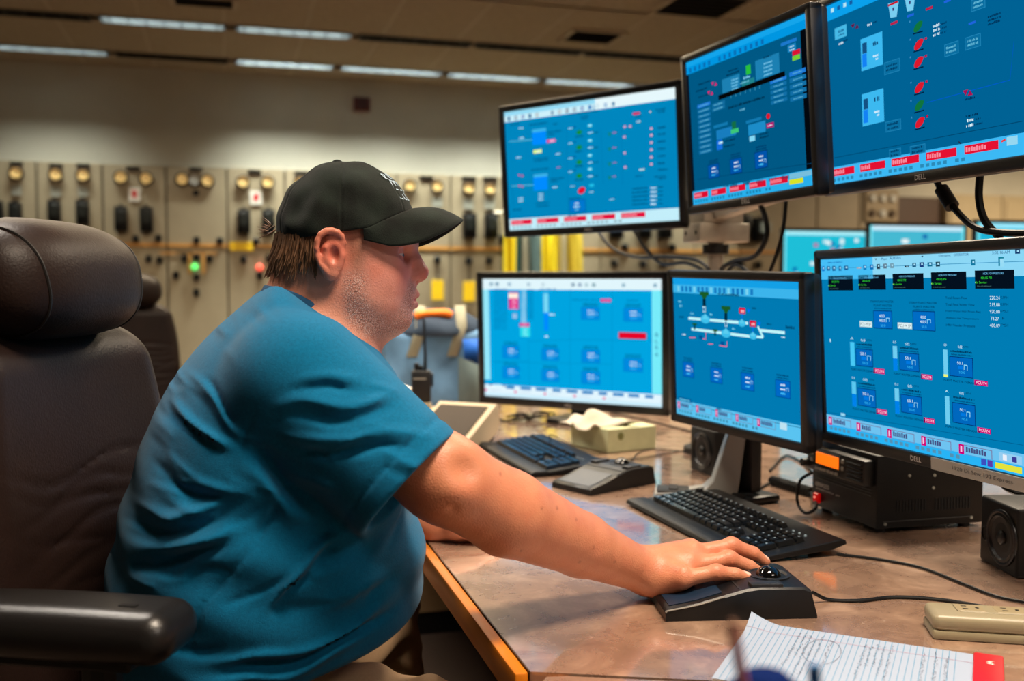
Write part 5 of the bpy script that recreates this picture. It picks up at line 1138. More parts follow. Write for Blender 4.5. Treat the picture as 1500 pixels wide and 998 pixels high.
# ------------------------------------------------------------------ cables
def cable(name, pts, r, label, m=None):
    pts = [np.array(p) for p in pts]; o = empty(name, tuple(pts[0]), 0, label, 'cable')
    MB().tube([tuple(p-pts[0]) for p in pts], r, 8).obj('cord', m or m_cable, o); return o
D = DESK+0.003
zf = lambda L, z=D: [onZ(u, v, z) for u, v in L]
cable('keyboard_cable', zf([(1226, 812), (1290, 820), (1350, 832), (1410, 855), (1460, 874), (1510, 884)]), 0.0024, 'black cable leaving the near keyboard to the right')
cable('trackball_cable', [onZ(1190, 868, DESK+0.018)]+zf([(1215, 879), (1260, 880), (1310, 875), (1370, 878), (1430, 887), (1510, 904)]), 0.0026, 'black cable leaving the near trackball towards the power strip')
cable('thin_cable', [onZ(806, 664, D), onZ(806, 664, D)+np.array([0, 0, 0.035]), onZ(806, 664, D)+np.array([0.004, 0, 0.05])]+zf([(840, 655), (880, 672), (930, 672), (1004, 660)]), 0.0016, 'thin cable arching up behind the far keyboard')
cable('far_trackball_cable', zf([(925, 675), (935, 664), (958, 658), (1006, 662)]), 0.0018, 'thin cable from the far trackball to the small speaker')
cable('straight_cable', zf([(892, 604), (930, 612), (1012, 632)]), 0.003, 'straight black cable running from the big monitor to the speaker')
cb = onZ(775, 616, DESK); co_ = empty('cable_coil', tuple(cb), 0, 'tied coil of black cable in front of the big lower left monitor', 'cable')
for k in range(4):
    R1, R2 = 0.058-0.004*k, 0.022; X = Matrix.Translation((0.045 if k % 2 else -0.04, 0, 0.008+0.005*k)) @ Matrix.Rotation(0.3*k, 4, 'Z') @ Matrix.Rotation(0.12*k-0.2, 4, 'Y')
    MB().tube([(R1*math.cos(t), R2*math.sin(t), 0.004*math.sin(2*t)) for t in [2*math.pi*i/12 for i in range(13)]], 0.0034, 6, X).obj('loop', m_cable, co_)
MB().rbox((0, 0, 0.013), (0.02, 0.03, 0.024), 0.006).obj('tie', m_strap, co_)
MB().tube([(0.1, 0, 0.004), (0.16, -0.02, 0.004), (0.2, 0.05, 0.004)], 0.003, 6).obj('tail', m_cable, co_); MB().tube([(-0.09, 0, 0.004), (-0.17, 0.03, 0.004)], 0.003, 6).obj('tail', m_cable, co_)
# coiled microphone cord of the radio
h0, h1 = onZ(1132, 705, DESK+0.009), onZ(1188, 722, DESK+0.009)
cc = empty('microphone_cord', tuple(h0), 0, 'black coiled microphone cord left of the two-way radio', 'cable')
dv = h1-h0; L_ = np.linalg.norm(dv); dv /= L_; sd = np.cross(dv, [0, 0, 1])
MB().tube([tuple(dv*L_*i/160+0.011*(sd*math.cos(i*0.6)+np.array([0, 0, 1])*math.sin(i*0.6))) for i in range(161)], 0.0029, 6, smooth=False).obj('coil', m_cable, cc)
a_ = onX(1192, 700, 1.145)-h0; MB().tube([tuple(h1-h0), tuple(onX(1196, 742, 1.14)-h0), tuple(onX(1180, 752, 1.12)-h0), tuple(onX(1168, 735, 1.12)-h0), tuple(onX(1172, 705, 1.12)-h0), tuple(onX(1190, 692, 1.135)-h0)], 0.0032, 8).obj('cord', m_cable, cc)
cable('stand_cable', zf([(1092, 722), (1112, 716), (1132, 705)]), 0.003, 'short black cable behind the silver slanted stand')
cable('speaker_cable', zf([(1128, 690), (1150, 668), (1172, 676), (1188, 690)], DESK+0.004), 0.003, 'black cables bunched between the small speaker and the radio')
cable('radio_power_cable', [onX(1416, 743, 1.4), onX(1440, 742, 1.43), onX(1470, 748, 1.46)], 0.004, 'black power cable leaving the rear of the two-way radio')
cable('monitor_power_cable', [onX(1455, 690, 1.3), onX(1470, 712, 1.3), onX(1490, 722, 1.32), onX(1520, 726, 1.34)], 0.005, 'thick black cable under the lower right monitor')
# cables hanging below the upper monitors
XC = 1.2
cx = lambda L, X=XC: [onX(u, v, X) for u, v in L]
cable('video_cable', cx([(874, 336), (895, 362), (930, 376), (975, 376), (1015, 380), (1036, 392), (1040, 410)], 1.12), 0.005, 'black video cable drooping from the hanging monitor, left one')
cable('video_cable', cx([(928, 336), (946, 365), (970, 386), (1005, 385), (1032, 398), (1036, 412)], 1.12), 0.005, 'black video cable drooping from the hanging monitor, right one')
cable('video_cable', cx([(1112, 296), (1122, 322), (1122, 350), (1105, 376), (1075, 383), (1058, 394), (1052, 412)]), 0.006, 'black cable looping from the top middle monitor to the mount pole')
cable('video_cable', cx([(1152, 288), (1148, 330), (1140, 365), (1128, 398), (1118, 420)]), 0.0045, 'straight black cable hanging from the top middle monitor')
cable('video_cable', cx([(1066, 412), (1066, 398), (1080, 388), (1098, 402), (1104, 420)]), 0.005, 'short black cable bowed right of the mount pole')
v1 = cable('video_cable', cx([(1368, 258), (1382, 283), (1402, 310), (1430, 334), (1470, 341), (1520, 342)], 1.16), 0.0055, 'black cable with a ferrite bead under the top right monitor')
fa, fb = onX(1379, 277, 1.16), onX(1395, 303, 1.16); MB().cyl(tuple(fa-np.array(v1.location)), tuple(fb-np.array(v1.location)), 0.0115, n=14).obj('ferrite_bead', m_cable, v1)
cable('video_cable', cx([(1436, 248), (1434, 290), (1442, 322), (1462, 346), (1470, 360)], 1.165), 0.006, 'thick black cable hanging from the top right monitor')

rk = empty('coat_rack', (2.95, 9.42, 0), 0, 'steel coat rack holding the work jackets, hidden behind the big lower left monitor', 'coat rack')
MB().cyl((0, 0.05, 0), (0, 0.05, 1.95), 0.018, n=12).obj('pole', m_steel, rk); MB().cyl((0, 0.05, 0), (0, 0.05, 0.03), 0.16, n=24).obj('base', m_black, rk); MB().cyl((-0.4, 0.03, 1.9), (0.4, 0.03, 1.9), 0.013, n=10).obj('rail', m_steel, rk)
# ------------------------------------------------------------------ jackets hung on the panels behind the hanging monitor
def jacket(u0, u1, Y, label, bands, ph_):
    a, b_ = onY(u0, 370, Y), onY(u1, 370, Y); W_ = b_[0]-a[0]; xc = (a[0]+b_[0])/2
    r = empty('hanging_jacket', (xc, Y, 0.9), 0, label, 'jacket', 'work jackets hung on the panels')
    n, m_ = 36, 14; x = [i/n for i in range(n+1)]
    start = 0
    for bi, (frac, rgb, nm) in enumerate(bands):
        mb = MB(); i0, i1 = start, start+frac
        for j in range(m_+1):
            z = 0.95*j/m_
            for i in range(n+1):
                t = i0+(i1-i0)*i/n; sh = 1-0.35*max(0, (j/m_-0.75)/0.25)**2
                mb.v.append(((t-0.5)*W_*sh, -0.05-0.03*math.sin(t*22+ph_+z*1.5)-0.02*math.sin(t*9), z))
        for j in range(m_):
            for i in range(n): mb.f.append((j*(n+1)+i, j*(n+1)+i+1, (j+1)*(n+1)+i+1, (j+1)*(n+1)+i))
        o = mb.obj('cloth_panel', mat(nm, rgb, 0.8, bump=0.2, bscale=200), r); o.modifiers.new('s', 'SOLIDIFY').thickness = 0.008
        start = i1
    MB().tube([(0, -0.04, 0.94), (0, -0.03, 1.0), (0, 0.0, 1.02)], 0.006, 6).obj('hanger_hook', m_steel, r)
YEL = ((252, 222, 10), 'jacket_yellow'); TEAL = ((10, 96, 100), 'jacket_teal'); PALE = ((206, 200, 176), 'jacket_pale'); GREY = ((92, 116, 116), 'jacket_grey'); OCH = ((216, 186, 50), 'jacket_ochre')
jacket(735, 791, 9.42, 'yellow and teal work jacket hung at the left below the hanging monitor', [(0.3,)+YEL, (0.2,)+TEAL, (0.2,)+PALE, (0.3,)+GREY], 0.4)
jacket(790, 852, 9.46, 'bright yellow work jacket hung right of the teal one', [(0.45,)+YEL, (0.17,)+PALE, (0.38,)+OCH], 1.2)
# ------------------------------------------------------------------ chairs
m_lea = mat('brown_leather', (38, 25, 21), 0.45, spec=0.25, noise=0.12, nscale=9, bump=0.25, bscale=260); m_lead = mat('black_leather_piping', (22, 18, 17), 0.5)
m_armp = mat('arm_pad', (24, 22, 22), 0.33, bump=0.15, bscale=500)
def office_chair(loc, yaw, label):
    # local x forward, y left, z up
    r = empty('office_chair', loc, yaw, label, 'chair', 'brown leather office chairs')
    def loc_sculpt(name, f, lo, hi, h, m, parent, depth=3):
        V, F = polygonize(f, lo, hi, h, depth); me = np_mesh(name, V, F); me.materials.append(m); o = bpy.data.objects.new(name, me); COL.objects.link(o); o.parent = parent; return o
    tilt = math.radians(8)
    Rb = np.array([[math.cos(tilt), 0, -math.sin(tilt)], [0, 1, 0], [math.sin(tilt), 0, math.cos(tilt)]])
    cb = np.array([-0.245, 0, 0.86])
    def back(P):
        q = (P-cb) @ Rb.T.T
        q = P-cb; t = q[:, 2]; x = q[:, 0]+t*0.10; y = q[:, 1]
        hw = 0.255-0.05*np.clip((t-0.05)/0.3, 0, 1)**2-0.02*np.clip(-t/0.3, 0, 1)
        d = np.stack([np.abs(x-0.03*(y/0.25)**2)-0.008, np.abs(y)-(hw-0.065), np.abs(t)-0.245], 1)
        f = np.linalg.norm(np.maximum(d, 0), axis=1)+np.minimum(d.max(1), 0)-0.062
        # creases worn into the leather of the front
        lx = y*10; cr = 0
        for (z0, am, fr, ph) in [(0.10, 1, 7, 0), (0.075, 0.8, 9, 1), (0.05, 1, 6, 2), (0.02, 1.1, 8, 0.7), (-0.005, 0.8, 7, 3), (-0.035, 1, 6, 1.3), (-0.07, 0.6, 7, 2.2)]:
            zz = t-z0-0.012*np.sin(y*fr*3+ph)-0.1*y*y*4
            cr = cr+am*0.0035*np.exp(-(zz/0.006)**2)*np.exp(-((y-0.02)/0.16)**2)
        return f+cr*(x > 0)
    loc_sculpt('backrest', back, (-0.5, -0.36, 0.45), (0.0, 0.36, 1.25), 0.006, m_lea, r)
    ch_ = np.array([-0.255, 0, 1.235])
    def head(P):
        q = P-ch_; t = q[:, 2]; x = q[:, 0]-0.012+t*0.12; y = q[:, 1]
        k = ((np.abs(x)/0.098)**2.5+(np.abs(y)/0.175)**3.2+(np.abs(t)/0.086)**2.4)
        f = (k**(1/2.6)-1)*0.08
        return f+0.005*np.exp(-((x+0.030-0.02*(t/0.08)**2)/0.0045)**2)+0.0016*np.exp(-((x+0.020-0.02*(t/0.08)**2)/0.004)**2)*np.sin(1100*t)
    hr = loc_sculpt('headrest', head, (-0.42, -0.22, 1.1), (-0.1, 0.22, 1.37), 0.005, m_lea, r)
    for sg in (-1, 1):    # stitched seam round each end of the headrest
        pts = []
        for k in range(25):
            a = 2*math.pi*k/24; d0 = np.array([math.cos(a), 0, math.sin(a)]); lo_, hi_ = 0.0, 0.14
            for _ in range(22):
                m_ = (lo_+hi_)/2; q = ch_+np.array([0.012, sg*(0.118+0.012*math.sin(a)), 0])+d0*m_
                if head(q[None])[0] < 0: lo_ = m_
                else: hi_ = m_
            pts.append(tuple(ch_+np.array([0.012, sg*(0.118+0.012*math.sin(a)), 0])+d0*(lo_+0.0003)))
        MB().tube(pts, 0.0022, 6, sub=3).obj('seam_piping', m_lead, hr)
    br = MB(); br.rbox((-0.375, 0, 1.15), (0.035, 0.09, 0.26), 0.01, 2); br.rbox((-0.368, 0, 1.27), (0.05, 0.16, 0.05), 0.012, 2); br.rbox((-0.35, 0, 0.75), (0.04, 0.2, 0.62), 0.015, 2); br.obj('headrest_bracket', m_black, r)
    def seat(P): return rboxd(P, np.array([0.03, 0, 0.465]), (0.255, 0.26, 0.055), 0.05)+0.01*((P[:, 1]/0.26)**2)*-0.6
    loc_sculpt('seat', seat, (-0.3, -0.34, 0.36), (0.36, 0.34, 0.56), 0.008, m_lea, r)
    for s in (-1, 1):
        a = empty('armrest', (0.0, s*0.315, 0), 0); a.parent = r
        def pad(P):
            k = rboxd(P, np.array([-0.022, 0, 0.846]), (0.15, 0.048, 0.027), 0.026)
            return k-0.004*np.cos(P[:, 0]*9)
        loc_sculpt('arm_pad', pad, (-0.24, -0.1, 0.79), (0.2, 0.1, 0.91), 0.005, m_armp, a)
        MB().tube([(0.03, 0, 0.825), (0.03, 0, 0.62), (0.03, -s*0.03, 0.45), (0.02, -s*0.1, 0.415)], 0.022, 10).obj('arm_post', m_black, a)
        MB().rbox((-0.02, 0, 0.814), (0.2, 0.06, 0.016), 0.004, 1).obj('arm_plate', m_black, a)
        MB().box((0.07, -0.012, 0.8765), (0.02, 0.008, 0.0016), Matrix.Identity(4)).obj('tear', m_blk2, a, smooth=False)
    MB().rbox((0.02, 0, 0.40), (0.26, 0.22, 0.04), 0.01).obj('mechanism', m_black, r)
    MB().cyl((0.02, 0, 0.14), (0.02, 0, 0.39), 0.028, n=16).obj('gas_column', m_steel, r)
    hub = MB(); hub.cyl((0.02, 0, 0.09), (0.02, 0, 0.15), 0.05, 0.04, 16); ho = hub.obj('base_hub', m_black, r)
    for k in range(5):
        t = 2*math.pi*k/5+0.3; e = (0.02+0.31*math.cos(t), 0.31*math.sin(t))
        MB().tube([(0.02+0.04*math.cos(t), 0.04*math.sin(t), 0.12), (e[0], e[1], 0.075)], lambda q: 0.026-0.01*q, 8).obj('spoke', m_black, ho)
        MB().cyl((e[0]-0.02*math.sin(t), e[1]+0.02*math.cos(t), 0.028), (e[0]+0.02*math.sin(t), e[1]-0.02*math.cos(t), 0.028), 0.028, n=14).obj('caster', m_black, ho)
        MB().cyl((e[0], e[1], 0.03), (e[0], e[1], 0.085), 0.012, n=10).obj('caster_stem', m_black, ho)
    return r
chair1 = office_chair((-0.03, 1.475, -0.012), math.radians(-25), 'brown leather office chair the man in the blue shirt sits on')
chair2 = copy_tree(chair1); chair2.location = (-0.32, 4.75, -0.0); chair2.rotation_euler.z = math.radians(-60); chair2.scale = (0.97, 0.97, 0.955)
chair2['label'] = 'empty brown office chair standing behind the man near the relay panels'

# ------------------------------------------------------------------ the operator
YH = 1.47
def H(u, v, dy=0.0): return onY(u, v, YH+dy)
# the head is modelled in side view and then turned a little towards the camera, about the neck
HC = onY(485, 400, YH); _t = math.radians(-12)
RH = np.array([[math.cos(_t), -math.sin(_t), 0], [math.sin(_t), math.cos(_t), 0], [0, 0, 1]])
def turn(V): return HC+(np.asarray(V)-HC) @ RH.T
def unturn(V): return HC+(np.asarray(V)-HC) @ RH
def turn_mb(mb): mb.v = [tuple(p) for p in turn(np.array([tuple(q) for q in mb.v])+man_base)-man_base]; return mb
S = 1/1003.0
man_base = np.array([0.05, 1.47, 0.0])
# --- hand and arm points
W0 = onY(945, 838, 1.350)
EL = onY(650, 701, 1.215)
pink = [onY(1000, 848, 1.290), onY(1049, 839, 1.278), onY(1077, 842, 1.274), onY(1094, 846, 1.274)]
ring = [onY(1010, 830, 1.317), onY(1068, 819, 1.310), onY(1098, 831, 1.307), onY(1117, 842, 1.307)]
midd = [onY(1016, 812, 1.340), onY(1072, 800, 1.335), onY(1103, 811, 1.331), onY(1120, 823, 1.330)]
indx = [onY(1012, 808, 1.364), onY(1066, 806, 1.364), onY(1098, 820, 1.360), onY(1114, 834, 1.358)]
thum = [onY(968, 842, 1.382), onY(1000, 848, 1.402), onY(1030, 858, 1.404), onY(1052, 862, 1.402)]
# far (left) arm resting on the desk
SHL = onY(430, 545, 1.70); ELL = onY(545, 735, 1.88); WL = onY(634, 765, 1.77)
def hand_right(P, d):
    def f(Q, b):
        pal = None
        for (mcp, r) in ((pink[0], 0.0150), (ring[0], 0.0160), (midd[0], 0.0165), (indx[0], 0.0155)):
            e = rc(Q, W0+(mcp-W0)*0.12, mcp, 0.0235, r); pal = e if pal is None else smin(pal, e, 0.020)
        pal = smin(pal, ell(Q, onY(985, 856, 1.320), (0.036, 0.022, 0.019)), 0.02)
        pal = smin(pal, ell(Q, onY(990, 848, 1.380), (0.036, 0.02, 0.02)), 0.02)
        pal = smin(pal, ell(Q, onY(988, 822, 1.345), (0.042, 0.032, 0.020)), 0.02)
        out = pal
        for pts, rs in ((pink, (0.0122, 0.0108, 0.0096, 0.0082)), (ring, (0.013, 0.0115, 0.0102, 0.0086)), (midd, (0.0132, 0.0118, 0.0105, 0.0088)), (indx, (0.013, 0.0115, 0.0102, 0.0086)), (thum, (0.018, 0.0145, 0.0125, 0.0095))):
            fg = chain(Q, pts, rs, 0.003)
            fg = smin(fg, sph(Q, pts[1]+np.array([0, 0, 0.001]), rs[1]+0.0008), 0.006)
            # creases over the middle joint, and the nail bed
            ax = (pts[2]-pts[1])/np.linalg.norm(pts[2]-pts[1]); s = (Q-pts[1]) @ ax
            up = (Q-pts[1])[:, 2] > 0
            fg = fg+0.0006*np.exp(-(s/0.0013)**2)*up+0.0004*np.exp(-((s-0.004)/0.0011)**2)*up+0.0004*np.exp(-((s+0.004)/0.0011)**2)*up
            tipd = (pts[3]-pts[2])/np.linalg.norm(pts[3]-pts[2]); nrm = np.array([0, 0, 1])-tipd*tipd[2]; nrm /= np.linalg.norm(nrm)
            nc = pts[3]-tipd*0.002+nrm*(rs[3]+0.0002)
            fg = fg+0.0006*np.exp(-((np.linalg.norm(Q-nc, axis=1)-0.0062)/0.0009)**2)
            out = smin(out, fg, 0.0055) if pts is not thum else smin(out, fg, 0.012)
        # tendons on the back of the hand
        for mcp in (pink[0], ring[0], midd[0], indx[0]):
            k = rc(Q, W0+(mcp-W0)*0.35+np.array([0, 0, 0.017]), mcp+np.array([0, 0, 0.012]), 0.004, 0.006); out = smin(out, k, 0.012)
        return smin(b, out, 0.022)
    return near(P, W0+np.array([0.08, 0, 0.0]), 0.19, d, f)
def left_hand(P, d):
    c = WL
    def f(Q, b):
        k = ell(Q, c+np.array([0.055, -0.02, -0.004]), (0.05, 0.042, 0.027)); k = smin(k, rc(Q, c, c+np.array([0.04, -0.015, 0]), 0.03, 0.03), 0.02)
        for i in range(4):
            o = c+np.array([0.09, 0.012-0.021*i, 0.004-0.002*i]); p1 = o+np.array([0.028, -0.004, -0.012]); p2 = p1+np.array([-0.006, -0.002, -0.018]); p3 = p2+np.array([-0.022, 0, -0.003])
            k = smin(k, chain(Q, [o, p1, p2, p3], (0.0115, 0.0105, 0.0098, 0.0088), 0.003), 0.006)
        th = [c+np.array([0.03, -0.05, 0.0]), c+np.array([0.062, -0.066, -0.008]), c+np.array([0.09, -0.066, -0.016])]
        k = smin(k, chain(Q, th, (0.016, 0.0125, 0.0095), 0.004), 0.012)
        return smin(b, k, 0.02)
    return near(P, c+np.array([0.06, 0, 0]), 0.16, d, f)
earc = H(488, 372, -0.079)
def facial(P, d):
    def f(Q, b):
        d = b
        # brow, sockets
        d = smin(d, rc(Q, H(593, 358, -0.034), H(597, 358, 0.0), 0.0105, 0.010), 0.014); d = smin(d, rc(Q, H(597, 358, 0.0), H(593, 358, 0.034), 0.010, 0.0105), 0.014)
        for s in (-1, 1):
            d = smax(d, -ell(Q, H(601, 374, s*0.034), (0.017, 0.017, 0.0115)), 0.012)
            d = smin(d, sph(Q, H(584, 373.5, s*0.032), 0.0116), 0.004)
            # lids: two thin shells with the slit of the eye left open
            e = H(584, 373.5, s*0.032); q = Q-e
            sh = np.linalg.norm(q, axis=1)-0.0138
            d = smin(d, np.maximum(sh, 0.0022-q[:, 2]+0.10*q[:, 0]), 0.0025); d = smin(d, np.maximum(sh+0.0002, q[:, 2]+0.0042-0.05*q[:, 0]), 0.0025)
            d = smin(d, ell(Q, H(578, 388, s*0.034), (0.014, 0.016, 0.008)), 0.012)      # pouch under the eye
        # nose
        d = smin(d, rc(Q, H(597, 366), H(606, 384), 0.0085, 0.0095), 0.009); d = smin(d, rc(Q, H(606, 384), H(611, 397.5), 0.0095, 0.0135), 0.008)
        d = smin(d, sph(Q, H(611.5, 400), 0.0128), 0.006)
        for s in (-1, 1):
            d = smin(d, ell(Q, H(602, 405, s*0.0135), (0.0125, 0.0075, 0.0088)), 0.005)
            d = smax(d, -ell(Q, H(608, 413, s*0.0075), (0.0055, 0.0038, 0.004)), 0.003)
            d = d+0.0022*np.exp(-(chain(Q, [H(594, 399, s*0.0215), H(588, 416, s*0.028), H(583, 440, s*0.034)], (0, 0, 0))/0.0028)**2)
        d = smin(d, rc(Q, H(610, 407), H(601, 414), 0.006, 0.006), 0.005)
        # muzzle, lips
        d = smin(d, ell(Q, H(591, 428), (0.0150, 0.027, 0.02)), 0.013)
        for s in (-1, 1):
            d = smin(d, chain(Q, [H(605.5, 431.5), H(602, 433, s*0.010), H(587, 440, s*0.024)], (0.0062, 0.0058, 0.003), 0.002), 0.005)
            d = smin(d, chain(Q, [H(603.5, 446), H(601, 446, s*0.010), H(587, 442, s*0.023)], (0.0066, 0.006, 0.003), 0.002), 0.005)
            d = d+0.0045*np.exp(-(chain(Q, [H(610, 438.5), H(605, 439, s*0.011), H(586, 441.5, s*0.029)], (0, 0, 0))/0.0021)**2)
            d = d+0.0022*np.exp(-(np.linalg.norm(Q-H(584, 442, s*0.030), axis=1)/0.005)**2)
        d = d+0.0025*np.exp(-(np.linalg.norm(Q-H(603, 456), axis=1)/0.007)**2)
        return d
    return near(P, H(585, 405), 0.115, d, f)
def ears(P, d):
    for s in (-1, 1):
        def f(Q, b, s=s):
            o = lambda u, v, k: H(u+16, v, s*(0.079+k))
            q = Q
            base = ell(q, o(489, 371, 0.006), (0.0185, 0.0085, 0.0335))
            rim = chain(q, [o(503, 364, 0.002), o(505.5, 356, 0.006), o(504, 347, 0.009), o(499, 341, 0.012), o(491, 338, 0.015), o(483, 339, 0.017), o(476, 344, 0.0185), o(472, 353, 0.019), o(470.5, 364, 0.0185), o(472, 376, 0.017), o(475, 386, 0.015), o(479, 394, 0.0125), o(484, 400, 0.010)], [0.003]+[0.0042]*11+[0.0038], 0.003)
            anti = chain(q, [o(488, 350, 0.010), o(482, 363, 0.013), o(482, 380, 0.012), o(489, 391, 0.009)], (0.003, 0.0042, 0.0042, 0.004), 0.003)
            lobe = ell(q, o(488, 402, 0.007), (0.010, 0.006, 0.0095))
            e = smin(base, rim, 0.003); e = smin(e, anti, 0.004); e = smin(e, lobe, 0.005)
            e = smax(e, -ell(q, o(495, 374, 0.0165), (0.0075, 0.0095, 0.0125)), 0.003)
            e = smax(e, -chain(q, [o(497, 347, 0.0165), o(480, 350, 0.0205), o(476, 370, 0.020), o(478, 386, 0.0175)], (0.0022, 0.0032, 0.003, 0.002)), 0.0025)
            e = smin(e, ell(q, o(504, 375, 0.006), (0.0045, 0.005, 0.0065)), 0.003)
            return smin(b, e, 0.006)
        d = near(P, H(505, 372, s*0.085), 0.062, d, f)
    return d
def headbase(P):
    d = ell(P, H(505, 351), (0.0915, 0.079, 0.0965))
    d = smin(d, ell(P, H(549, 396), (0.0525, 0.066, 0.080)), 0.035)
    d = smin(d, ell(P, H(541, 440), (0.054, 0.056, 0.046)), 0.03)
    for s in (-1, 1):
        d = smin(d, ell(P, H(524, 436, s*0.042), (0.052, 0.034, 0.044)), 0.03)
        d = smin(d, ell(P, H(568, 402, s*0.040), (0.026, 0.022, 0.022)), 0.025)
    d = smin(d, ell(P, H(578, 464), (0.0245, 0.028, 0.023)), 0.02)
    d = smin(d, ell(P, H(528, 470), (0.052, 0.056, 0.030)), 0.025)
    d = smin(d, rc(P, H(474, 402), H(438, 500), 0.0665, 0.076), 0.035)
    return d
def body(P):
    Q = unturn(P)
    d = headbase(Q)
    d = facial(Q, d); d = ears(Q, d)
    ch_ = ell(P, onY(420, 590, YH), (0.15, 0.185, 0.13)); be = ell(P, onY(395, 790, YH), (0.195, 0.20, 0.20)); pe = ell(P, np.array([0.02, YH, 0.60]), (0.16, 0.18, 0.115))
    t = smin(smin(ch_, be, 0.08), pe, 0.05); d = smin(d, t, 0.05)
    # right arm
    a = chain(P, [onY(435, 550, 1.29), EL], (0.060, 0.050), 0)
    fo = chain(P, [EL, onY(743, 752, 1.245), onY(850, 798, 1.305), W0], (0.0515, 0.0560, 0.0445, 0.0305), 0.01)
    a = smin(a, fo, 0.03)
    a = a+0.012*np.exp(-(np.linalg.norm(P-onY(680, 690, 1.168), axis=1)/0.019)**2)+0.005*np.exp(-(np.linalg.norm(P-onY(662, 738, 1.173), axis=1)/0.010)**2)
    a = a-0.004*np.exp(-(np.linalg.norm(P-onY(668, 716, 1.170), axis=1)/0.016)**2)
    d = smin(d, a, 0.02)
    # left arm
    b = chain(P, [SHL, ELL], (0.06, 0.052), 0); b = smin(b, chain(P, [ELL, WL], (0.052, 0.033)), 0.03); d = smin(d, b, 0.02)
    d = hand_right(P, d); d = left_hand(P, d)
    return d
SK = lin((214, 150, 118)); 
def skin(V0):
    V = unturn(V0)
    n = len(V); c = np.tile(lin((204, 132, 98)), (n, 1)); st = np.zeros(n)
    def blend(m, rgb): 
        nonlocal c
        m = np.clip(m, 0, 1)[:, None]; c = c*(1-m)+lin(rgb)*m
    g = lambda p, r: np.exp(-(np.linalg.norm(V-p, axis=1)/r)**2)
    isface = g(H(555, 410), 0.10)
    blend(np.clip(isface*1.15, 0, 0.9), (218, 156, 146))  # pinker face skin; its extra paleness stands in for more light there
    for s in (-1, 1):
        blend(0.75*g(H(585, 398, s*0.038), 0.022), (198, 84, 82)); blend(0.85*g(H(506, 365, s*0.088), 0.03), (206, 104, 86)); blend(0.5*g(H(560, 400, s*0.06), 0.025), (206, 110, 96))
        blend(0.5*g(H(584, 384, s*0.034), 0.010), (170, 96, 100))
    blend(0.8*g(H(613, 400), 0.020), (200, 92, 84)); blend(0.4*g(H(604, 384), 0.014), (196, 104, 96))
    for s in (-1, 1):
        dl = chain(V, [H(603, 438), H(600, 439, s*0.010), H(589, 441, s*0.020)], (0, 0, 0)); blend(0.85*np.exp(-(dl/0.0075)**2), (190, 84, 92))
        br_ = chain(V, [H(600, 351, s*0.012), H(598, 347, s*0.026), H(588, 351, s*0.044)], (0, 0, 0)); blend(0.8*np.exp(-(br_/0.005)**2), (120, 82, 58))
        blend(0.85*np.exp(-(chain(V, [H(597, 369.5, s*0.022), H(597, 368.5, s*0.032), H(588, 371, s*0.042)], (0, 0, 0))/0.0018)**2), (70, 42, 36))
        # clipped hair in front of the ear
        t = chain(V, [H(540, 330, s*0.075), H(538, 365, s*0.078), H(540, 392, s*0.072)], (0.012, 0.010, 0.006)); blend(0.6*np.exp(-(np.maximum(t+0.006, 0)/0.011)**2), (134, 98, 78))
        # beard shadow
        bd = np.minimum(chain(V, [H(534, 400, s*0.07), H(524, 440, s*0.066), H(545, 470, s*0.05), H(590, 465, 0)], (0.012, 0.02, 0.02, 0.016)), chain(V, [H(596, 424, s*0.02), H(590, 455, s*0.02)], (0.008, 0.014)))
        st = np.maximum(st, np.clip(1-bd/0.016, 0, 1))
    dl = chain(V, [H(607, 438), H(601, 439, -0.012)], (0, 0)); st = st*(1-0.9*np.exp(-(dl/0.008)**2))
    st *= np.clip((H(600, 392)[2]-V[:, 2])/0.02, 0, 1)
    st *= np.clip((V[:, 0]-H(506, 400)[0])/0.012, 0, 1)
    blend(st*0.42, (148, 108, 100))
    V = V0
    # hand: redder knuckles, pale nails, and a few moles on the arm
    for pts in (pink, ring, midd, indx):
        blend(0.45*g(pts[1], 0.012), (206, 104, 78)); blend(0.35*g(pts[0], 0.014), (204, 112, 84))
        tipd = (pts[3]-pts[2])/np.linalg.norm(pts[3]-pts[2]); nrm = np.array([0, 0, 1])-tipd*tipd[2]; nrm /= np.linalg.norm(nrm)
        dn = np.linalg.norm(V-(pts[3]-tipd*0.002+nrm*0.0086), axis=1); blend(0.95*np.clip((0.0078-dn)/0.0012, 0, 1), (236, 190, 172))
    for (u, v) in [(860, 795), (835, 755), (895, 868), (780, 735), (842, 818), (893, 818), (727, 690), (806, 738), (755, 800)]:
        q = onY(u, v, 1.20+(u-700)*0.0005); dm = np.hypot(V[:, 0]-q[0], V[:, 2]-q[2]); blend(0.5*np.clip((0.0030-dm)/0.0014, 0, 1)*(V[:, 1] < q[1]+0.05), (118, 66, 46))
    return np.concatenate([c, st[:, None]], 1)
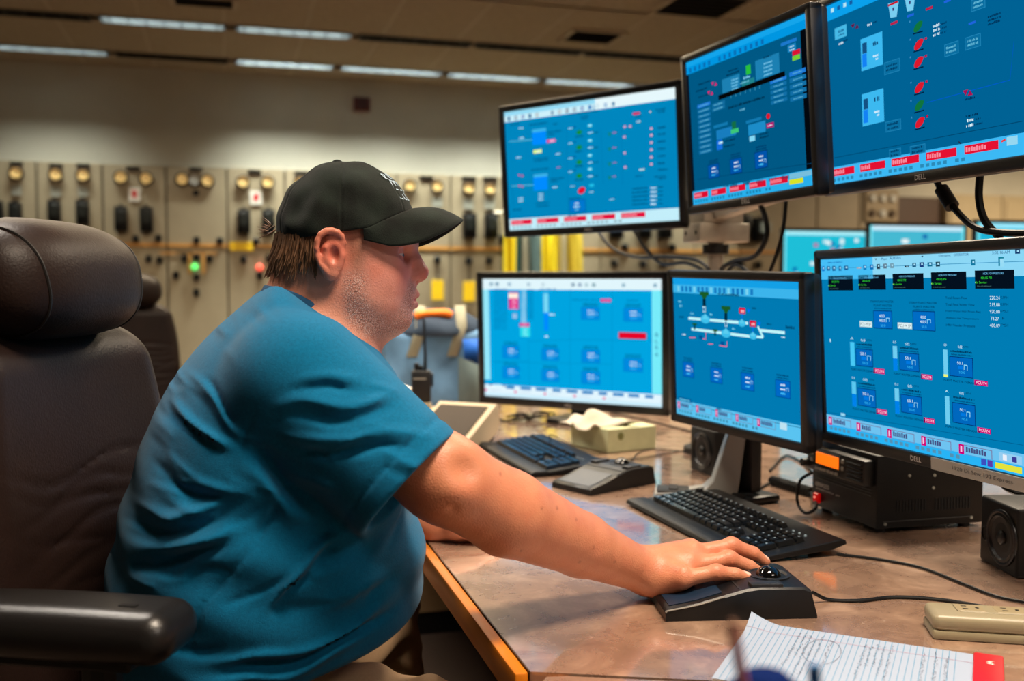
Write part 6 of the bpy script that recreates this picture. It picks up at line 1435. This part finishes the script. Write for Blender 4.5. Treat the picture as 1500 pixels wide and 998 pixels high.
def skin_mat():
    m = mat('skin', (206, 140, 106), 0.42, attr=True, sss=0.06, spec=0.45); nt = m.node_tree; b = nt.nodes['Principled BSDF']
    at = [n for n in nt.nodes if n.type == 'ATTRIBUTE'][0]; co = nt.nodes.new('ShaderNodeTexCoord')
    def noise(sc, det=3): 
        n = nt.nodes.new('ShaderNodeTexNoise'); n.inputs['Scale'].default_value = sc; n.inputs['Detail'].default_value = det; nt.links.new(co.outputs['Object'], n.inputs['Vector']); return n
    def rng_(src, a, b_, c=0.0, d=1.0):
        r = nt.nodes.new('ShaderNodeMapRange'); r.inputs['From Min'].default_value = a; r.inputs['From Max'].default_value = b_; r.inputs['To Min'].default_value = c; r.inputs['To Max'].default_value = d; nt.links.new(src, r.inputs['Value']); return r.outputs['Result']
    def mix(f, a, b_):
        x = nt.nodes.new('ShaderNodeMixRGB'); nt.links.new(f, x.inputs['Fac'])
        for i, s in ((1, a), (2, b_)):
            if hasattr(s, 'is_linked'): nt.links.new(s, x.inputs[i])
            else: x.inputs[i].default_value = (*lin(s), 1)
        return x.outputs['Color']
    def mul(a, b_):
        x = nt.nodes.new('ShaderNodeMath'); x.operation = 'MULTIPLY'; nt.links.new(a, x.inputs[0]); nt.links.new(b_, x.inputs[1]); return x.outputs[0]
    blotch = rng_(noise(38, 4).outputs['Fac'], 0.42, 0.7, 0, 0.35)
    c1 = mix(blotch, at.outputs['Color'], (190, 104, 78))
    n2 = noise(760, 1); dark = mul(rng_(n2.outputs['Fac'], 0.52, 0.60), at.outputs['Alpha']); c2 = mix(dark, c1, (112, 80, 72))
    n3 = noise(820, 1); n3.noise_dimensions = '4D'; n3.inputs['W'].default_value = 3.3; lite = mul(rng_(n3.outputs['Fac'], 0.54, 0.62), at.outputs['Alpha']); c3 = mix(lite, c2, (226, 196, 188))
    nt.links.new(c3, b.inputs['Base Color'])
    bp = nt.nodes.new('ShaderNodeBump'); bp.inputs['Strength'].default_value = 0.4; bp.inputs['Distance'].default_value = 0.0015; nt.links.new(noise(420, 4).outputs['Fac'], bp.inputs['Height']); nt.links.new(bp.outputs['Normal'], b.inputs['Normal'])
    return m
man = empty('person', tuple(man_base), 0, 'seated man in a teal t-shirt and dark cap working the trackball', 'person')
bo_ = sculpt('body', body, (-0.35, 1.05, 0.42), (0.95, 2.1, 1.5), 0.0026, skin_mat(), man, skin, depth=5)
# eyes
m_eye = mat('eye_white', (214, 206, 204), 0.12, spec=0.6); m_iris = mat('iris_blue', (86, 112, 140), 0.1, spec=0.6)
for s in (-1, 1):
    e = H(584, 373.5, s*0.032)-man_base; eo = turn_mb(MB().ball(tuple(e), 0.0122, 20, 14)).obj('eye', m_eye, man)
    turn_mb(MB().ball(tuple(e+np.array([0.0085, 0, -0.001])), (0.0046, 0.0058, 0.0058), 16, 10)).obj('iris', m_iris, eo); turn_mb(MB().ball(tuple(e+np.array([0.0112, 0, -0.001])), (0.0024, 0.0026, 0.0026), 12, 8)).obj('pupil', m_black, eo)

# --- t-shirt
rows = [(408, 398, 406, 0.060), (420, 388, 418, 0.09), (436, 368, 437, 0.125), (455, 346, 464, 0.158), (480, 316, 505, 0.19), (510, 286, 548, 0.212), (550, 254, 578, 0.230), (600, 224, 585, 0.238), (650, 204, 588, 0.242), (700, 187, 592, 0.245), (750, 172, 603, 0.250), (800, 160, 615, 0.252), (850, 154, 615, 0.250), (900, 156, 600, 0.245), (950, 166, 572, 0.236), (1000, 182, 525, 0.22), (1045, 200, 480, 0.205)]
zz, xb, xf, bb_ = [], [], [], []
for (v, ub, uf, b) in rows:
    zz.append(onY((ub+uf)/2, v, YH)[2]); xb.append(onY(ub, v, YH)[0]); xf.append(onY(uf, v, YH)[0]); bb_.append(b)
zz, xb, xf, bb_ = [np.array(q)[::-1] for q in (zz, xb, xf, bb_)]
zg = np.linspace(zz[0], zz[-1], 400); ker = np.exp(-np.linspace(-2, 2, 25)**2); ker /= ker.sum()
def smooth1(y): y = np.interp(zg, zz, y); return np.convolve(np.pad(y, 12, 'reflect', reflect_type='odd'), ker, 'valid')
XB, XF, BB = smooth1(xb), smooth1(xf), smooth1(bb_)
ZT, ZB = zg[-1], zg[0]
def XZ(u, v, Y=1.28): p = onY(u, v, Y); return (p[0], p[2])
seams = []
folds = []   # (polyline in the sagittal plane, half width, height, side: near = on the camera's side)
def fold(pts, wd, ht, Y=1.25): folds.append((np.array([XZ(u, v, Y) for u, v in pts]), wd, ht))
seams.append(np.array([XZ(u, v) for u, v in [(470, 482), (440, 500), (416, 522), (392, 552), (372, 590), (358, 628), (352, 650)]]))            # armhole seam
fold([(355, 628), (375, 665), (420, 705), (470, 745), (508, 775)], 0.020, -0.016)                        # gap under the sleeve
fold([(340, 650), (372, 690), (420, 730), (480, 768)], 0.016, 0.010)
fold([(226, 590), (252, 612), (282, 632), (318, 646), (350, 660)], 0.009, 0.010); fold([(226, 602), (256, 626), (290, 645), (330, 660)], 0.008, -0.008)
fold([(268, 548), (300, 582), (335, 620), (362, 645)], 0.008, 0.006); fold([(300, 560), (330, 598), (350, 625)], 0.007, -0.005)
fold([(215, 650), (260, 690), (330, 715), (400, 730)], 0.012, 0.006); fold([(205, 690), (270, 722), (350, 735)], 0.009, -0.006)
fold([(160, 830), (205, 818), (260, 800), (330, 776), (370, 762)], 0.011, 0.010); fold([(160, 850), (215, 838), (280, 818), (345, 790)], 0.010, -0.011); fold([(158, 800), (220, 790), (290, 770), (350, 745)], 0.009, -0.008)
fold([(165, 770), (230, 762), (300, 742), (370, 722)], 0.008, 0.006)
fold([(516, 768), (470, 800), (425, 838), (396, 875), (385, 910)], 0.010, 0.010); fold([(505, 785), (455, 822), (415, 860), (400, 890)], 0.009, -0.007)
fold([(610, 862), (560, 892), (500, 922), (430, 948), (340, 962), (260, 962)], 0.012, 0.012); fold([(600, 885), (545, 915), (480, 940), (400, 962), (300, 975)], 0.012, -0.012)
fold([(575, 915), (500, 948), (420, 975), (330, 990), (240, 990)], 0.010, 0.008); fold([(330, 930), (290, 950), (220, 958)], 0.010, -0.008)
seams.append(np.array([XZ(u, v) for u, v in [(412, 706), (395, 740), (372, 780), (330, 830), (296, 880), (280, 930)]]))                                   # side seam
fold([(610, 770), (585, 790), (560, 830)], 0.012, -0.004); fold([(420, 880), (470, 875), (540, 850), (600, 815)], 0.018, 0.006)
fold([(405, 436), (440, 470), (480, 500), (530, 520)], 0.007, 0.004); fold([(372, 448), (400, 470), (430, 500)], 0.008, 0.004)
sfolds = []
def sfold(pts, wd, ht): sfolds.append((np.array([XZ(u, v, 1.19) for u, v in pts]), wd, ht))
sfold([(390, 600), (440, 594), (500, 590), (560, 584), (604, 580)], 0.009, 0.009); sfold([(395, 618), (450, 612), (520, 606), (600, 598)], 0.009, -0.009)
sfold([(400, 650), (460, 640), (530, 632), (610, 628), (650, 634)], 0.011, 0.008); sfold([(400, 670), (470, 662), (540, 655), (620, 650)], 0.010, -0.007)
sfold([(420, 560), (480, 552), (540, 548)], 0.010, 0.005); sfold([(410, 580), (470, 572), (540, 566)], 0.008, -0.006)
sfold([(400, 690), (450, 700), (500, 720)], 0.012, 0.006)
SH, CF = onY(440, 560, 1.285), onY(600, 709, 1.222)
sdir = (CF-SH)/np.linalg.norm(CF-SH)
NK0, NK1 = H(478, 392), H(432, 520)
LS, LC = onY(432, 548, 1.63), np.array([0.19, 1.80, 0.90])
FS, FW = 0.72, 0.62
HP = onY(580, 930, 1.3); _h = onY(400, 992, 1.3)-HP; HN = np.array([_h[2], 0, -_h[0]]); HN = HN/np.linalg.norm(HN)*(1 if HN[2] > 0 else -1)
_fr = np.random.default_rng(11)
def small_folds(n, box, ang, ln, wd, ht, dst, Y):
    for _ in range(n):
        u, v = _fr.uniform(box[0], box[2]), _fr.uniform(box[1], box[3]); a = math.radians(_fr.normal(ang, 14)); L = _fr.uniform(0.6, 1.3)*ln; c = _fr.normal(0, 0.12)*L
        pts = [(u+L*t*math.cos(a)-c*(1-4*t*t)*math.sin(a), v+L*t*math.sin(a)+c*(1-4*t*t)*math.cos(a)) for t in (-0.5, -0.25, 0, 0.25, 0.5)]
        dst.append((np.array([XZ(p, q, Y) for p, q in pts]), wd*_fr.uniform(0.7, 1.4), ht*_fr.choice([1, -1, 0.6, -0.7])))
small_folds(16, (215, 560, 400, 740), 22, 90, 0.007, 0.0035, folds, 1.25)
small_folds(14, (180, 740, 420, 900), -20, 110, 0.008, 0.004, folds, 1.25)
small_folds(12, (400, 800, 600, 930), -28, 90, 0.009, 0.0035, folds, 1.25)
small_folds(8, (300, 450, 400, 560), 40, 70, 0.008, 0.003, folds, 1.25)
small_folds(16, (410, 560, 600, 700), 0, 90, 0.007, 0.0035, sfolds, 1.19)
def shirt(P):
    z = P[:, 2]; zc_ = np.clip(z, ZB, ZT); b0 = np.interp(zc_, zg, XB); f0 = np.interp(zc_, zg, XF); b = np.interp(zc_, zg, BB)
    a = np.maximum((f0-b0)/2, 0.01); x = P[:, 0]-(f0+b0)/2; y = P[:, 1]-YH
    k0 = (np.abs(x/a)**2.2+np.abs(y/b)**2.2)**(1/2.2); d = (k0-1)*np.minimum(a, b)*0.95
    d = smax(d, z-ZT, 0.03); d = smax(d, ZB-z, 0.02); d = smax(d, (HP-P) @ HN, 0.012)
    nearside = np.clip((YH+0.02-P[:, 1])/0.06, 0, 1)
    P2 = P[:, [0, 2]]; PW = P2+0.004*np.stack([np.sin(P[:, 2]*47+P[:, 0]*31)+0.5*np.sin(P[:, 0]*110), np.sin(P[:, 0]*53-P[:, 2]*29)+0.5*np.sin(P[:, 2]*97)], 1)
    for pl, wd, ht in folds:
        q, tp = polytaper(PW, pl); d = d-FS*ht*tp*np.exp(-(q/(wd*FW))**2)*nearside
    for pl in seams: d = d+0.0022*np.exp(-(polydist(PW*0.3+P2*0.7, pl)/0.0036)**2)*nearside
    # broad soft creases round the back
    d = d-0.003*np.sin(P[:, 2]*70+P[:, 0]*25+2*np.sin(P[:, 1]*12))*np.exp(-((P[:, 2]-0.86)/0.14)**2)
    # sleeves
    for (A, B, r0, r1, sf, hem) in ((SH, CF, 0.090, 0.086, sfolds, True), (LS, LC, 0.11, 0.085, [], True)):
        ax = (B-A)/np.linalg.norm(B-A); L = np.linalg.norm(B-A); t = (P-A) @ ax
        s = rc(P, A, B+ax*0.05, r0, r1*0.98)
        for pl, wd, ht in sf: q, tp = polytaper(PW, pl); s = s-FS*ht*tp*np.exp(-(q/(wd*FW))**2)*np.clip((1.35-P[:, 1])/0.06, 0, 1)
        s = s+0.0022*np.exp(-((t-(L-0.027))/0.0036)**2)-0.0008*(t > L-0.025)
        s = smax(s, t-L, 0.004)
        cav = np.maximum(rc(P, A+ax*(L-0.12), B+ax*0.06, r1*0.75, r1*0.925), (L-0.11)-t)
        s = smax(s, -cav, 0.003)
        d = smin(d, s, 0.024) if A is SH else smin(d, s, 0.04)
    # neck opening and its ribbed collar
    ho = rc(P, NK0, NK1, 0.0735, 0.0735)
    axn = (NK1-NK0)/np.linalg.norm(NK1-NK0)
    col = np.sqrt((ho-0.0035)**2+0.0)-0.0035
    d = smax(d, -ho, 0.006)
    return d
m_shirt = mat('teal_jersey', (0, 100, 142), 0.9, noise=0.12, nscale=260, bump=0.4, bscale=900, sheen=0.12, spec=0.12)
sculpt('shirt', shirt, (-0.3, 1.08, 0.60), (0.42, 1.98, 1.32), 0.0036, m_shirt, man, depth=4)
# collar rib: a ring of tubes following the neck opening
ring_pts = []
axn = (NK1-NK0)/np.linalg.norm(NK1-NK0); e1 = np.array([1.0, 0, 0])-axn*axn[0]; e1 /= np.linalg.norm(e1); e2 = np.cross(axn, e1)
th_ = np.linspace(0, 2*math.pi, 73)[:-1]
tt = np.linspace(-0.05, 0.2, 251)
for t in th_:
    line = NK0+axn*tt[:, None]+(e1*math.cos(t)+e2*math.sin(t))*0.0735
    line2 = line+(e1*math.cos(t)+e2*math.sin(t))*0.006
    sd_ = shirt(line2); i = np.argmax(sd_ < 0) if (sd_ < 0).any() else len(tt)-1; ring_pts.append(tt[i])
ring_pts = np.array(ring_pts); kk = np.ones(17)/17; ring_pts = np.convolve(np.concatenate([ring_pts[-8:], ring_pts, ring_pts[:8]]), kk, 'valid')
mbc = MB(); n = len(th_)
prof = [(-0.006, -0.001), (-0.0075, 0.001), (-0.006, 0.003), (0.006, 0.0042), (0.008, 0.003), (0.005, -0.0005)]
for t, r_ in zip(th_, ring_pts):
    for (dt, dr) in prof: mbc.v.append(tuple(NK0+axn*(r_+dt)+(e1*math.cos(t)+e2*math.sin(t))*(0.0715+dr)-man_base))
for i in range(n):
    j = (i+1) % n
    for k in range(len(prof)): l = (k+1) % len(prof); mbc.f.append((i*6+k, j*6+k, j*6+l, i*6+l))
mbc.obj('collar', mat('teal_rib', (0, 70, 110), 0.85, bump=0.5, bscale=700), man, ang=60)
# --- trousers and shoes
KR, KL = np.array([0.46, 1.30, 0.535]), np.array([0.265, 1.86, 0.575]); AR, AL = np.array([0.50, 1.29, 0.12]), np.array([0.36, 1.96, 0.12])
def trousers(P):
    d = ell(P, np.array([0.0, YH, 0.595]), (0.185, 0.20, 0.105))
    for (hp, kn, an, r0, sgn) in ((np.array([0.06, 1.375, 0.605]), KR, AR, 0.105, 1), (np.array([0.06, 1.57, 0.61]), KL, AL, 0.105, -1)):
        d = smin(d, smin(rc(P, hp, kn, r0, 0.08), rc(P, kn, an, 0.082, 0.062), 0.03), 0.04)
    w1 = 0.004*np.sin(P[:, 0]*60+P[:, 2]*95+3*np.sin(P[:, 1]*20))+0.004*np.sin(P[:, 2]*55-P[:, 0]*70+P[:, 1]*30)
    return d-w1
m_tan = mat('khaki_cotton', (178, 146, 112), 0.85, noise=0.06, nscale=200, bump=0.25, bscale=800)
sculpt('trousers', trousers, (-0.25, 1.1, 0.05), (0.75, 2.15, 0.76), 0.006, m_tan, man, depth=4)
for A in (AR, AL):
    sh_ = MB(); p = A-man_base; sh_.rbox((p[0]+0.06, p[1], 0.05), (0.28, 0.1, 0.075), 0.03, 3); sh_.rbox((p[0]+0.06, p[1], 0.0125), (0.29, 0.106, 0.025), 0.01, 2); sh_.obj('shoe', m_case, man)
# --- hair below the cap
hm = MB(); hr_ = np.random.default_rng(5)
def skull_pt(az, v):
    # a point on the head at azimuth az (0 = back, + = camera side) and photo height v
    c = H(505, 348); z = H(480, v)[2]; lo_, hi_ = 0.02, 0.16; dirv = np.array([-math.cos(az), -math.sin(az), 0.0])
    for _ in range(24):
        m_ = (lo_+hi_)/2; q = np.array([[c[0]+dirv[0]*m_, c[1]+dirv[1]*m_, z]])
        if headbase(q)[0] < 0: lo_ = m_
        else: hi_ = m_
    return np.array([c[0]+dirv[0]*lo_, c[1]+dirv[1]*lo_, z]), dirv
def strand(p, vec, L, r, curl, out):
    pts = []; d0 = vec/np.linalg.norm(vec)
    for i in range(5):
        t = i/4; pts.append(p+d0*L*t+out*(0.004+curl*t*t*L)-np.array([0, 0, 0.05*L*t]))
    hm.tube([tuple(q-man_base) for q in pts], lambda t: r*(1-0.85*t), 4, smooth=False)
cols = np.linspace(-1.28, 1.28, 74)
for az in cols:
    for v0 in (344, 356, 368, 379):
        a = az+hr_.normal(0, 0.012)
        if abs(a) > 1.22 and v0 > 360: continue
        p, o = skull_pt(a, v0+hr_.normal(0, 2)); p2, _ = skull_pt(a+hr_.normal(0.02, 0.03), v0+22)
        L = 0.026+hr_.uniform(0, 0.008); strand(p, p2-p+np.array([0, 0, -0.004]), L*(0.8 if v0 > 370 else 1.0), 0.0021+hr_.uniform(0, 0.0008), hr_.uniform(0.05, 0.28), o)
for k in range(16):
    p, o = skull_pt(hr_.normal(0.15, 0.2), 338+hr_.uniform(-10, 6)); p = p+o*0.012; strand(p, o*0.7+np.array([0, hr_.normal(0, 0.3), hr_.normal(-0.2, 0.5)]), 0.014, 0.0012, 0.2, o)
turn_mb(hm).obj('hair', mat('brown_hair', (104, 74, 52), 0.45, noise=0.35, nscale=160), man, ang=80)
# --- cap
CC = H(508, 338); CR = np.array([0.1005, 0.0885, 0.1000])
zA = lambda P: 0
def line_plane(p, q):
    a, b = H(*p), H(*q); d = (b-a)/np.linalg.norm(b-a); n = np.array([-d[2], 0, d[0]]); n = n if n[2] > 0 else -n; return a, n
PA, NA = line_plane((412, 357), (545, 339)); PB_, NB = line_plane((545, 339), (613, 304))
BT = H(494, 238)
def cap(P):
    d = ell(P, CC, CR)
    q = (P-CC)/CR
    az = np.arctan2(q[:, 1], q[:, 0])     # 0 = front
    # six sewn panels
    for k in range(6):
        a0 = math.pi/6+k*math.pi/3-(0.0 if k else 0)
        da = np.abs(np.arctan2(np.sin(az-a0), np.cos(az-a0)))*np.hypot(P[:, 0]-BT[0], P[:, 1]-BT[1])
        d = d-0.0009*np.exp(-(da/0.005)**2)+0.0019*np.exp(-(da/0.0019)**2)
    # dents in the soft crown
    for (u, v, r, h) in [(448, 312, 0.018, 0.004), (470, 322, 0.02, -0.003), (462, 285, 0.014, 0.003), (515, 300, 0.028, 0.003), (560, 318, 0.014, 0.003), (430, 330, 0.016, -0.004), (535, 270, 0.025, -0.002)]:
        d = d+1.35*h*np.exp(-(np.linalg.norm((P-onY(u, v, YH-0.07)), axis=1)/r)**2)
    d = d+0.0017*np.sin(P[:, 0]*90+P[:, 2]*60)*np.sin(P[:, 2]*75-P[:, 0]*30)
    cut = np.maximum((PA-P) @ NA, (PB_-P) @ NB)
    d = smax(d, cut, 0.002)
    inner = ell(P, CC, CR-0.0095)
    d = smax(d, -np.maximum(inner, cut-0.05), 0.002)
    d = smin(d, ell(P, BT, (0.007, 0.007, 0.004)), 0.002)
    return d
m_cap = mat('cap_cotton', (19, 27, 22), 0.85, noise=0.75, nscale=22, bump=0.4, bscale=900, sheen=0.06, spec=0.2)
cp = sculpt('cap', cap, CC-0.125, CC+0.125, 0.002, m_cap, man, depth=4, post=turn)
bm_ = MB(); nA, nR = 40, 12; CCl = CC
for j in range(nR+1):
    t = j/nR
    for i in range(nA+1):
        s = -1+2*i/nA; th = s*math.radians(72)
        xi = CC[0]+CR[0]*0.985*math.cos(th); yi = CC[1]+CR[1]*0.985*math.sin(th)
        # seam height on the rim plane
        zi = max(PA[2]-(xi-PA[0])*NA[0]/NA[2], PB_[2]-(xi-PB_[0])*NB[0]/NB[2])+0.0005
        ext = 0.071*math.sqrt(max(0, 1-abs(s)**4))
        dx = ext*t; drop = (-0.008*t-0.008*t*t)-0.33*ext*t*s*s
        bm_.v.append((xi+dx-man_base[0], yi*1.0-man_base[1], zi+drop-man_base[2]+0.006*math.sin(math.pi*t)*(1-s*s)))
for j in range(nR):
    for i in range(nA): bm_.f.append((j*(nA+1)+i, (j+1)*(nA+1)+i, (j+1)*(nA+1)+i+1, j*(nA+1)+i+1))
bo2 = turn_mb(bm_).obj('brim', m_cap, cp, ang=60); bo2.modifiers.new('s', 'SOLIDIFY').thickness = 0.0032
# embroidered marks on the front panels
em = MB(); er = np.random.default_rng(2)
def dome(az, pol):
    return CC+(CR+0.0008)*np.array([math.sin(pol)*math.cos(az), math.sin(pol)*math.sin(az), math.cos(pol)])-man_base
def stroke(a0, p0, a1, p1, w_=0.0009):
    A, B = dome(a0, p0), dome(a1, p1); n = dome((a0+a1)/2, (p0+p1)/2)+man_base-CC; n /= np.linalg.norm(n); d = B-A; sd_ = np.cross(n, d); sd_ = sd_/(np.linalg.norm(sd_)+1e-9)*w_
    em.quad(A-sd_, B-sd_, B+sd_, A+sd_)
for k in range(5):
    a = -0.62+0.22*k; p0 = 0.62+0.05*abs(k-2)*0.5
    stroke(a, p0, a+0.1, p0+0.02); stroke(a+0.1, p0+0.02, a+0.02, p0+0.1); stroke(a+0.02, p0+0.1, a+0.12, p0+0.11); stroke(a, p0, a+0.02, p0+0.1)
for k in range(7):
    a = -0.50+0.15*k
    stroke(a, 0.80, a, 1.12, 0.0011); stroke(a, 0.80, a+0.09, 0.81); stroke(a, 1.12, a+0.09, 1.12); stroke(a+0.09, 0.81, a+0.09, 0.9); stroke(a, 0.97, a+0.08, 0.97)
turn_mb(em).obj('embroidery', mat('thread_pale_blue', (190, 214, 232), 0.7), cp, smooth=False, fix=False)
